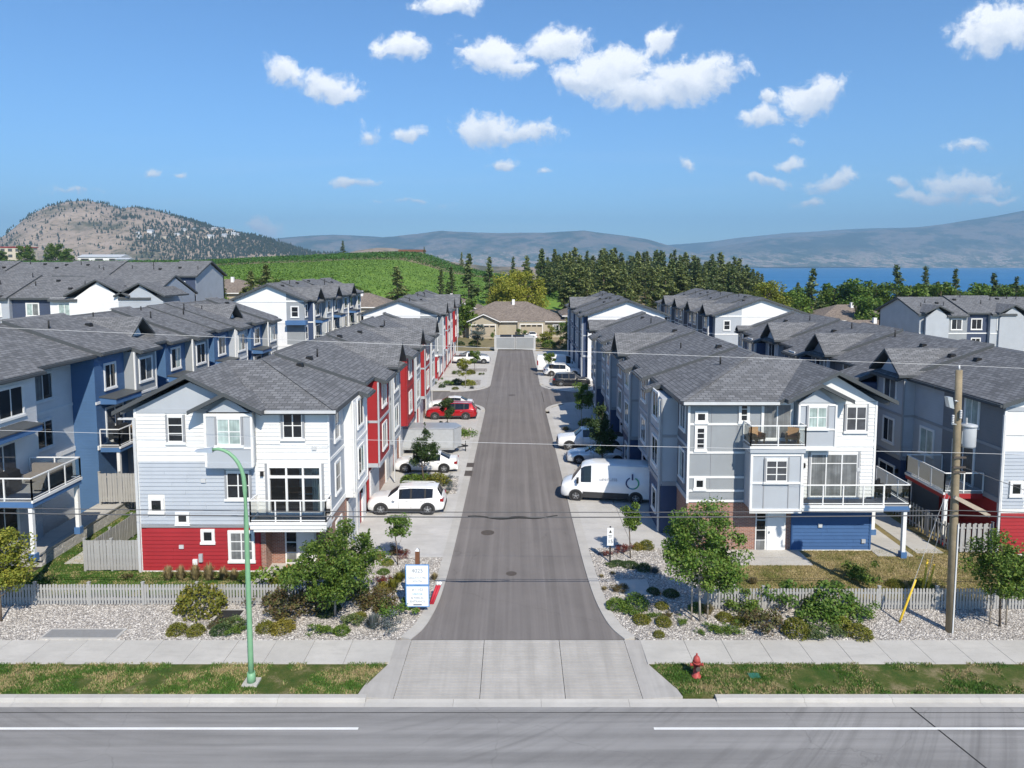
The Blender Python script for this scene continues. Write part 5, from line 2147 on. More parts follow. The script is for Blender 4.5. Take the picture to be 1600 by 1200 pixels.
Ew = [S(5.2, 0, 'lap_char', 'lap_red', w2=.8, w3=1.1, gf=None, tm='grey_trim', bal=2.1, bu=(1.3, .2), fas='red_panel', can=False),
      S(3.0, -.0, 'lap_grey', 'lap_char', w2=1.3, w3=0, gf=None, tm='grey_trim'),
      S(3.2, .7, 'lap_grey', 'navy_panel', w2=1.2, w3=1.4, gf='patio', gab=True, tm='grey_trim', dz=.2),
      S(3.0, 2.2, 'navy_panel', 'navy_panel', w2=0, w3=0, tm='light_panel', dz=.0, eo=-.2)]
for i in range(3):
    Ew += [S(4.2, .3, 'dark_panel', 'navy_panel', w2=1.4, w3=1.4, gf='patio', tm='grey_trim', dz=.0),
           S(3.2, .8, 'lap_grey' if i % 2 else 'dark_panel', 'navy_panel', w2=1.3, w3=1.5, gab=True, tm='light_panel', dz=.2),
           S(3.2, 1.8, 'navy_panel', 'navy_panel', w2=0, w3=1.0, tm='light_panel', dz=.2, eo=-.2)]
Eb, dE = block('townhouse_row', 'shaded dark townhouse row with glass balcony at the far right edge', 25.0, 34.6, 35.7, 76, 0., None, Ew, 'custom', 8.0, .36, 'white_panel')
FE = Face(25.0, 35.7, (1, 0), (0, -1))
WE = 9.6
mb = MB()
zr = dE['zr']
mb.prism([FE.p(.004, -.25, 2.3), FE.p(WE, -.25, 2.3), FE.p(WE, -.25, 7.9), FE.p(WE / 2, -.25, zr - .1), FE.p(.004, -.25, 7.9)],
         [FE.p(.004, 0, 2.3), FE.p(WE, 0, 2.3), FE.p(WE, 0, 7.9), FE.p(WE / 2, 0, zr - .1), FE.p(.004, 0, 7.9)])
we = mb.build('end_wall', 'board_white', Eb)
boards(FE, .08, WE, 2.5, 5.5, 0, [(.35, 1.15, 3.1, 4.0)], 'board_blue_grey', we)
band(FE, -.03, WE, 5.5, 5.66, 0, Eb)
band(FE, -.03, WE, 6.35, 6.46, 0, Eb)
band(FE, -.03, WE, 7.6, 7.8, 0, Eb, 'light_panel')
for u in (.0, 1.2, 2.5):
    mb = MB()
    FE.box(mb, u - .05, u + .03 if u else .06, -.02, .05 if u == 0 else .03, 2.4, 7.6)
    mb.build('batten', 'white_trim', Eb)
mb = MB()
FE.box(mb, 0.002, WE, -.25, 0, -3, 2.3)
wr = mb.build('wall', 'lap_red', Eb)
boards(FE, .06, WE, .1, 2.26, 0, [], 'board_red', wr)
band(FE, -.03, WE, -.2, .1, 0, Eb, 'white_trim', 'base_board')
band(FE, -.03, WE, 2.27, 2.48, 0, Eb, 'white_trim')
window(FE, .5, 1.0, 3.25, 3.85, Eb, .035, 1, 1, 'pane_dark', False)
mb = MB()
FE.box(mb, -.12, -.02, .0, .1, 0, 7.4)
mb.build('downspout', 'gutter', Eb)
remember(Eb)

# ------------------------------------------------------------------ rows further back
ent = street('grey_panel', 'grey_panel', 'red_panel', 'red_panel', 3, 'red_panel', .6)
Bb, dB = block('townhouse_row', 'white gabled row with red bays left of the drive beyond the cross lane', -19.8, -10.0, 91.0, 119.0, .5, ent, None, 'gable', 8.25, .36,
               'white_panel', [(-19.797, -12.2, 'white_panel'), (-12.2, -10.003, 'grey_panel')])
FB = Face(0, 91.0, (1, 0), (0, -1))
mb = MB()
FB.box(mb, -12.19, -10.02, -.05, .01, .4, 3.2)
mb.build('wall', 'red_panel', Bb)
window(FB, -11.4, -10.8, 6.6, 7.8, Bb, .01, 1, 2, 'pane_dark', False)
Gw = [S(.6, 0, 'navy_panel', 'navy_panel')]
for i in range(3):
    Gw += [S(3.0, .6, 'navy_panel', 'navy_panel', w2=1.4, w3=1.4, gf='garage', tm='light_panel'), S(2.2, 0, 'dark_panel', 'navy_panel', w2=.9, w3=.9, gf='entry', tm='light_panel', dz=.16),
           S(3.2, .7, 'navy_panel' if i % 2 else 'dark_panel', 'navy_panel', w2=1.4, w3=1.4, gf='garage', tm='light_panel', dz=.16, gab=(i == 1))]
Gb, dG = block('townhouse_row', 'navy row with white gable end right of the drive beyond the cross lane', 9.4, 19.6, 91.5, 121.0, .3, None, Gw, 'gable', 8.3, .36, 'white_panel')
Fe = [S(1.5, 0, 'grey_panel', 'grey_panel', w3=.8, w2=.8)]
for i in range(3):
    Fe += [S(3.2, .7, 'navy_panel', 'navy_panel', w2=1.3, w3=1.4, bal=1.2, gf='patio', gab=True), S(2.8, -.6, 'dark_panel', 'dark_panel', w2=1.2, w3=1.2, eo=.5, dz=.16), S(3.0, .6, 'light_panel', 'grey_panel', w3=1.4, w2=1.2, gf='patio', dz=.16)]
Fb_, dF = block('townhouse_row', 'row with tall white gable end behind the blue rooftops left of centre', -33.4, -25.0, 84.0, 112.0, 2.6, Fe, None, 'gable', 8.3, .42,
                'white_panel', [(-33.397, -27.1, 'white_panel'), (-27.1, -25.003, 'grey_panel')])
FF = Face(0, 84.0, (1, 0), (0, -1))
window(FF, -26.5, -25.7, 8.9, 10.1, Fb_, .01, 1, 2, 'pane_dark', False)
mb = MB()
FF.box(mb, -27.0, -24.6, .02, .9, 8.0, 8.5)
mb.build('canopy', 'blue_panel', Fb_)
Hw = [S(1.2, 0, 'grey_panel', 'grey_panel')]
for i in range(4):
    Hw += [S(3.0, .6, 'navy_panel', 'navy_panel', w2=1.3, w3=1.4, gab=True), S(2.6, 0, 'red_panel' if i % 2 else 'dark_panel', 'dark_panel', w2=1.1, w3=1.1, dz=.18), S(3.2, .7, 'dark_panel', 'dark_panel', w3=1.4, w2=1.4, dz=.18)]
Hb, dH = block('townhouse_row', 'distant row with white gable end in front of the big golden green tree', 27.4, 40.2, 97.0, 134.0, 0., None, Hw, 'gable', 8.2, .34,
               'white_panel', [(27.403, 31.0, 'light_panel'), (31.0, 40.197, 'white_panel')])
FH = Face(0, 97.0, (1, 0), (0, -1))
window(FH, 28.6, 29.4, 6.2, 7.4, Hb, .01, 1, 2, 'pane_dark', False)


def cross_block(name, label, xa, xb, ya, yb, g, segs, mats, plate=8.2, pitch=.4, gables=(), end='lap_grey'):
    """a row running left to right whose long south wall faces the road"""
    root = empty(name, ((xa + xb) / 2, (ya + yb) / 2, g))
    tag(root, label, 'townhouse row')
    zp, yr = g + plate, (ya + yb) / 2
    half = (yb - ya) / 2
    zr = zp + pitch * half
    F = Face(xa, ya, (1, 0), (0, -1))
    u = 0
    i = 0
    W = xb - xa
    while u < W - .5:
        L = min(segs[i % len(segs)], W - u)
        ue = .03 if u + L > W - .6 else 0
        us = .03 if u == 0 else 0
        m = mats[i % len(mats)]
        p = .5 if i % 2 else 0
        mb = MB()
        F.box(mb, u + us, u + L - ue, -2, p, g - 4, zp + .02)
        mb.build('wall', m, root)
        window(F, u + L / 2 - .7, u + L / 2 + .7, zp - 2.1, zp - .7, root, p, 2, 1, side=False)
        if i % 2 == 0:
            window(F, u + L / 2 - .6, u + L / 2 + .6, zp - 4.8, zp - 3.4, root, p, 2, 1, side=False)
        band(F, u + .02, u + L - .02, zp - 2.75, zp - 2.6, p, root)
        dz = .2 if (i // 2) % 2 else 0
        e = p + .45
        ra, rb = xa + u - (.4 if u == 0 else 0), xa + u + L + (.4 if u + L > W - .6 else 0)
        roof_slab([(ra, ya - e, zp + dz + .2 - pitch * e), (rb, ya - e, zp + dz + .2 - pitch * e), (rb, yr, zr + dz + .2), (ra, yr, zr + dz + .2)], .24, SE, root)
        roof_slab([(ra, yr, zr + dz + .2), (rb, yr, zr + dz + .2), (rb, yb + .5, zp + dz + .2 - pitch * .5), (ra, yb + .5, zp + dz + .2 - pitch * .5)], .24, SE, root)
        for _ in range(2):
            t = random.uniform(.1, .7)
            xv, yv = random.uniform(ra + .3, rb - .3), yr - half * t
            zv = zr + dz + .2 - pitch * half * t
            mb = MB()
            if random.random() < .5:
                mb.box(xv - .18, xv + .18, yv - .18, yv + .18, zv - .1, zv + .22)
                mb.build('roof_vent', 'black', root)
            else:
                mb.tube([(xv, yv, zv - .1), (xv, yv, zv + .55)], .055, 8)
                mb.build('vent_pipe', 'black', root)
        u += L
        i += 1
    for gi, (c, hw, m) in enumerate(gables):
        k_ = .04 * gi
        ap = zp + .3 + .5 * hw
        gable_roof(c - xa, hw + .4, ap + .2, .5, F, 1.2, -half * .9, root, SH)
        tri_wall(F, c - xa - hw, c - xa + hw, c - xa, zp - .5, ap - .15, .5, .75 + k_, m, root)
        mb = MB()
        F.box(mb, c - xa - hw, c - xa + hw, .45, .74 + k_, g - 4, zp - .45)
        mb.build('wall', m, root)
    for xq, s in ((xa, -1), (xb, 1)):
        FQ = Face(xq, 0, (0, 1), (s, 0))
        mb = MB()
        lo = [FQ.p(ya, -.3, g - 4), FQ.p(yb, -.3, g - 4), FQ.p(yb, -.3, zp), FQ.p(yr, -.3, zr), FQ.p(ya, -.3, zp)]
        hi = [FQ.p(ya + .01, 0, g - 4), FQ.p(yb, 0, g - 4), FQ.p(yb, 0, zp), FQ.p(yr, 0, zr), FQ.p(ya + .01, 0, zp)]
        mb.prism(lo, hi)
        mb.build('end_wall', end, root)
    mb = MB()
    mb.box(xa, xb, yb - .3, yb, g - 4, zp)
    mb.build('wall', end, root)
    return root


cross_block('townhouse_row', 'long grey roofed row with blue gable end below the vineyard', -112, -48.5, 108, 118.5, 5.0, [5.2, 3.2], ['lap_navy', 'lap_grey', 'lap_navy', 'dark_panel'], 8.2, .4,
            [(-81, 3.4, 'lap_grey')], 'lap_grey')
cross_block('townhouse_row', 'grey roofed row with white and blue gables behind the far left rooftops', -92, -42.5, 83.5, 94.5, 3.2, [4.8, 3.4], ['lap_navy', 'white_panel', 'navy_panel', 'lap_grey'], 8.0, .4,
            [(-64.5, 4.2, 'lap_grey'), (-48.6, 3.4, 'white_panel'), (-43.6, 2.6, 'lap_grey')], 'lap_grey')
cross_block('townhouse_row', 'pale and dark panelled row under the lake at the right edge', 56.5, 92, 99, 110, .2, [3.4, 3.0, 3.2], ['light_panel', 'grey_panel', 'lap_navy', 'light_panel', 'white_panel'], 8.0, .36,
            [(58.6, 1.6, 'light_panel'), (69.0, 1.8, 'light_panel'), (78.6, 1.8, 'light_panel')], 'lap_grey')


# ------------------------------------------------------------------ tan bungalows beyond the drive
def bungalow(label, x, y, w, d, g, h=2.9, pitch=.42, garages=(), roofm='tan', wallm='lap_tan', cat='house'):
    root = empty('bungalow', (x, y + d / 2, g))
    tag(root, label, cat)
    mb = MB()
    mb.box(x - w / 2, x + w / 2, y, y + d, g - 6, g + h)
    mb.build('wall', wallm, root)
    ov = .6
    half = d / 2 + ov
    zt = g + h + pitch * half
    ze = g + h + .02
    xa, xb, ya, yb = x - w / 2 - ov, x + w / 2 + ov, y - ov, y + d + ov
    ym = (ya + yb) / 2
    ra, rb = xa + half, xb - half
    if ra > rb:
        ra = rb = x
    T1, T2 = ['shingle_tan_end', 'white_trim'], ['shingle_tan_side', 'white_trim']
    roof_slab([(xa, ya, ze), (xb, ya, ze), (rb, ym, zt), (ra, ym, zt)], .2, T1, root, 'roof')
    roof_slab([(xb, yb, ze), (xa, yb, ze), (ra, ym, zt), (rb, ym, zt)], .2, T1, root, 'roof')
    roof_slab([(xa, yb, ze), (xa, ya, ze), (ra, ym, zt)], .2, T2, root, 'roof')
    roof_slab([(xb, ya, ze), (xb, yb, ze), (rb, ym, zt)], .2, T2, root, 'roof')
    F = Face(x, y, (1, 0), (0, -1))
    for (u, gw, proj, gab) in garages:
        mb = MB()
        F.box(mb, u - gw / 2 - .6, u + gw / 2 + .6, -.5, proj, g - 4, g + h - .02)
        mb.build('garage_wall', wallm, root)
        if gab:
            hw = gw / 2 + 1.1
            ap = g + h + .45 * hw + .1
            gable_roof(u, hw, ap, .45, F, proj + .6, -half * .8, root, ['shingle_tan_side', 'white_trim'], .2)
            tri_wall(F, u - gw / 2 - .6, u + gw / 2 + .6, u, g + h - .03, ap - .45, proj - .3, proj, wallm, root)
        mb = MB()
        F.box(mb, u - gw / 2 - .15, u + gw / 2 + .15, proj - .02, proj + .04, g, g + 2.5)
        gd = mb.build('garage_door', 'white_trim', root)
        for k in range(4):
            mb = MB()
            F.box(mb, u - gw / 2, u + gw / 2, proj, proj + .07, g + .03 + k * .58, g + .03 + k * .58 + .56)
            mb.build('door_section', 'garage_tan', gd)
        for k in range(4):
            mb = MB()
            uu_ = u - gw / 2 + gw * (k + .5) / 4
            F.box(mb, uu_ - gw * .1, uu_ + gw * .1, proj + .05, proj + .085, g + 1.9, g + 2.22)
            mb.build('pane', 'pane_dark', gd)
    for u in (-w * .44, w * .42):
        window(F, u - .6, u + .6, g + 1.0, g + 2.2, root, 0, 2, 1, side=False)
    mb = MB()
    mb.box(x + .3, x + .9, ym - 1.6, ym - 1.0, zt - 1.2, zt + .5)
    mb.build('chimney', 'white_trim', root)
    return root


bungalow('tan duplex bungalow with gabled garage at the end of the drive', -1.0, 150, 23, 16, .2, 3.0, .44, [(-5.6, 4.9, 2.2, True), (4.4, 4.6, .6, False)])
bungalow('tan roofed bungalow left behind the duplex, beside the red row', -16.5, 172, 15, 13, 1.5, 3.0, .42, [(4, 4.5, 1.5, True)])
bungalow('tan roofed house with white chimney behind the left gabled rows', -34, 150, 16, 12, 3.0, 3.2, .42)
bungalow('tan roofed house by the vineyard edge behind the white gable', -62, 150, 15, 12, 6.0, 3.2, .42)
bungalow('cream bungalow with grey brown roof behind the navy row', 16.5, 150, 12, 14, 1.0, 3.4, .4, [(-1, 4.4, .5, True)])
bungalow('tan roofed bungalow with chimney right of the golden green tree', 57, 148, 16, 12, 0., 3.4, .42)
bungalow('hip roofed tan house in the middle of the right hand bungalows', 73, 150, 17, 13, .0, 3.4, .42)
bungalow('tan roofed house closest to the dark panelled right row', 84, 138, 15, 13, -.6, 3.4, .4)
bungalow('low tan roof showing in front of the other right hand bungalows', 68, 131, 18, 11, -1.0, 3.2, .38)

# ------------------------------------------------------------------ fences
def picket_mesh(name, w, h, t, pointed=True):
    mb = MB()
    if pointed:
        c = w * .25
        pr = [(-w / 2, 0), (w / 2, 0), (w / 2, h - c), (w / 2 - c, h), (-w / 2 + c, h), (-w / 2, h - c)]
    else:
        pr = [(-w / 2, 0), (w / 2, 0), (w / 2, h), (-w / 2, h)]
    mb.prism([(x, -t / 2, z) for x, z in pr], [(x, t / 2, z) for x, z in pr])
    return mb.mesh(name, 'fence_grey')


PICKET = picket_mesh('picket', .088, .92, .022)
BOARD = picket_mesh('fence_board', .135, 1.5, .025, False)


def fence(name, label, p, q, z=0., h=.92, step=.135, mesh=None, post_step=2.4, two_sided=False):
    p, q = Vector((*p, z)), Vector((*q, z))
    d = q - p
    L = d.length
    d.normalize()
    nrm = Vector((d.y, -d.x, 0))
    rz = math.atan2(d.y, d.x)
    root = empty(name, p)
    tag(root, label, 'fence')
    k = int(L / step)
    for i in range(k):
        c = p + d * (step * (i + .5)) + nrm * .035
        if two_sided and i % 2:
            c -= nrm * .085
        o = put('picket' if mesh is PICKET else 'fence_board', mesh, root, True, c - p + Vector((random.uniform(-.004, .004), 0, random.uniform(-.012, .012) + .05)))
        o.rotation_euler = (0, random.gauss(0, .006), rz)
    for zz in (.22, h - .22):
        mb = MB()
        mb.bar(p + Vector((0, 0, zz + .05)), q + Vector((0, 0, zz + .05)), .04, .085)
        mb.build('rail', 'fence_grey', root)
    m = max(1, round(L / post_step))
    for i in range(m + 1):
        c = p + d * (L * i / m)
        mb = MB()
        mb.box(c.x - .05, c.x + .05, c.y - .05 - .0, c.y + .05, z - .3, z + h + .12)
        mb.box(c.x - .065, c.x + .065, c.y - .065, c.y + .065, z + h + .12, z + h + .15)
        mb.build('fence_post', 'fence_grey', root)
    return root


fence('picket_fence', 'low grey picket fence before the lawn on the left', (-26, 30.3), (-9.3, 30.3), 0, .92, .135, PICKET)
fence('picket_fence', 'low grey picket fence before the dry lawn on the right', (8.3, 29.9), (26, 29.9), 0, .92, .135, PICKET)
fence('privacy_fence', 'grey board fence against the red base of the left row', (-21.1, 33.75), (-18.45, 33.75), .05, 1.5, .155, BOARD, 1.4)
fence('privacy_fence', 'grey board fence running back beside the sloping side path', (-21.15, 33.9), (-21.15, 44.5), .05, 1.2, .16, picket_mesh('fence_board', .13, 1.2, .025, False), 2.0)
fence('privacy_fence', 'grey board screen across the raised patio at far left', (-24.9, 41.6), (-22.5, 41.6), .8, 1.75, .155, picket_mesh('fence_board', .135, 1.75, .025, False), 1.2)
fence('privacy_fence', 'grey board fence along the raised patios at far left', (-22.45, 41.7), (-22.45, 60), .8, 1.6, .16, picket_mesh('fence_board', .135, 1.6, .025, False), 2.0)
fence('privacy_fence', 'grey board fence against the red base at the right edge', (22.9, 36.0), (24.9, 36.0), .03, 1.5, .15, BOARD, 2.0, True)
fence('privacy_fence', 'grey board fence along the side path at right', (22.85, 36.1), (22.85, 47.0), .03, 1.35, .15, picket_mesh('fence_board', .11, 1.35, .025, False), 2.2, True)
fence('privacy_fence', 'grey board screen at the far end of the right side path', (20.9, 47.1), (22.8, 47.1), .03, 1.5, .15, BOARD, 1.9)

# raised patio and block retaining wall at far left
rw = empty('retaining_wall', (-23.7, 34.5, 0))
tag(rw, 'low pale block retaining wall along the raised patio', 'wall')
blk = MB()
blk.hexa([(-.13, -.205, 0), (.13, -.205, 0), (.13, .205, 0), (-.13, .205, 0), (-.12, -.195, .155), (.12, -.195, .155), (.12, .195, .155), (-.12, .195, .155)])
BLK = blk.mesh('block', 'block_stone')
for c in range(4):
    y = 34.5 + (.2 if c % 2 else 0)
    while y < 46:
        o = put('block', BLK, rw, False, (-23.72 - .02 * c + random.uniform(-.012, .012), y, .0 + c * .16))
        y += .415
    xx = -24.0
    while xx > -25.0:
        o = put('block', BLK, rw, False, (xx - (.2 if c % 2 else 0), 34.45, c * .16))
        o.rotation_euler = (0, 0, math.pi / 2)
        xx -= .415
y = 34.5
cap = MB()
cap.box(-.17, .17, -.30, .30, 0, .08)
CAP = cap.mesh('cap_stone', 'block_stone')
while y < 46:
    put('cap_stone', CAP, rw, False, (-23.78, y, .64))
    y += .61
mb = MB()
mb.box(-25.2, -23.95, 34.62, 58, -.5, .66)
struct('patio', mb, 'concrete')
mb = MB()
mb.box(-22.7, -21.3, 34.6, 43, -.1, .05)
struct('side_path', mb, 'concrete')
mb = MB()
mb.box(18.72, 20.55, 35.5, 41, -.1, .06)
struct('patio', mb, 'concrete')
for k in range(8):
    mb = MB()
    mb.box(20.95, 22.35, 35.9 + k * 1.52, 35.9 + k * 1.52 + 1.49, -.1, .052)
    o = mb.build('path_slab', 'concrete')
    o['kind'] = 'structure'
    o.name = 'side_path'

# ------------------------------------------------------------------ street lamp
lx, ly = G(393, 1068)
lamp = empty('street_lamp', (lx, ly, 0))
tag(lamp, 'tall green curved street lamp on the verge at left', 'street lamp')
mb = MB()
path = [(lx, ly, .1)] + [(lx - .00 * i, ly, .1 + i) for i in range(1, 8)]
for t in np.linspace(0, 1, 9):
    a = math.pi / 2 * t * 1.08
    path.append((lx - .95 * (1 - math.cos(a)) - .02, ly, 7.35 + 1.25 * math.sin(min(a, math.pi / 2)) - (.03 if t > .98 else 0)))
n = len(path)
mb.tube(path, [.10 - .05 * (i / (n - 1)) for i in range(n)], 12)
mb.build('pole', 'lamp_green', lamp)
mb = MB()
mb.tube([(lx, ly, .06), (lx, ly, .42)], [.16, .14], 12)
mb.build('pole_base', 'lamp_green', lamp)
mb = MB()
mb.box(lx - .27, lx + .27, ly - .25, ly + .25, -.05, .07)
mb.build('footing', 'concrete', lamp)
ex, _, ez = path[-1]
mb = MB()
mb.hexa([(ex - .62, ly - .08, ez - .06), (ex + .02, ly - .10, ez - .09), (ex + .02, ly + .10, ez - .09), (ex - .62, ly + .08, ez - .06),
         (ex - .58, ly - .06, ez + .0), (ex + .0, ly - .06, ez + .07), (ex, ly + .06, ez + .07), (ex - .58, ly + .06, ez + .0)])
hd = mb.build('lamp_head', 'galvanised', lamp)
mb = MB()
mb.box(ex - .55, ex - .12, ly - .06, ly + .06, ez - .085, ez - .066)
mb.build('lens', 'lamp_clear', hd)

# ------------------------------------------------------------------ utility pole, wires
ux, uy = G(1484, 988)
pole = empty('utility_pole', (ux, uy, 0))
tag(pole, 'weathered wooden utility pole with transformer in gravel at right', 'utility pole')
mb = MB()
mb.tube([(ux, uy, -.3), (ux - .07, uy, 4), (ux - .14, uy, 8), (ux - .2, uy, 10.85)], [.165, .155, .14, .125], 14)
mb.build('pole', 'pole_wood', pole)
mb = MB()
mb.box(ux - .02, ux + .03, uy - .195, uy - .15, 0, 4.6)
mb.build('conduit', 'wire_pale', pole)
tx, ty = ux + .28, uy - .05
mb = MB()
mb.tube([(tx, ty, 7.75), (tx, ty, 7.82), (tx, ty, 8.55), (tx, ty, 8.6)], [.25, .28, .28, .26], 18)
tr = mb.build('transformer', 'steel_grey', pole)
mb = MB()
mb.tube([(tx, ty, 8.58), (tx, ty, 8.66), (tx, ty, 8.70)], [.31, .31, .12], 18)
mb.build('lid', 'steel_grey', tr)
mb = MB()
for k in range(5):
    mb.tube([(tx - .1, ty, 8.70 + k * .05), (tx - .1, ty, 8.725 + k * .05)], [.05 - .004 * k, .035], 8)
mb.build('bushing', 'wire_pale', tr)
mb = MB()
mb.box(tx - .30, tx - .2, ty - .07, ty + .07, 7.9, 8.4)
mb.build('bracket', 'galvanised', tr)
for (dx_, zz) in ((-.46, 8.75), (-.16, 8.95)):
    mb = MB()
    for k in range(5):
        mb.tube([(ux + dx_, uy - .2, zz + k * .07), (ux + dx_, uy - .2, zz + .05 + k * .07)], [.055, .04], 8)
    mb.build('insulator', 'wire_pale', pole)
mb = MB()
mb.tube([(ux - .2, uy, 10.85), (ux - .2, uy, 11.05)], [.045, .03], 8)
mb.build('insulator', 'wire_pale', pole)
mb = MB()
mb.bar((ux - .1, uy, 8.65), (ux - .5, uy - .2, 8.72), .05, .05)
mb.build('arm', 'galvanised', pole)
# area light on a short arm
mb = MB()
mb.tube([(ux - .15, uy, 9.6), (ux - .3, uy - .15, 9.62), (ux - .42, uy - .2, 9.66)], .03, 8)
am = mb.build('light_arm', 'galvanised', pole)
mb = MB()
mb.hexa([(ux - .68, uy - .32, 9.40), (ux - .50, uy - .32, 9.34), (ux - .50, uy - .05, 9.34), (ux - .68, uy - .05, 9.40),
         (ux - .78, uy - .30, 9.82), (ux - .58, uy - .30, 9.80), (ux - .58, uy - .08, 9.80), (ux - .78, uy - .08, 9.82)])
mb.build('floodlight', 'galvanised', am)
for k, (dy_, oz) in enumerate(((-.22, 0), (.22, 0))):
    mb = MB()
    mb.bar((ux - .25 + k * .05, uy + dy_, 5.75 + .0), (ux + 1.25 + k * .12, uy + dy_ + .1, 4.95), .11, .13)
    mb.build('brace', 'stake_wood', pole)
for zz in (6.75, 6.95, 7.35):
    mb = MB()
    mb.box(ux - .34, ux + .16, uy - .2, uy - .13, zz - .035, zz + .035)
    mb.build('clamp', 'iron', pole)


def wire(label, pts, r, mat, name='overhead_wire', n=6, sag=0.):
    out = []
    for i in range(len(pts) - 1):
        a, b = Vector(pts[i]), Vector(pts[i + 1])
        for t in np.linspace(0, 1, 17)[:-1]:
            q = a.lerp(b, t)
            q.z -= sag * 4 * t * (1 - t)
            out.append(tuple(q))
    out.append(tuple(pts[-1]))
    mb = MB()
    mb.tube(out, r, n)
    return tag(mb.build(name, mat), label, 'wire')


wire('thin pale top wire crossing above the rooftops to the pole top', [(-46, uy, 13.75), (ux - .2, uy, 11.04), (44, uy, 10.2)], .0075, 'wire_pale', sag=.12)
wire('pale middle wire crossing in front of the upper windows', [(-46, uy - .15, 9.25), (ux, uy - .2, 7.55), (44, uy - .2, 7.15)], .0075, 'wire_pale', sag=.12)
wire('upper of two thick dark cables crossing above the drive', [(-46, uy - .2, 5.9), (ux, uy - .22, 5.2), (44, uy - .2, 5.6)], 0.016, 'wire', sag=.34)
wire('lower of two thick dark cables crossing above the drive', [(-46, uy - .2, 5.68), (ux, uy - .22, 5.0), (44, uy - .2, 5.4)], .024, 'wire', sag=.34)
mb = MB()
cl = []
for t in np.linspace(0, 1, 24):
    x_ = -1.9 + 3.6 * t
    cl.append((x_, uy - .21, 4.96 - .08 * math.sin(t * math.pi) + .03 * math.sin(t * 14)))
mb.tube(cl, [.02 + .03 * math.sin(math.pi * t) ** 2 for t in np.linspace(0, 1, 24)], 8)
tag(mb.build('cable_splice', 'black'), 'dark coiled splice hanging from the thick cables over the drive', 'cable')
wire('dark service wire dropping from the pole to the right edge', [(ux + .2, uy, 6.9), (26, 24.5, 4.4)], .012, 'wire', sag=.1)
gA, gB = G(1405, 974), G(1442, 930)
wire('guy wire from the pole to the lone yellow guard', [(ux - .1, uy, 7.0), (gA[0], gA[1], .05)], .009, 'wire_pale', 'guy_wire')
wire('guy wire from the pole to the paired yellow guards', [(ux, uy, 7.3), (gB[0], gB[1], .05)], .009, 'wire_pale', 'guy_wire')


def guard(label, p, top, L=1.9):
    p = Vector((p[0], p[1], 0))
    d = (Vector(top) - p).normalized()
    mb = MB()
    a = p + d * .05
    mb.tube([a, a + d * .2, a + d * L], [.045, .048, .04], 8)
    tag(mb.build('wire_guard', 'yellow_guard'), label, 'wire guard')


guard('yellow guy guard leaning in gravel before the right picket fence', gA, (ux - .9, uy + .4, 3.2), 2.0)
guard('left of two yellow guy guards behind the right picket fence', (gB[0] - .05, gB[1]), (gB[0] + .35, gB[1] + .1, 3), 1.6)
guard('right of two yellow guy guards behind the right picket fence', (gB[0] + .16, gB[1]), (gB[0] + .85, gB[1] + .1, 3), 1.4)

# ------------------------------------------------------------------ signs, hydrant, small things
sx_, sy_ = G(653, 958)
sg = empty('entrance_sign', (sx_, sy_, 0))
tag(sg, 'white two-panel entrance sign with blue border beside the drive', 'sign')
mb = MB()
mb.box(sx_ - .09, sx_ + .09, sy_ - .02, sy_ + .16, -.3, 2.75, 0)
mb.build('post', 'post_brown', sg)
mb = MB()
mb.hexa([(sx_ - .1, sy_ - .03, 2.75), (sx_ + .1, sy_ - .03, 2.75), (sx_ + .1, sy_ + .17, 2.75), (sx_ - .1, sy_ + .17, 2.75),
         (sx_ - .03, sy_ + .04, 2.86), (sx_ + .03, sy_ + .04, 2.86), (sx_ + .03, sy_ + .1, 2.86), (sx_ - .03, sy_ + .1, 2.86)])
mb.build('post_cap', 'galvanised', sg)
for z0, z1 in ((1.27, 2.18), (.29, 1.25)):
    mb = MB()
    mb.box(sx_ - .51, sx_ + .51, sy_ - .06, sy_ - .03, z0, z1)
    fr_ = mb.build('panel_border', 'sign_blue', sg)
    mb = MB()
    mb.box(sx_ - .47, sx_ + .47, sy_ - .066, sy_ - .058, z0 + .04, z1 - .04)
    mb.build('panel', 'sign_white', fr_)
mb = MB()
mb.box(sx_ - .18, sx_ + .18, sy_ - .069, sy_ - .064, .37, .42)
mb.build('underline', 'sign_dark', sg)
for txt, size, z, m in (('4025', .25, 1.83, 'sign_text'), ('GELLATLY RD', .125, 1.56, 'sign_text'), ('SOUTH', .125, 1.40, 'sign_text'),
                        ('# 1-102', .15, 1.02, 'sign_text'), ('VISITOR', .125, .82, 'logo_teal'), ('& PARCEL', .125, .66, 'sign_text'), ('ENTRANCE', .125, .50, 'sign_text')):
    me = text_mesh(txt, size)
    me.materials.clear()
    me.materials.append(MATS[m])
    o = put('lettering', me, sg, False, (sx_, sy_ - .0685, z))
    o.rotation_euler = (math.pi / 2, 0, 0)

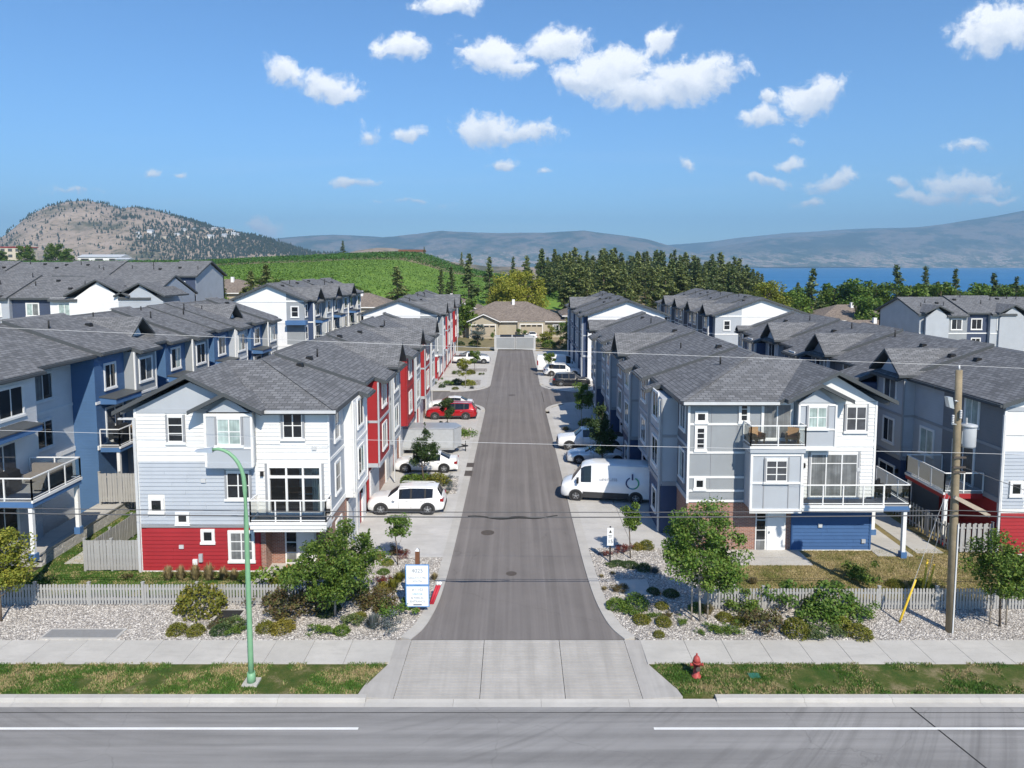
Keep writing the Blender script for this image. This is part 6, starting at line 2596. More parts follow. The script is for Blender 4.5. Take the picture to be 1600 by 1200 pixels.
px_, py_ = G(953, 880)
sp = empty('speed_sign', (px_, py_, 0))
tag(sp, 'small white 15 speed limit sign on black post', 'sign')
mb = MB()
mb.box(px_ - .035, px_ + .035, py_ - .035, py_ + .035, -.2, 1.9)
mb.build('post', 'black', sp)
mb = MB()
mb.box(px_ - .16, px_ + .16, py_ - .052, py_ - .037, .92, 1.84)
mb.build('plate', 'sign_white', sp)
for txt, size, z in (('15', .26, 1.05), ('SPEED', .07, 1.42), ('LIMIT', .07, 1.34)):
    me = text_mesh(txt, size)
    me.materials.clear()
    me.materials.append(MATS['black'])
    o = put('lettering', me, sp, False, (px_, py_ - .054, z))
    o.rotation_euler = (math.pi / 2, 0, 0)
mb = MB()
mb.prism([(px_ - .07, py_ - .056, 1.58), (px_ + .07, py_ - .056, 1.58), (px_, py_ - .056, 1.74)], [(px_ - .07, py_ - .053, 1.58), (px_ + .07, py_ - .053, 1.58), (px_, py_ - .053, 1.74)])
mb.build('arrow', 'black', sp)

hx, hy = G(1088, 1058)
hyd = empty('fire_hydrant', (hx, hy, 0))
tag(hyd, 'faded red fire hydrant on the verge right of the crossing', 'fire hydrant')
mb = MB()
mb.tube([(hx, hy, -.05), (hx, hy, .06), (hx, hy, .065), (hx, hy, .52), (hx, hy, .53), (hx, hy, .58)], [.17, .17, .115, .115, .15, .15], 16)
mb.build('barrel', 'hydrant_red', hyd)
mb = MB()
mb.tube([(hx, hy, .58), (hx, hy, .70), (hx, hy, .78), (hx, hy, .82)], [.135, .125, .085, .03], 16)
bn = mb.build('bonnet', 'hydrant_red', hyd)
mb = MB()
mb.tube([(hx, hy, .81), (hx, hy, .89)], .035, 5)
mb.build('nut', 'hydrant_red', bn)
for a, b, r in (((-.1, 0, .47), (-.24, 0, .47), .06), ((.1, 0, .47), (.24, 0, .47), .06), ((0, -.1, .42), (0, -.25, .42), .085)):
    mb = MB()
    A0, B0 = Vector((hx, hy, 0)) + Vector(a), Vector((hx, hy, 0)) + Vector(b)
    mb.tube([A0, A0.lerp(B0, .7), A0.lerp(B0, .72), B0], [r * .8, r * .8, r, r], 10)
    mb.build('outlet_cap', 'hydrant_red' if r < .08 else 'iron', hyd)

# red folded barricade lying by the sign
bx, by = G(676, 944)
bar = empty('folded_barricade', (bx, by, 0))
tag(bar, 'red folded barricade with white tips leaning by the entrance sign', 'barricade')
for k in range(2):
    mb = MB()
    mb.tube([(bx - .1 + .1 * k, by - .1, .03), (bx + .18 + .12 * k, by + .25, .75)], .06, 8)
    lg = mb.build('leg', 'red_cover', bar)
    mb = MB()
    mb.tube([(bx + .18 + .12 * k, by + .25, .75), (bx + .22 + .12 * k, by + .3, .88)], .065, 8)
    mb.build('tip', 'sign_white', lg)

# gated enclosure closing the drive
en = empty('gated_enclosure', (0, 126, 0))
tag(en, 'pale grey gated enclosure across the far end of the drive', 'gate')
for x0, x1 in ((-3.45, -.05), (.05, 3.35)):
    mb = MB()
    mb.box(x0, x1, 126, 126.06, .12, 2.2)
    gp = mb.build('gate_leaf', 'grey_panel', en)
    for q in ((x0, x1, 2.12, 2.26), (x0, x1, .05, .16), (x0, x0 + .1, .16, 2.12), (x1 - .1, x1, .16, 2.12)):
        mb = MB()
        mb.box(q[0], q[1], 125.96, 125.998, q[2], q[3])
        mb.build('frame_bar', 'gutter', gp)
for x in (-3.6, 3.5):
    mb = MB()
    mb.box(x - .12, x + .12, 125.9, 126.2, -.2, 2.45)
    mb.build('gate_post', 'gutter', en)
for xx in (-3.6, 3.5):
    mb = MB()
    mb.box(xx - .05, xx + .05, 126.2, 130, 0, 2.2)
    mb.build('side_panel', 'light_panel', en)
mb = MB()
mb.box(-3.6, 3.5, 130, 130.1, 0, 2.2)
mb.build('back_panel', 'light_panel', en)
for k, xx in enumerate((-1.7, .6)):
    b = empty('waste_bin', (xx, 128, 0))
    tag(b, ['dark waste container at left inside the gated enclosure', 'dark waste container at right inside the gated enclosure'][k], 'bin')
    mb = MB()
    mb.hexa([(xx - .9, 127.2, .1), (xx + .9, 127.2, .1), (xx + .9, 128.7, .1), (xx - .9, 128.7, .1), (xx - 1, 127.1, 2.2), (xx + 1, 127.1, 2.2), (xx + 1, 128.8, 2.35), (xx - 1, 128.8, 2.35)])
    mb.build('container', 'bin_dark', b)
    mb = MB()
    mb.hexa([(xx - 1.02, 127.05, 2.21), (xx + 1.02, 127.05, 2.21), (xx + 1.02, 128.85, 2.36), (xx - 1.02, 128.85, 2.36), (xx - 1.02, 127.05, 2.27), (xx + 1.02, 127.05, 2.27), (xx + 1.02, 128.85, 2.42), (xx - 1.02, 128.85, 2.42)])
    mb.build('lid', 'black', b)


# ------------------------------------------------------------------ balcony furniture
def armchair(label, x, y, z, mat, rz=0, s=1.):
    r = empty('armchair', (x, y, z), rz)
    tag(r, label, 'chair')
    for nm, b in (('seat', (-.3, .3, -.3, .3, .32, .44)), ('backrest', (-.3, .3, .24, .34, .44, .9)), ('armrest', (-.36, -.28, -.3, .3, .3, .64)), ('armrest', (.28, .36, -.3, .3, .3, .64))):
        mb = MB()
        mb.box(*[v * s for v in b])
        mb.build(nm, mat, r, True)
    for a in (-.3, .3):
        for b in (-.26, .28):
            mb = MB()
            mb.box((a - .03) * s, (a + .03) * s, (b - .03) * s, (b + .03) * s, 0, .32 * s)
            mb.build('leg', mat, r, True)
    return r


armchair('wicker chair at left on the upper balcony of the right row', 12.3, 35.55, 5.93, 'wicker', .4, .9)
armchair('wicker chair at right on the upper balcony of the right row', 14.1, 35.5, 5.93, 'wicker', -.5, .9)
armchair('dark folding chair on the corner balcony of the right row', 19.3, 36.4, 2.85, 'black', .8, 1.)
armchair('wooden chair on the second balcony of the blue row at left', -23.9, 43.9, 4.13, 'wicker', 1.2, 1.)
sf = empty('outdoor_sofa', (-23.2, 35.1, 4.13))
tag(sf, 'grey corner sofa on the near balcony of the far left row', 'sofa')
for nm, b in (('seat', (-24.6, -22.65, 34.75, 35.45, 4.22, 4.55)), ('backrest', (-24.6, -22.65, 35.4, 35.6, 4.3, 4.95)), ('seat', (-23.25, -22.65, 33.4, 34.74, 4.22, 4.55)), ('backrest', (-22.72, -22.56, 33.4, 35.39, 4.3, 4.95))):
    mb = MB()
    mb.box(*b)
    mb.build(nm, 'sofa_grey', sf)
for i, (gx_, gy_, gz_, lab) in enumerate(((-24.2, 33.2, 4.13, 'black covered barbecue on the near balcony at far left'), (-24.3, 43.2, 4.13, 'black barbecue on the second balcony of the blue row'))):
    g_ = empty('barbecue', (gx_, gy_, gz_))
    tag(g_, lab, 'barbecue')
    mb = MB()
    mb.box(gx_ - .3, gx_ + .3, gy_ - .45, gy_ + .45, gz_ + .1, gz_ + .75)
    mb.build('cabinet', 'plastic_dark', g_)
    mb = MB()
    mb.prism([(gx_ - .32, gy_ - .4, gz_ + .76), (gx_ + .32, gy_ - .4, gz_ + .76), (gx_ + .26, gy_ - .4, gz_ + 1.05), (gx_, gy_ - .4, gz_ + 1.15), (gx_ - .26, gy_ - .4, gz_ + 1.05)],
             [(gx_ - .32, gy_ + .4, gz_ + .76), (gx_ + .32, gy_ + .4, gz_ + .76), (gx_ + .26, gy_ + .4, gz_ + 1.05), (gx_, gy_ + .4, gz_ + 1.15), (gx_ - .26, gy_ + .4, gz_ + 1.05)])
    mb.build('hood', 'black', g_)
    for s in (-1, 1):
        mb = MB()
        mb.box(gx_ - .25, gx_ + .25, gy_ + s * .46 - (.22 if s < 0 else 0), gy_ + s * .46 + (.22 if s > 0 else 0), gz_ + .7, gz_ + .74)
        mb.build('side_shelf', 'plastic_dark', g_)

# ------------------------------------------------------------------ vehicles
# station: t, bottom, belt, top, belt half-width, roof half-width, what the side band and the top band behind it are
CARS = {
    'suv': dict(L=4.66, W=1.86, wr=.36, wt=(.185, .79), clad=True, st=[
        (0, .42, .60, .64, .74, .60, 'b', 'b'), (.015, .28, .76, .84, .88, .70, 'b', 'b'), (.06, .24, .90, .99, .96, .76, 'b', 'b'), (.14, .23, .97, 1.06, .99, .80, 'b', 'b'),
        (.27, .23, 1.0, 1.12, 1., .80, 'b', 'w'), (.40, .23, 1.02, 1.60, 1., .66, 'b', 'b'), (.415, .23, 1.02, 1.63, 1., .66, 's', 'b'), (.56, .23, 1.03, 1.70, 1., .67, 'k', 'b'),
        (.585, .23, 1.03, 1.70, 1., .67, 's', 'b'), (.745, .23, 1.05, 1.69, 1., .66, 'k', 'b'), (.765, .23, 1.06, 1.685, 1., .655, 's', 'b'), (.855, .24, 1.10, 1.66, .99, .64, 'b', 'b'),
        (.91, .26, 1.10, 1.63, .97, .62, 'b', 'r'), (.965, .30, 1.08, 1.18, .95, .74, 'b', 'b'), (.985, .34, .98, 1.05, .92, .74, 'b', 'b'), (1., .42, .78, .82, .84, .70, 'b', 'b')]),
    'sedan': dict(L=4.65, W=1.82, wr=.335, wt=(.19, .79), clad=False, st=[
        (0, .36, .52, .56, .72, .56, 'b', 'b'), (.015, .22, .64, .70, .86, .66, 'b', 'b'), (.07, .19, .76, .84, .96, .74, 'b', 'b'), (.17, .18, .83, .92, 1., .78, 'b', 'b'),
        (.29, .18, .88, .98, 1., .78, 'b', 'w'), (.44, .18, .91, 1.36, 1., .60, 'b', 'b'), (.455, .18, .91, 1.39, 1., .60, 's', 'b'), (.575, .18, .92, 1.44, 1., .61, 'k', 'b'),
        (.595, .18, .92, 1.44, 1., .61, 's', 'b'), (.73, .18, .94, 1.38, 1., .59, 'b', 'r'), (.87, .20, .95, 1.04, .98, .72, 'b', 'b'), (.97, .26, .92, 1.02, .92, .72, 'b', 'b'),
        (.99, .30, .80, .88, .88, .68, 'b', 'b'), (1., .38, .64, .68, .80, .62, 'b', 'b')]),
    'pickup': dict(L=5.7, W=1.94, wr=.39, wt=(.165, .80), clad=True, st=[
        (0, .48, .70, .74, .80, .66, 'b', 'b'), (.012, .36, .92, .98, .92, .74, 'b', 'b'), (.05, .34, 1.05, 1.12, .98, .80, 'b', 'b'), (.22, .34, 1.10, 1.19, 1., .82, 'b', 'b'),
        (.25, .34, 1.11, 1.22, 1., .80, 'b', 'w'), (.345, .34, 1.13, 1.72, 1., .66, 'b', 'b'), (.36, .34, 1.13, 1.76, 1., .66, 's', 'b'), (.46, .34, 1.14, 1.80, 1., .66, 'k', 'b'),
        (.48, .34, 1.14, 1.80, 1., .66, 's', 'b'), (.59, .34, 1.15, 1.77, 1., .66, 'b', 'b'), (.62, .34, 1.15, 1.74, 1., .66, 'b', 'r'), (.64, .34, 1.15, 1.16, 1., .90, 'b', 'b'),
        (.97, .38, 1.15, 1.16, 1., .90, 'b', 'b'), (.985, .42, 1.13, 1.14, .96, .88, 'b', 'b'), (1., .48, .8, .82, .9, .8, 'b', 'b')]),
    'van': dict(L=5.98, W=2.05, wr=.36, wt=(.165, .795), clad=True, st=[
        (0, .40, .72, .78, .78, .60, 'b', 'b'), (.012, .30, .98, 1.06, .88, .68, 'b', 'b'), (.05, .26, 1.12, 1.22, .96, .74, 'b', 'b'), (.115, .25, 1.24, 1.36, .99, .74, 'b', 'w'),
        (.215, .25, 1.30, 2.26, 1., .72, 's', 'b'), (.25, .25, 1.30, 2.40, 1., .73, 's', 'b'), (.325, .25, 1.32, 2.50, 1., .76, 'b', 'b'), (.36, .25, 1.5, 2.53, 1., .80, 'b', 'b'), (.60, .25, 1.5, 2.54, 1., .82, 'b', 'b'),
        (.97, .26, 1.5, 2.52, 1., .82, 'b', 'b'), (.992, .30, 1.5, 2.48, .98, .80, 'b', 'b'), (1., .40, 1.5, 2.40, .96, .78, 'b', 'b')]),
}


def vehicle(name, label, kind, paint_m, x, y, rz, z=.034, rim='rim_dark', cat='car', scale=1.):
    C = CARS[kind]
    L, W, st = C['L'] * scale, C['W'] / 2, C['st']
    root = empty(name, (x, y, z), rz)
    root.scale = (1, 1, .93)
    tag(root, label, cat)
    rings = []
    for (t, zb, zl, zt, wb, wt, _, _) in st:
        X = L * (.5 - t)
        w = W * wb
        wr = W * wt
        cr = .045 if zt - zl < .3 else .03
        half = [(w * .90, zb), (w * .985, zb + .10), (w * 1.0, zb + (zl - zb) * .55), (w * .985, zl - .07), (w * .94, zl),
                (wr, zt - .055 if zt - zl > .2 else zl + (zt - zl) * .55), (wr * .93, zt - .012), (wr * .5, zt + .012), (0, zt + .018)]
        rings.append([(X, s_, z_) for s_, z_ in half])
    parts = {}

    def add(k, pts, sm=True):
        parts.setdefault(k, MB()).face(pts, 0, sm)
    n = len(rings[0])
    for i in range(len(st) - 1):
        a, b = rings[i], rings[i + 1]
        sb, tb_ = st[i][6], st[i][7]
        for j in range(n - 1):
            for s in (1, -1):
                q = [a[j], b[j], b[j + 1], a[j + 1]]
                q = [(p[0], p[1] * s, p[2]) for p in q]
                if s > 0:
                    q = q[::-1]
                if j == 4 and sb == 'k':
                    add(('pillar', i, s), q)
                elif j == 4 and sb == 's':
                    add(('side_window', i, s), q)
                elif j >= 5 and tb_ == 'w':
                    add(('windshield', 0, 0), q)
                elif j >= 5 and tb_ == 'r':
                    add(('rear_window', 0, 0), q)
                else:
                    add(('body', 0, 0), q)
    for r_, rev in ((rings[0], True), (rings[-1], False)):
        ring = [(p[0], p[1], p[2]) for p in r_] + [(p[0], -p[1], p[2]) for p in reversed(r_[:-1])]
        add(('body', 0, 0), ring if not rev else ring[::-1], False)
    for (k, _, _), m in parts.items():
        me = m.mesh(k, paint_m if k == 'body' else 'black' if k == 'pillar' else 'car_glass')
        import bmesh
        bm = bmesh.new()
        bm.from_mesh(me)
        bmesh.ops.remove_doubles(bm, verts=bm.verts, dist=.001)
        bm.to_mesh(me)
        bm.free()
        if k == 'body':
            me.set_sharp_from_angle(angle=R(38))
        put(k, me, root, True)
    wr = C['wr']
    for t in C['wt']:
        X = L * (.5 - t)
        for s in (1, -1):
            mb = MB()      # arch
            mb.tube([(X, s * (W - .25), wr + .01), (X, s * (W + .012), wr + .01)], wr + .085, 22)
            mb.build('wheel_arch', 'plastic_dark' if C['clad'] else 'black', root, True)
            mb = MB()
            mb.tube([(X, s * (W - .2), wr), (X, s * (W - .0), wr), (X, s * (W + .025), wr)], [wr, wr, wr - .03], 22)
            wh = mb.build('wheel', 'rubber', root, True)
            mb = MB()
            mb.tube([(X, s * (W + .02), wr), (X, s * (W + .032), wr)], wr * .66, 18)
            mb.build('rim', 'rim_dark', wh, True)
            mb = MB()
            for k in range(5):
                a = 2 * math.pi * k / 5 + .3
                c = Vector((X, s * (W + .036), wr))
                mb.bar(c, c + Vector((math.cos(a), 0, math.sin(a))) * wr * .62, .07 if rim == 'rim_silver' else .05, .02)
            mb.tube([(X, s * (W + .03), wr), (X, s * (W + .045), wr)], wr * .16, 10)
            mb.build('spokes', rim if rim != 'rim_dark' else 'steel_grey', wh, True)
    # lower cladding along the sills
    if C['clad']:
        for s in (1, -1):
            mb = MB()
            x0_, x1_ = L * (.5 - C['wt'][1]) + wr + .07, L * (.5 - C['wt'][0]) - wr - .07
            mb.box(x0_, x1_, min(s * (W - .12), s * (W + .008)), max(s * (W - .12), s * (W + .008)), st[5][1] + .02, st[5][1] + (.42 if kind == 'van' else .17))
            mb.build('sill', 'plastic_dark', root, True)
    # bumpers, lamps, grille, mirrors, handles
    z1 = st[1][2]
    xf, xr_ = L * .5, -L * .5
    mb = MB()
    mb.box(xf - .16, xf + .02, -W * .70, W * .70, st[0][1] - .12, st[0][1] + .10)
    mb.build('front_bumper', 'plastic_dark', root, True)
    mb = MB()
    mb.box(xr_ - .02, xr_ + .16, -W * .82, W * .82, st[-1][1] - .14, st[-1][1] + .08)
    mb.build('rear_bumper', 'plastic_dark' if C['clad'] else paint_m, root, True)
    mb = MB()
    mb.box(xf - .05, xf + .012, -W * .38, W * .38, z1 - .26, z1 - .04)
    mb.build('grille', 'black', root, True)
    for s in (1, -1):
        mb = MB()
        zz = st[2][2] - .14
        mb.hexa([(xf - .06, s * W * .46, zz - .07), (xf - .30, s * W * .93, zz - .03), (xf - .42, s * W * .93, zz), (xf - .2, s * W * .46, zz),
                 (xf - .08, s * W * .46, zz + .06), (xf - .34, s * W * .94, zz + .10), (xf - .44, s * W * .94, zz + .10), (xf - .2, s * W * .46, zz + .06)])
        mb.build('headlight', 'lamp_clear', root, True)
        mb = MB()
        zt_ = st[-3][2] - .06
        if kind == 'van':
            mb.box(xr_ - .012, xr_ + .14, min(s * W * .86, s * W * 1.0), max(s * W * .86, s * W * 1.0), 1.05, 1.75)
        else:
            mb.box(xr_ + .03, xr_ + .24, min(s * W * .62, s * W * .955), max(s * W * .62, s * W * .955), zt_ - .16, zt_ + .02)
        mb.build('tail_light', 'lamp_red', root, True)
        xm = L * (.5 - st[4 if kind != 'van' else 3][0]) - .42
        zm = st[5][2]
        mb = MB()
        mb.box(xm - .06, xm + .08, min(s * W * .97, s * (W + .2)), max(s * W * .97, s * (W + .2)), zm - .02, zm + (.14 if kind != 'van' else .34))
        mb.build('mirror', 'black' if kind == 'van' else paint_m, root, True)
        if kind in ('suv', 'sedan', 'pickup'):
            for t in (.54, .72 if kind != 'pickup' else .59):
                mb = MB()
                mb.box(L * (.5 - t), L * (.5 - t) + .17, min(s * W * .98, s * (W + .012)), max(s * W * .98, s * (W + .012)), st[6][2] - .15, st[6][2] - .12)
                mb.build('door_handle', 'galvanised', root, True)
            for t in ((.415, .575, .75) if kind != 'pickup' else (.36, .47, .60)):
                mb = MB()
                mb.box(L * (.5 - t) - .006, L * (.5 - t) + .006, min(s * W * .96, s * (W + .002)), max(s * W * .96, s * (W + .002)), st[6][1] + .2, st[6][2] - .05)
                mb.build('door_seam', 'black', root, True)
        if kind == 'suv':
            mb = MB()
            mb.tube([(L * .09, s * W * .60, 1.685), (L * .06, s * W * .60, 1.74), (-L * .33, s * W * .585, 1.72), (-L * .36, s * W * .57, 1.67)], .018, 6)
            mb.build('roof_rail', 'galvanised' if paint_m != 'car_white' else 'sign_white', root, True)
    if kind == 'pickup':
        mb = MB()
        mb.box(L * (.5 - .96), L * (.5 - .655), -W * .78, W * .78, 1.15, 1.185)
        mb.build('bed_liner', 'black', root, True)
    mb = MB()
    mb.box(xr_ - .012, xr_ + .03, -.16, .16, .62, .76)
    mb.build('number_plate', 'sign_white', root, True)
    return root


PI = math.pi
vehicle('utility_vehicle', 'white sport utility vehicle parked nearest on the left side', 'suv', 'car_white', -6.62, 42.55, PI, rim='rim_dark')
vehicle('sedan', 'white sedan behind the small tree beside the grey trailer', 'sedan', 'car_white', -6.5, 51.2, PI)
vehicle('utility_vehicle', 'red sport utility vehicle parked on the left side', 'suv', 'car_red', -6.25, 69.0, PI, rim='rim_silver', scale=1.06)
vehicle('sedan', 'white sedan just behind the red utility vehicle', 'sedan', 'car_white', -6.7, 73.3, PI)
vehicle('pickup_truck', 'white pickup truck at the far left end of the drive', 'pickup', 'car_white', -6.7, 108.3, 0, cat='truck')
vehicle('sedan', 'grey sedan behind the far left white pickup', 'sedan', 'car_grey', -6.6, 112.5, 0)
van = vehicle('cargo_van', 'white cargo van with power button emblem on its side', 'van', 'car_white', 6.0, 44.9, PI - R(9), rim='rim_silver', cat='van')
vehicle('sedan', 'silver sedan between the cargo van and white pickup', 'sedan', 'car_silver', 6.35, 53.4, PI - R(3), scale=1.04)
vehicle('pickup_truck', 'white pickup truck behind the silver sedan on the right', 'pickup', 'car_white', 6.3, 57.6, PI, cat='truck')
vehicle('utility_vehicle', 'black utility vehicle in shade beside the cross lane', 'suv', 'car_black', 7.0, 88.0, 0)
vehicle('utility_vehicle', 'white utility vehicle in front of the far right van', 'suv', 'car_white', 6.4, 96.2, 0, scale=1.1)
vehicle('cargo_van', 'white van at the far right end of the drive', 'van', 'car_white', 6.1, 100.0, 0, cat='van')
vehicle('sedan', 'black sedan in shade beyond the far right van', 'sedan', 'car_black', 7.2, 104.2, 0)
vehicle('sedan', 'white sedan before the garage of the duplex bungalow', 'sedan', 'car_white', 3.4, 144.5, PI / 2 + .1, z=.2)

# emblem and lettering on the near van (its left side faces the road)
VW = 2.05 / 2 + .012


def van_mark(me, mat, x, z, name='lettering', side=1):
    me.materials.clear()
    me.materials.append(MATS[mat])
    o = put(name, me, van, True, (x, side * VW, z))
    o.rotation_euler = (PI / 2, 0, PI if side > 0 else 0)
    return o


def arc_ring(r0, r1, a0, a1, n=20):
    mb = MB()
    for i in range(n):
        t0, t1 = R(a0 + (a1 - a0) * i / n), R(a0 + (a1 - a0) * (i + 1) / n)
        mb.face([(r0 * math.cos(t0), r0 * math.sin(t0), 0), (r1 * math.cos(t0), r1 * math.sin(t0), 0), (r1 * math.cos(t1), r1 * math.sin(t1), 0), (r0 * math.cos(t1), r0 * math.sin(t1), 0)])
    return mb.mesh('emblem_arc', 'black')


van_mark(arc_ring(.34, .43, 115, 235), 'logo_dark', -1.55, 1.40, 'emblem_arc')
van_mark(arc_ring(.34, .43, 235, 290), 'logo_teal', -1.55, 1.40, 'emblem_arc')
van_mark(arc_ring(.34, .43, 290, 425), 'logo_green', -1.55, 1.40, 'emblem_arc')
mb = MB()
mb.face([(-.05, 0, 0), (.05, 0, 0), (.05, .42, 0), (-.05, .42, 0)])
van_mark(mb.mesh('emblem_bar', 'black'), 'logo_dark', -1.55, 1.62, 'emblem_bar')
van_mark(text_mesh('LIMITLESS', .26), 'logo_grey', -.05, 1.50)

# enclosed trailer
tl = empty('cargo_trailer', (-6.95, 56.3, .034))
tl.scale = (.95, .95, .9)
tag(tl, 'grey enclosed cargo trailer behind the white sedan', 'trailer')
mb = MB()
mb.box(-2.25, 2.2, -1.05, 1.05, .5, 2.3)
mb.build('box_body', 'steel_grey', tl, True)
mb = MB()
mb.prism([(2.2, -1.05, .5), (2.2, 1.05, .5), (2.75, 0, .5)], [(2.2, -1.05, 2.3), (2.2, 1.05, 2.3), (2.75, 0, 2.3)])
mb.build('nose', 'steel_grey', tl, True)
mb = MB()
mb.prism([(-2.3, -1.09, 2.3), (2.22, -1.09, 2.3), (2.8, 0, 2.3), (2.22, 1.09, 2.3), (-2.3, 1.09, 2.3)], [(-2.25, -1.0, 2.38), (2.18, -1.0, 2.38), (2.7, 0, 2.38), (2.18, 1.0, 2.38), (-2.25, 1.0, 2.38)])
mb.build('roof', 'galvanised', tl, True)
for xx in (-2.24, 2.2):
    mb = MB()
    mb.box(xx - .05, xx + .05, -1.08, -1.0, .45, 2.32)
    mb.build('corner_trim', 'galvanised', tl, True)
mb = MB()
mb.box(-2.25, 2.2, -1.07, -1.03, .42, .62)
mb.build('skirt', 'galvanised', tl, True)
for s in (-1, 1):
    mb = MB()
    mb.tube([(-.3, s * .85, .33), (-.3, s * 1.08, .33)], .33, 18)
    w_ = mb.build('wheel', 'rubber', tl, True)
    mb = MB()
    mb.tube([(-.3, s * 1.08, .33), (-.3, s * 1.10, .33)], .2, 14)
    mb.build('rim', 'galvanised', w_, True)
    mb = MB()
    mb.bar((2.3, s * .6, .5), (3.3, 0, .5), .08, .1)
    mb.build('tongue', 'black', tl, True)
mb = MB()
mb.tube([(3.1, 0, .0), (3.1, 0, .95)], .035, 8)
mb.build('jack', 'black', tl, True)

# ------------------------------------------------------------------ trees
def clump_points(rs, centres, n, r, flat=.75):
    k = len(centres)
    idx = rs.integers(0, k, n)
    d = rs.normal(size=(n, 3))
    d /= np.linalg.norm(d, axis=1)[:, None]
    rr = np.asarray(r)[idx] if np.ndim(r) else np.full(n, r)
    d *= (rs.random(n) ** .45 * rr)[:, None]
    d[:, 2] *= flat
    return centres[idx] + d


def make_tree(name, h, z0, rx, kind, leafm, nleaf, leaf, seed, trunk_r=.06, barkm='bark', nclump=26, clump_r=.42, stakes=0, stems=1):
    """leafy tree in local coordinates: crown from z0 to h, half width rx"""
    rs = np.random.default_rng(seed)
    root = empty(name, (0, 0, 0))
    C = []
    hh = h - z0
    while len(C) < nclump:
        q = rs.uniform(-1, 1, 3)
        z = (q[2] + 1) / 2
        if kind == 'oval':
            lim = math.sqrt(max(0, 1 - (2 * z - 1) ** 2)) * (1.08 - .25 * z)
        elif kind == 'vase':
            lim = (.42 + .75 * math.sin(min(1, z * 1.9) * math.pi / 2)) * (1 - .75 * max(0, z - .45) / .55)
        elif kind == 'narrow':
            lim = (.35 + 1.0 * math.sin(math.pi * min(1, z * .95 + .1))) * (1 - .55 * z)
        else:
            lim = math.sqrt(max(0, 1 - (max(0, z * 1.0 - .3) / .7) ** 2)) * (1 if z > .2 else .7 + z * 1.5)
        rr = math.hypot(q[0], q[1])
        if rr > lim or rr < lim * .25 * rs.random():
            continue
        C.append((q[0] * rx * .86, q[1] * rx * .86, z0 + z * hh * .93 + .04 * hh))
    C = np.array(C)
    # trunk and limbs
    mb = MB()
    for s_ in range(stems):
        ox, oy = (0, 0) if stems == 1 else (rs.normal(0, .12), rs.normal(0, .12))
        lean = rs.normal(0, .04, 2) * h
        mb.tube([(ox, oy, -.1), (ox + lean[0] * .3, oy + lean[1] * .3, z0 * .8), (ox + lean[0] * .7, oy + lean[1] * .7, z0 + hh * .35), (lean[0], lean[1], z0 + hh * .8)],
                [trunk_r, trunk_r * .85, trunk_r * .6, trunk_r * .2], 8)
    for c in C:
        zb = max(z0 * .75, min(c[2] - .15 * hh, z0 + .6 * hh))
        a = Vector((0, 0, zb))
        m_ = a.lerp(Vector(c), .55) + Vector((0, 0, -.04 * hh))
        mb.tube([a, m_, Vector(c)], [trunk_r * .42, trunk_r * .28, trunk_r * .12], 5, cap=False)
    mb.build('trunk', barkm, root, True)
    r = clump_r * rs.uniform(.6, 1.35, len(C))
    P = clump_points(rs, C, nleaf, r)
    if kind in ('vase', 'narrow'):      # upright shoots sticking out of the crown
        m = int(nleaf * .16)
        ti = rs.integers(0, len(C), 16)
        tips = C[ti] + np.stack([rs.normal(0, .10, 16) * rx, rs.normal(0, .10, 16) * rx, rs.uniform(.2, .5, 16) * hh * .5], 1)
        t = rs.random(m)
        k = rs.integers(0, 16, m)
        P2 = C[ti][k] * (1 - t)[:, None] + tips[k] * t[:, None] + rs.normal(0, .05, (m, 3)) * (1.2 - t)[:, None]
        P = np.concatenate([P, P2])
    V, F = leaf_quads(P, leaf, rs)
    put('crown', raw_mesh('crown', V, F, leafm), root, True)
    for k in range(stakes):
        a = (k * 2 - 1) * .34
        mb = MB()
        mb.tube([(a, .12, -.1), (a, .12, z0 + .45)], .035, 7)
        mb.build('stake', 'stake_wood', root, True)
    return remember(root)


def make_conifer(name, h, r, leafm, n, seed, leaf=.5, ragged=.3, base=.12, power=.85):
    """pine or spruce: whorls of boughs with needle tufts"""
    rs = np.random.default_rng(seed)
    root = empty(name, (0, 0, 0))
    mb = MB()
    mb.tube([(0, 0, -1), (rs.normal(0, .1), rs.normal(0, .1), h * .5), (0, 0, h * .97)], [h * .018, h * .012, h * .003], 7)
    mb.build('trunk', 'bark', root, True)
    P = []
    nb = 70
    for i in range(nb):
        t = (i + rs.random()) / nb
        z = h * (base + (1 - base) * t)
        rad = r * (1 - t) ** power * rs.uniform(1 - ragged, 1 + ragged * .7) + .12 * r * (1 - t) + .06
        if t < .12:
            rad *= rs.uniform(.35, 1)
        a = rs.random() * 2 * math.pi
        m = max(4, int(n / nb * (rad / r + .25)))
        s = rs.random(m) ** .6
        droop = -.16 * s ** 2 * rad + .10 * s * rad
        w = .13 * r * (1 - .5 * s)
        P.append(np.stack([np.cos(a) * rad * s + rs.normal(0, 1, m) * w, np.sin(a) * rad * s + rs.normal(0, 1, m) * w, z + droop + rs.normal(0, .5, m) * w], 1))
    P = np.concatenate(P)
    V, F = leaf_quads(P, leaf, rs, up=.5, aspect=.5)
    put('crown', raw_mesh('crown', V, F, leafm), root, True)
    return remember(root)


def at(px, py):
    return G(px, py)


def place(o, x, y, z=0., rz=0., s=1.):
    o.location = (x, y, z)
    o.rotation_euler = (0, 0, rz)
    o.scale = (s, s, s) if not isinstance(s, tuple) else s
    return o


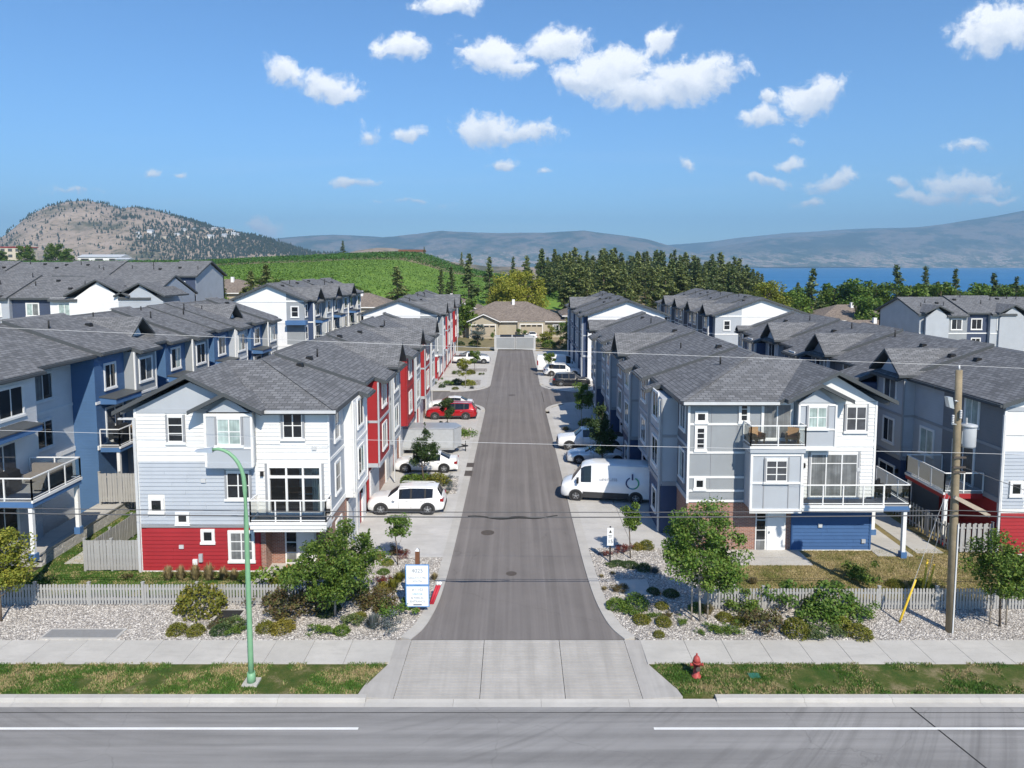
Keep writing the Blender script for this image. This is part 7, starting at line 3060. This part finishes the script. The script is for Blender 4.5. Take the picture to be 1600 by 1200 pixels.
# trees along the road and the drive
t = make_tree('garden_tree', 4.25, .95, 2.05, 'vase', 'leaf_green', 15000, .11, 101, .055, 'bark_pale', 60, .46)
tag(place(t, *at(523, 964)), 'broad green tree with upright shoots before the left entry', 'tree')
t = make_tree('garden_tree', 5.3, 1.25, 1.95, 'oval', 'leaf_bright', 16000, .12, 102, .055, 'bark_pale', 64, .52, stakes=2)
tag(place(t, *at(1094, 972)), 'broad bright green staked tree before the right brick entry', 'tree')
t = make_tree('garden_tree', 4.1, 1.3, 1.5, 'oval', 'leaf_green', 8000, .12, 103, .05, 'bark', 40, .45, stakes=2)
tag(place(t, *at(1562, 980)), 'green staked tree at the right edge by the pole', 'tree')
t = make_tree('garden_tree', 4.3, 1.0, 1.25, 'oval', 'leaf_gold', 9500, .12, 104, .05, 'bark', 40, .45)
tag(place(t, *at(2, 972)), 'yellow green tree cut by the left edge', 'tree')
t = make_tree('young_tree', 2.9, 1.45, .62, 'oval', 'leaf_bright', 2200, .11, 105, .03, 'bark', 14, .30)
tag(place(t, *at(622, 884)), 'small young tree between the entrance sign and nearest white vehicle', 'tree')
t = make_tree('young_tree', 3.05, 1.5, .62, 'oval', 'leaf_green', 2400, .11, 106, .035, 'bark', 14, .30)
tag(place(t, *at(985, 874)), 'small young tree beside the speed limit sign', 'tree')
t = make_tree('young_tree', 4.0, .9, .95, 'narrow', 'leaf_dark', 5200, .12, 107, .05, 'bark', 28, .36)
tag(place(t, *at(663, 755)), 'dark narrow tree in front of the white sedan at left', 'tree')
t = make_tree('young_tree', 5.7, 1.5, 1.0, 'narrow', 'leaf_dark', 7000, .125, 108, .05, 'bark', 32, .42)
tag(place(t, *at(941, 741)), 'tall dark narrow tree behind the cargo van', 'tree')
t = make_tree('young_tree', 3.4, 1.3, .9, 'oval', 'leaf_dark', 3600, .13, 109, .04, 'bark', 16, .34)
tag(place(t, *at(699, 676)), 'small dark round tree in front of the red vehicle', 'tree')
t = make_tree('young_tree', 4.3, 1.6, 1.05, 'oval', 'leaf_bright', 5000, .13, 110, .045, 'bark_pale', 24, .46)
tag(place(t, *at(909, 668)), 'round bright green tree behind the white pickup at right', 'tree')
t = make_tree('young_tree', 4.0, 1.4, 1.1, 'oval', 'leaf_gold', 2200, .15, 111, .04, 'bark_pale', 14, .42)
tag(place(t, *at(727, 607)), 'light yellow green tree in the bed past the cross lane', 'tree')
t = make_tree('young_tree', 3.7, 1.4, .9, 'oval', 'leaf_green', 1800, .16, 112, .04, 'bark', 12, .38)
tag(place(t, *at(742, 585)), 'small tree beside the far left white pickup', 'tree')
t = make_tree('young_tree', 4.0, 1.3, 1.0, 'oval', 'leaf_green', 1800, .16, 113, .04, 'bark', 12, .4)
tag(place(t, *at(860, 590)), 'small tree before the far right white van', 'tree')
t = make_tree('garden_tree', 4.8, .5, 1.5, 'oval', 'leaf_blue', 2600, .2, 114, .06, 'bark', 18, .55)
tag(place(t, -7.0, 131), 'silvery blue round tree left of the gated enclosure', 'tree')
t = make_tree('garden_tree', 4.2, .4, 1.7, 'oval', 'leaf_gold', 2600, .2, 115, .06, 'bark', 18, .6)
tag(place(t, 6.0, 132), 'yellow green bush tree right of the gated enclosure', 'tree')
t = make_tree('garden_tree', 4.8, .4, 1.8, 'oval', 'leaf_bright', 2800, .2, 116, .06, 'bark', 18, .6)
tag(place(t, 9.0, 136), 'bright green bush tree before the duplex right wall', 'tree')
t = make_tree('garden_tree', 4.0, .4, 1.6, 'oval', 'leaf_green', 2400, .2, 117, .06, 'bark', 16, .6)
tag(place(t, -11.5, 140), 'green bush tree at the left wall of the duplex', 'tree')
t = make_tree('garden_tree', 6.0, .5, 2.3, 'oval', 'leaf_green', 3200, .22, 118, .08, 'bark', 20, .75)
tag(place(t, -14.5, 152, .5), 'dark green tree between the red row and duplex', 'tree')
for i, (x, y, h) in enumerate(((9.3, 126, 5.6), (10.7, 129, 6.6))):
    t = make_conifer('spruce_tree', h, h * .24, 'needle_light', 2200, 130 + i, .32, .25, .04)
    tag(place(t, x, y), ['shorter green spruce beside the far navy row', 'taller green spruce beside the far navy row'][i], 'tree')
# big broadleaved trees behind
t = make_tree('broadleaf_tree', 13.6, 2.0, 7.6, 'dome', 'leaf_lime', 26000, .42, 120, .35, 'bark', 95, 1.9)
tag(place(t, .6, 168.5, 0, 0, (1., 1., 1.04)), 'big round golden green tree behind the duplex bungalow', 'tree')
t = make_tree('broadleaf_tree', 12.2, 2.0, 5.0, 'dome', 'leaf_gold', 9000, .42, 121, .3, 'bark', 40, 1.6)
tag(place(t, 52, 146, 0), 'golden green tree behind the distant white gable at right', 'tree')

# conifers: a few shapes, then copies one by one
PINES = [make_conifer('pine_tree', 15, 2.9, 'needle', 2800, 140, .65, .5, .14, .95), make_conifer('pine_tree', 15, 3.3, 'needle_light', 2800, 141, .7, .55, .10, .8),
         make_conifer('pine_tree', 15, 2.4, 'needle', 2600, 142, .6, .45, .08, 1.05), make_conifer('pine_tree', 15, 3.5, 'needle_light', 2800, 143, .7, .6, .2, .7)]
BROAD = [make_tree('broadleaf_tree', 9, 1.0, 4.0, 'dome', 'leaf_green', 4200, .5, 150, .2, 'bark', 26, 1.4), make_tree('broadleaf_tree', 8, .8, 3.6, 'oval', 'leaf_bright', 3600, .5, 151, .2, 'bark', 24, 1.3)]
first = {}


def stand(proto, x, y, h, base_h, label, group=None, z=None, wide=1.):
    k = proto.name
    zz = float(terrain_h(x, y)) - .2 if z is None else z
    s = h / base_h
    if k not in first:
        first[k] = True
        o = proto
        place(o, x, y, zz, random.random() * 6.28, (s * wide, s * wide, s))
    else:
        o = copy_tree(proto, (x, y, zz), random.random() * 6.28, (s * wide, s * wide, s))
    tag(o, label, 'tree')
    if group:
        o['group'] = group
    elif 'group' in o:
        del o['group']
    return o


def top_h(py, Y, x):
    """height a tree needs for its tip to stand at that sight line"""
    w = Y * math.cos(PITCH) + 1
    return CAM_H - (py - 415) * w / FOC - float(terrain_h(x, Y)) + .2


def stand_px(proto, px, ptop, Y, base_h, label, group=None, wide=1.):
    x = (px - PPX) * (Y + 1.3) / FOC
    return stand(proto, x, Y, max(2.5, top_h(ptop, Y, x)), base_h, label, group, None, wide)


ONE = [(1266, 421, 172, 0, 'big dark spruce standing against the lake right of the golden tree', 1.15), (1395, 415, 186, 0, 'tallest dark pine against the lake at right', 1.1),
       (1440, 417, 190, 2, 'dark pine against the lake, next right of the tallest', 1.1), (1487, 421, 184, 2, 'lone dark pine against the lake above the right row', 1.1),
       (1546, 428, 182, 0, 'dark pine left of the pair at the right lake edge', 1.0), (1582, 433, 178, 2, 'dark pine nearest the right edge before the lake', 1.1),
       (622, 418, 176, 1, 'broad grey green pine at the foot of the vineyard', 1.25), (690, 420, 182, 2, 'small dark pine on the dry bank, left of two', 1.2),
       (706, 417, 184, 2, 'small dark pine on the dry bank, right of two', 1.2), (734, 398, 190, 0, 'tall dark pine left of the golden green tree', 1.1),
       (765, 403, 194, 0, 'dark pine just above the golden green tree', 1.0), (802, 402, 230, 2, 'pine right of centre rising behind the golden tree', 1.),
       (846, 390, 215, 0, 'tall pine at the left end of the forest', 1.05), (538, 377, 436, 2, 'lone pine on top of the orchard ridge', 1.4),
       (664, 386, 430, 2, 'pine at the right end of the orchard ridge', 1.0), (722, 395, 420, 1, 'thin pine below the orchard ridge end', .8),
       (396, 424, 150, 1, 'dark pine behind the white gable, left of the vineyard', 1.2), (420, 414, 156, 1, 'tall bushy pine rising above the left white gable', 1.25),
       (352, 430, 148, 2, 'small dark pine by the blue gable end', 1.1)]
for px, pt, Y, k, lab, wd in ONE:
    stand_px(PINES[k], px, pt, Y, 15, lab, None, wd)
BR = [(332, 432, 135, 1, 'bright green bushy tree by the blue gable end'), (440, 432, 152, 0, 'green bushy tree above the grey roofs left of vineyard'),
      (1300, 440, 176, 0, 'rounded green tree right of the big dark spruce'), (1342, 434, 172, 1, 'light green tree left of the tallest lakeside pine'),
      (1366, 436, 180, 0, 'green tree touching the tallest lakeside pine'), (1420, 440, 176, 0, 'green tree between the two tallest lakeside pines'),
      (1465, 438, 178, 0, 'green tree left of the lone lakeside pine'), (1512, 441, 172, 1, 'light green tree right of the lone lakeside pine'),
      (1565, 446, 176, 0, 'low green tree between the pines at the right edge'), (1350, 462, 150, 1, 'yellow green shrub tree among the right bungalows'),
      (1240, 452, 160, 0, 'green tree just right of the golden tree'), (1600, 444, 168, 0, 'green tree cut by the right edge'),
      (725, 462, 150, 0, 'green tree by the bungalow behind the red row'), (560, 445, 165, 0, 'green bush tree on the dry bank behind grey roofs'),
      (45, 382, 400, 0, 'dark rounded tree beside the far apartment block'), (92, 379, 405, 0, 'taller rounded tree left of the white shed'), (108, 388, 400, 1, 'light green tree next to the white shed'),
      (8, 391, 400, 0, 'tree at the left edge before the far apartment block')]
for px, pt, Y, k, lab in BR:
    stand_px(BROAD[k], px, pt, Y, 9 if k == 0 else 8, lab)
rs = np.random.default_rng(99)
FOREST = 'pines of the forest beyond the drive'
crest_x = [815, 850, 890, 950, 1010, 1060, 1110, 1150, 1185]
crest_y = [404, 396, 392, 393, 395, 397, 398, 404, 420]
cnt = 0
while cnt < 230:
    px = rs.uniform(812, 1190)
    Y = rs.uniform(168 if px > 880 else 212, 330)
    d = (Y - 168) / 162
    top = np.interp(px, crest_x, crest_y) + rs.uniform(-6, 16) + (1 - d) * rs.uniform(6, 36)
    x = (px - PPX) * (Y + 1.3) / FOC
    h = top_h(top, Y, x)
    if not 7 < h < 24:
        continue
    stand(PINES[rs.integers(0, 4)], x, Y, h, 15, 'pine tree in the dense forest behind the navy row', FOREST, None, rs.uniform(.9, 1.35))
    cnt += 1
LAKE = 'small trees along the lower slope before the lake'
for _ in range(60):
    px = rs.uniform(1190, 1640)
    Y = rs.uniform(190, 240)
    x = (px - PPX) * (Y + 1.3) / FOC
    top = 446 + rs.uniform(-6, 14)
    h = top_h(top, Y, x)
    if h < 3:
        continue
    k = rs.integers(0, 3)
    if k < 2:
        stand(BROAD[k], x, Y, min(h, 12), 9 if k == 0 else 8, 'tree in the low green belt before the lake', LAKE, None, 1.2)
    else:
        stand(PINES[1], x, Y, min(h, 14), 15, 'tree in the low green belt before the lake', LAKE, None, 1.2)
BANK = 'bushes on the dry bank below the vineyard'
for _ in range(34):
    px = rs.uniform(330, 830)
    Y = rs.uniform(150, 192)
    x = (px - PPX) * (Y + 1.3) / FOC
    stand(BROAD[rs.integers(0, 2)], x, Y, rs.uniform(2.0, 4.6), 9, 'small green bush on the dry bank below the vineyard', BANK, None, 1.1)


# ------------------------------------------------------------------ far buildings
def far_block(name, label, x, y, w, d, h, wallm, roofm, rows, cols, cat='building', pitch=.0):
    z = float(terrain_h(x, y)) - .3
    r = empty(name, (x, y, z))
    tag(r, label, cat)
    mb = MB()
    mb.box(x - w / 2, x + w / 2, y, y + d, z - 2, z + h)
    mb.build('wall', wallm, r)
    mb = MB()
    if pitch:
        mb.prism([(x - w / 2 - .5, y - .5, z + h), (x - w / 2 - .5, y + d + .5, z + h), (x - w / 2 - .5, y + d / 2, z + h + pitch)],
                 [(x + w / 2 + .5, y - .5, z + h), (x + w / 2 + .5, y + d + .5, z + h), (x + w / 2 + .5, y + d / 2, z + h + pitch)])
    else:
        mb.box(x - w / 2 - .4, x + w / 2 + .4, y - .4, y + d + .4, z + h, z + h + .5)
    mb.build('roof', roofm, r)
    F = Face(x - w / 2, y, (1, 0), (0, -1))
    for i in range(rows):
        for j in range(cols):
            u = w * (j + .5) / cols
            zz = z + h * (i + .3) / rows
            mb = MB()
            F.box(mb, u - w / cols * .28, u + w / cols * .28, -.05, .06, zz, zz + h / rows * .5)
            mb.build('window', 'pane_grey', r)


far_block('apartment_building', 'cream apartment block at the far left below the rocky hill', -300, 415, 26, 14, 10, 'plaster_cream', 'red_panel', 3, 6)
far_block('farm_shed', 'long white metal roofed shed left of the vineyard', -245, 420, 25, 12, 4.5, 'white_panel', 'metal_roof', 1, 3, 'shed', 1.6)
far_block('farm_shed', 'small white shed beside the long shed', -226, 410, 7, 7, 3.4, 'white_panel', 'metal_roof', 1, 2, 'shed', 1.0)
far_block('ridge_house', 'low brown roofed house at the end of the orchard ridge', -66, 452, 16, 10, 3.6, 'plaster_cream', 'post_brown', 1, 4, 'house', 1.6)
# white houses dotted along the rocky hill
Xh, Yh, Zh = mtn
pxh = PPX + Xh / Yh * FOC
pyh = 415 - (Zh - CAM_H) / Yh * FOC
cand = np.argwhere((pyh > 360) & (pyh < 373) & (pxh > 205) & (pxh < 385) & (Yh < 2480))
rs = np.random.default_rng(55)
hm = MB()
hm.box(-7, 7, -5, 5, -4, 5, 0)
hm.prism([(-8, -6, 5), (-8, 6, 5), (-8, 0, 8.2)], [(8, -6, 5), (8, 6, 5), (8, 0, 8.2)], 1)
HM = hm.mesh('hillside_house', ['plaster_cream', 'shingle_tan_end'])
HM2 = hm.mesh('hillside_house', ['white_panel', 'metal_roof'])
if len(cand):
    for i in rs.choice(len(cand), min(34, len(cand)), replace=False):
        a, b = cand[i]
        o = put('hillside_house', HM if rs.random() < .4 else HM2, None, False, (float(Xh[a, b]), float(Yh[a, b]), float(Zh[a, b])))
        o.rotation_euler = (0, 0, rs.normal(0, .3))
        s = rs.uniform(.7, 1.25)
        o.scale = (s, s, s)
        tag(o, 'tiny pale house on the side of the rocky hill', 'house', 'houses on the rocky hill')

# ------------------------------------------------------------------ shrubs and grasses in the beds
def shrub_mesh(kind, leafm, seed, n=1300, leaf=.135):
    rs = np.random.default_rng(seed)
    if kind == 'mound':
        d = rs.normal(size=(n, 3))
        d[:, 2] = np.abs(d[:, 2])
        d /= np.linalg.norm(d, axis=1)[:, None]
        lump = .82 + .30 * fbm(d[:, 0] * 2.2 + 9 + seed, d[:, 1] * 2.2 + d[:, 2] * 1.7 + 5, 3, seed)
        P = d * (lump * rs.uniform(.72, 1.06, n))[:, None]
        P[:, 2] = P[:, 2] * .85 + .03
    elif kind == 'loose':
        C = rs.normal(size=(16, 3)) * [.5, .5, .3]
        C[:, 2] = np.abs(C[:, 2]) + .25
        P = clump_points(rs, C, n, rs.uniform(.22, .46, 16))
        P[:, 2] = np.abs(P[:, 2])
    elif kind == 'flat':
        d = rs.normal(size=(n, 3)) * [.5, .5, .12]
        P = d
        P[:, 2] = np.abs(P[:, 2]) + .03
    if kind == 'grass':
        a = rs.random(n) * 2 * math.pi
        r0 = rs.random(n) ** .5 * .28
        sp = rs.uniform(.2, .95, n)
        hh = rs.uniform(.7, 1.35, n) * (1.2 - sp * .6)
        B = np.stack([np.cos(a) * r0, np.sin(a) * r0, 0 * a], 1)
        T = np.stack([np.cos(a) * sp, np.sin(a) * sp, hh], 1)
        M = B * .45 + T * .55 + np.stack([0 * a, 0 * a, hh * .22], 1)
        w = np.stack([-np.sin(a), np.cos(a), 0 * a], 1) * .028
        V = np.stack([B - w, B + w, M + w, M - w, T], 1).reshape(-1, 3)
        i = np.arange(n) * 5
        F = np.concatenate([np.stack([i, i + 1, i + 2, i + 3], 1), np.stack([i + 3, i + 2, i + 4, i + 4], 1)])
        F = F[:n]
        F2 = np.stack([i + 3, i + 2, i + 4], 1)
        me = bpy.data.meshes.new('shrub')
        me.from_pydata(V.tolist(), [], F.tolist() + F2.tolist())
        me.materials.append(MATS[leafm])
        return me
    V, F = leaf_quads(P, leaf, rs, up=.55, aspect=.7)
    return raw_mesh('shrub', V, F, leafm)


KINDS = {  # key: (mesh variants, words)
    'olive': ([shrub_mesh('mound', 'leaf_olive', 201), shrub_mesh('mound', 'leaf_olive', 202)], 'olive yellow mound shrub'),
    'gold': ([shrub_mesh('mound', 'leaf_yellow', 203), shrub_mesh('mound', 'leaf_gold', 204)], 'golden mound shrub'),
    'green': ([shrub_mesh('mound', 'leaf_green', 205), shrub_mesh('loose', 'leaf_green', 206, 1000)], 'green leafy shrub'),
    'bright': ([shrub_mesh('mound', 'leaf_bright', 207, 1000), shrub_mesh('loose', 'leaf_bright', 208, 1200)], 'bright green leafy shrub'),
    'dark': ([shrub_mesh('mound', 'leaf_dark', 209), shrub_mesh('loose', 'needle', 210)], 'dark green low shrub'),
    'rust': ([shrub_mesh('loose', 'leaf_rust', 211, 1100, .13), shrub_mesh('loose', 'leaf_rust', 212, 1100, .13)], 'rust brown leafy shrub'),
    'red': ([shrub_mesh('loose', 'leaf_red', 213, 800)], 'dark red leafy shrub'),
    'grey': ([shrub_mesh('loose', 'leaf_grey', 214, 1000, .10), shrub_mesh('grass', 'leaf_grey', 215, 260)], 'silver grey lavender clump'),
    'straw': ([shrub_mesh('grass', 'leaf_straw', 216, 240), shrub_mesh('grass', 'leaf_straw', 217, 240)], 'straw grass clump'),
    'sedge': ([shrub_mesh('grass', 'leaf_olive', 218, 320)], 'olive grass clump'),
    'creep': ([shrub_mesh('flat', 'leaf_bright', 219, 700)], 'low spreading green groundcover'),
}
BEDS = {
    'L': 'in the gravel bed left of the drive', 'R': 'in the gravel bed right of the drive', 'LF': 'behind the left picket fence',
    'RF': 'behind the right picket fence', 'L2': 'in the strip behind the nearest white vehicle', 'L3': 'in the strip before the red vehicle',
    'L4': 'in the left bed past the cross lane', 'R3': 'in the strip behind the white pickup', 'R4': 'in the right bed past the cross lane', 'FAR': 'near the gated enclosure',
    'LB': 'beside the retaining wall'}
SH_LIST = {
    'L': [('olive', 300, 970, 34, 1.15), ('olive', 270, 997, 14, 1), ('olive', 301, 997, 13, 1), ('rust', 332, 985, 12, .9), ('dark', 340, 995, 14, .7), ('dark', 361, 986, 15, .7), ('green', 369, 996, 13, .8),
          ('olive', 411, 992, 13, 1), ('gold', 437, 995, 16, 1.05), ('rust', 432, 975, 17, .8), ('green', 498, 996, 15, .75), ('green', 531, 996, 12, .9), ('dark', 549, 982, 14, .8), ('dark', 521, 958, 9, .9),
          ('grey', 580, 990, 16, .9), ('grey', 604, 992, 18, 1), ('bright', 622, 968, 24, .8), ('rust', 588, 960, 20, 1.1), ('rust', 564, 958, 20, 1.1), ('rust', 480, 968, 30, 1.0), ('green', 455, 945, 34, 1.2), ('rust', 420, 962, 24, 1.2),
          ('green', 500, 952, 26, 1.0), ('dark', 506, 968, 12, .8), ('olive', 560, 972, 10, .9), ('olive', 432, 940, 22, 1.3), ('gold', 596, 930, 12, .9), ('gold', 590, 876, 9, 1), ('gold', 604, 886, 9, .8), ('rust', 616, 872, 10, 1.2), ('red', 628, 874, 9, 1),
          ('green', 598, 900, 8, .8), ('sedge', 612, 928, 12, .9), ('sedge', 622, 915, 11, .9), ('grey', 630, 908, 10, .9), ('straw', 678, 910, 8, .8), ('red', 596, 915, 10, .8), ('green', 545, 940, 20, 1.0), ('green', 470, 915, 18, 1.1)],
    'R': [('green', 966, 958, 15, .9), ('bright', 997, 958, 17, 1.1), ('green', 988, 968, 13, .8), ('rust', 976, 930, 11, .8), ('olive', 1004, 978, 12, .8), ('green', 1019, 970, 9, .7), ('olive', 1039, 982, 12, .9), ('olive', 1031, 999, 8, .9),
          ('green', 1070, 980, 8, .9), ('olive', 1036, 955, 10, .8), ('dark', 1023, 932, 9, .9), ('dark', 1051, 936, 10, .9), ('green', 1097, 994, 7, .7), ('straw', 1110, 966, 12, .9), ('olive', 1135, 974, 11, .8), ('green', 1122, 996, 13, .7), ('green', 1148, 962, 23, 1.0),
          ('olive', 1159, 982, 12, .9), ('dark', 1173, 976, 8, 1), ('green', 1148, 999, 14, .7), ('green', 1181, 968, 18, 1.2), ('rust', 1212, 1000, 24, 1.15), ('olive', 1250, 1002, 18, 1.5), ('dark', 1279, 1004, 14, .8), ('bright', 1262, 972, 30, 1.15), ('bright', 1312, 972, 36, 1.1),
          ('bright', 1290, 985, 24, 1.1), ('gold', 1320, 985, 14, .9), ('dark', 1313, 1002, 12, .9), ('olive', 1349, 1003, 18, .9), ('bright', 1345, 975, 20, 1.0), ('red', 947, 872, 8, .7), ('red', 974, 868, 11, .9), ('gold', 998, 862, 8, 1.1), ('olive', 1012, 862, 11, 1.0),
          ('dark', 985, 890, 12, .5), ('dark', 966, 886, 10, .4), ('dark', 1008, 895, 10, .8), ('grey', 1025, 900, 9, .7), ('dark', 956, 888, 8, .3), ('straw', 940, 905, 5, .5), ('straw', 958, 900, 5, .5), ('straw', 945, 925, 6, .5), ('straw', 962, 928, 6, .5),
          ('rust', 1045, 968, 7, .9), ('green', 1092, 960, 12, .8)],
    'LF': [('straw', 258, 912, 11, 1.3), ('straw', 278, 912, 11, 1.3), ('straw', 300, 912, 12, 1.3), ('straw', 322, 912, 12, 1.4), ('straw', 345, 912, 11, 1.3), ('straw', 362, 912, 10, 1.2), ('bright', 378, 908, 10, 1), ('rust', 198, 908, 6, 1.2)],
    'RF': [('green', 1352, 920, 19, 1.2), ('olive', 1405, 922, 12, .8), ('gold', 1446, 924, 13, .9), ('straw', 1180, 918, 10, .8), ('green', 1230, 920, 8, .7), ('dark', 1312, 920, 9, .6)],
    'L2': [('green', 640, 758, 14, .8), ('green', 660, 756, 12, .8), ('olive', 682, 762, 17, .9), ('grey', 702, 764, 9, .7), ('grey', 699, 770, 8, .6), ('straw', 694, 776, 8, .5), ('grey', 702, 750, 7, .6)],
    'L3': [('dark', 688, 672, 11, .6), ('dark', 709, 673, 7, .7), ('creep', 720, 684, 18, .8), ('creep', 712, 678, 12, .8)],
    'L4': [('dark', 676, 602, 5, .8), ('green', 698, 604, 8, .9), ('dark', 690, 607, 5, .8), ('dark', 713, 603, 9, .9), ('gold', 731, 604, 9, .9), ('olive', 711, 610, 5, .8), ('grey', 737, 609, 5, .6), ('dark', 712, 586, 6, .8), ('olive', 735, 586, 7, .9), ('dark', 752, 587, 4, .7)],
    'R3': [('gold', 918, 668, 11, .9), ('straw', 885, 675, 8, .5), ('green', 930, 672, 9, .8), ('dark', 936, 668, 9, .8)],
    'R4': [('olive', 876, 588, 8, .9), ('green', 889, 588, 9, .8), ('rust', 882, 590, 6, .8)],
    'FAR': [('dark', 720, 541, 6, .9), ('green', 741, 541, 8, .9), ('olive', 700, 540, 7, .9), ('green', 858, 545, 10, 1.1), ('rust', 872, 543, 9, .9), ('bright', 845, 538, 7, 1.3), ('green', 769, 530, 4, 2.2)],
}
ORD = ['', 'first', 'second', 'third', 'fourth', 'fifth', 'sixth', 'seventh', 'eighth', 'ninth', 'tenth', 'eleventh', 'twelfth', 'thirteenth', 'fourteenth', 'fifteenth']
rs = np.random.default_rng(77)
for bed, items in SH_LIST.items():
    per = {}
    for it in items:
        per.setdefault(it[0], []).append(it)
    for kd, lst in per.items():
        lst.sort(key=lambda q: q[1])
        meshes, wordsk = KINDS[kd]
        for i, (_, px, py, rp, hf) in enumerate(lst):
            x, y = G(px, py)
            s = (py - 415.) * .0664
            r = rp / s * 1.25
            y += r * .75                      # listed at its near foot
            o = put('shrub' if kd not in ('straw', 'sedge') else 'grass_clump', meshes[rs.integers(0, len(meshes))], None, False, (x, y, .03))
            o.rotation_euler = (0, 0, rs.random() * 6.28)
            o.scale = (r * rs.uniform(.95, 1.1), r * rs.uniform(.9, 1.05), r * hf * rs.uniform(.95, 1.1))
            if len(lst) == 1:
                lab = 'only %s %s' % (wordsk, BEDS[bed])
            elif i == len(lst) - 1:
                lab = 'rightmost %s %s' % (wordsk, BEDS[bed])
            elif i == 0:
                lab = 'leftmost %s %s' % (wordsk, BEDS[bed])
            else:
                lab = '%s %s from the left %s' % (ORD[i + 1], wordsk, BEDS[bed])
            tag(o, lab, 'shrub' if o.name.startswith('shrub') else 'grass clump', 'plants ' + BEDS[bed])
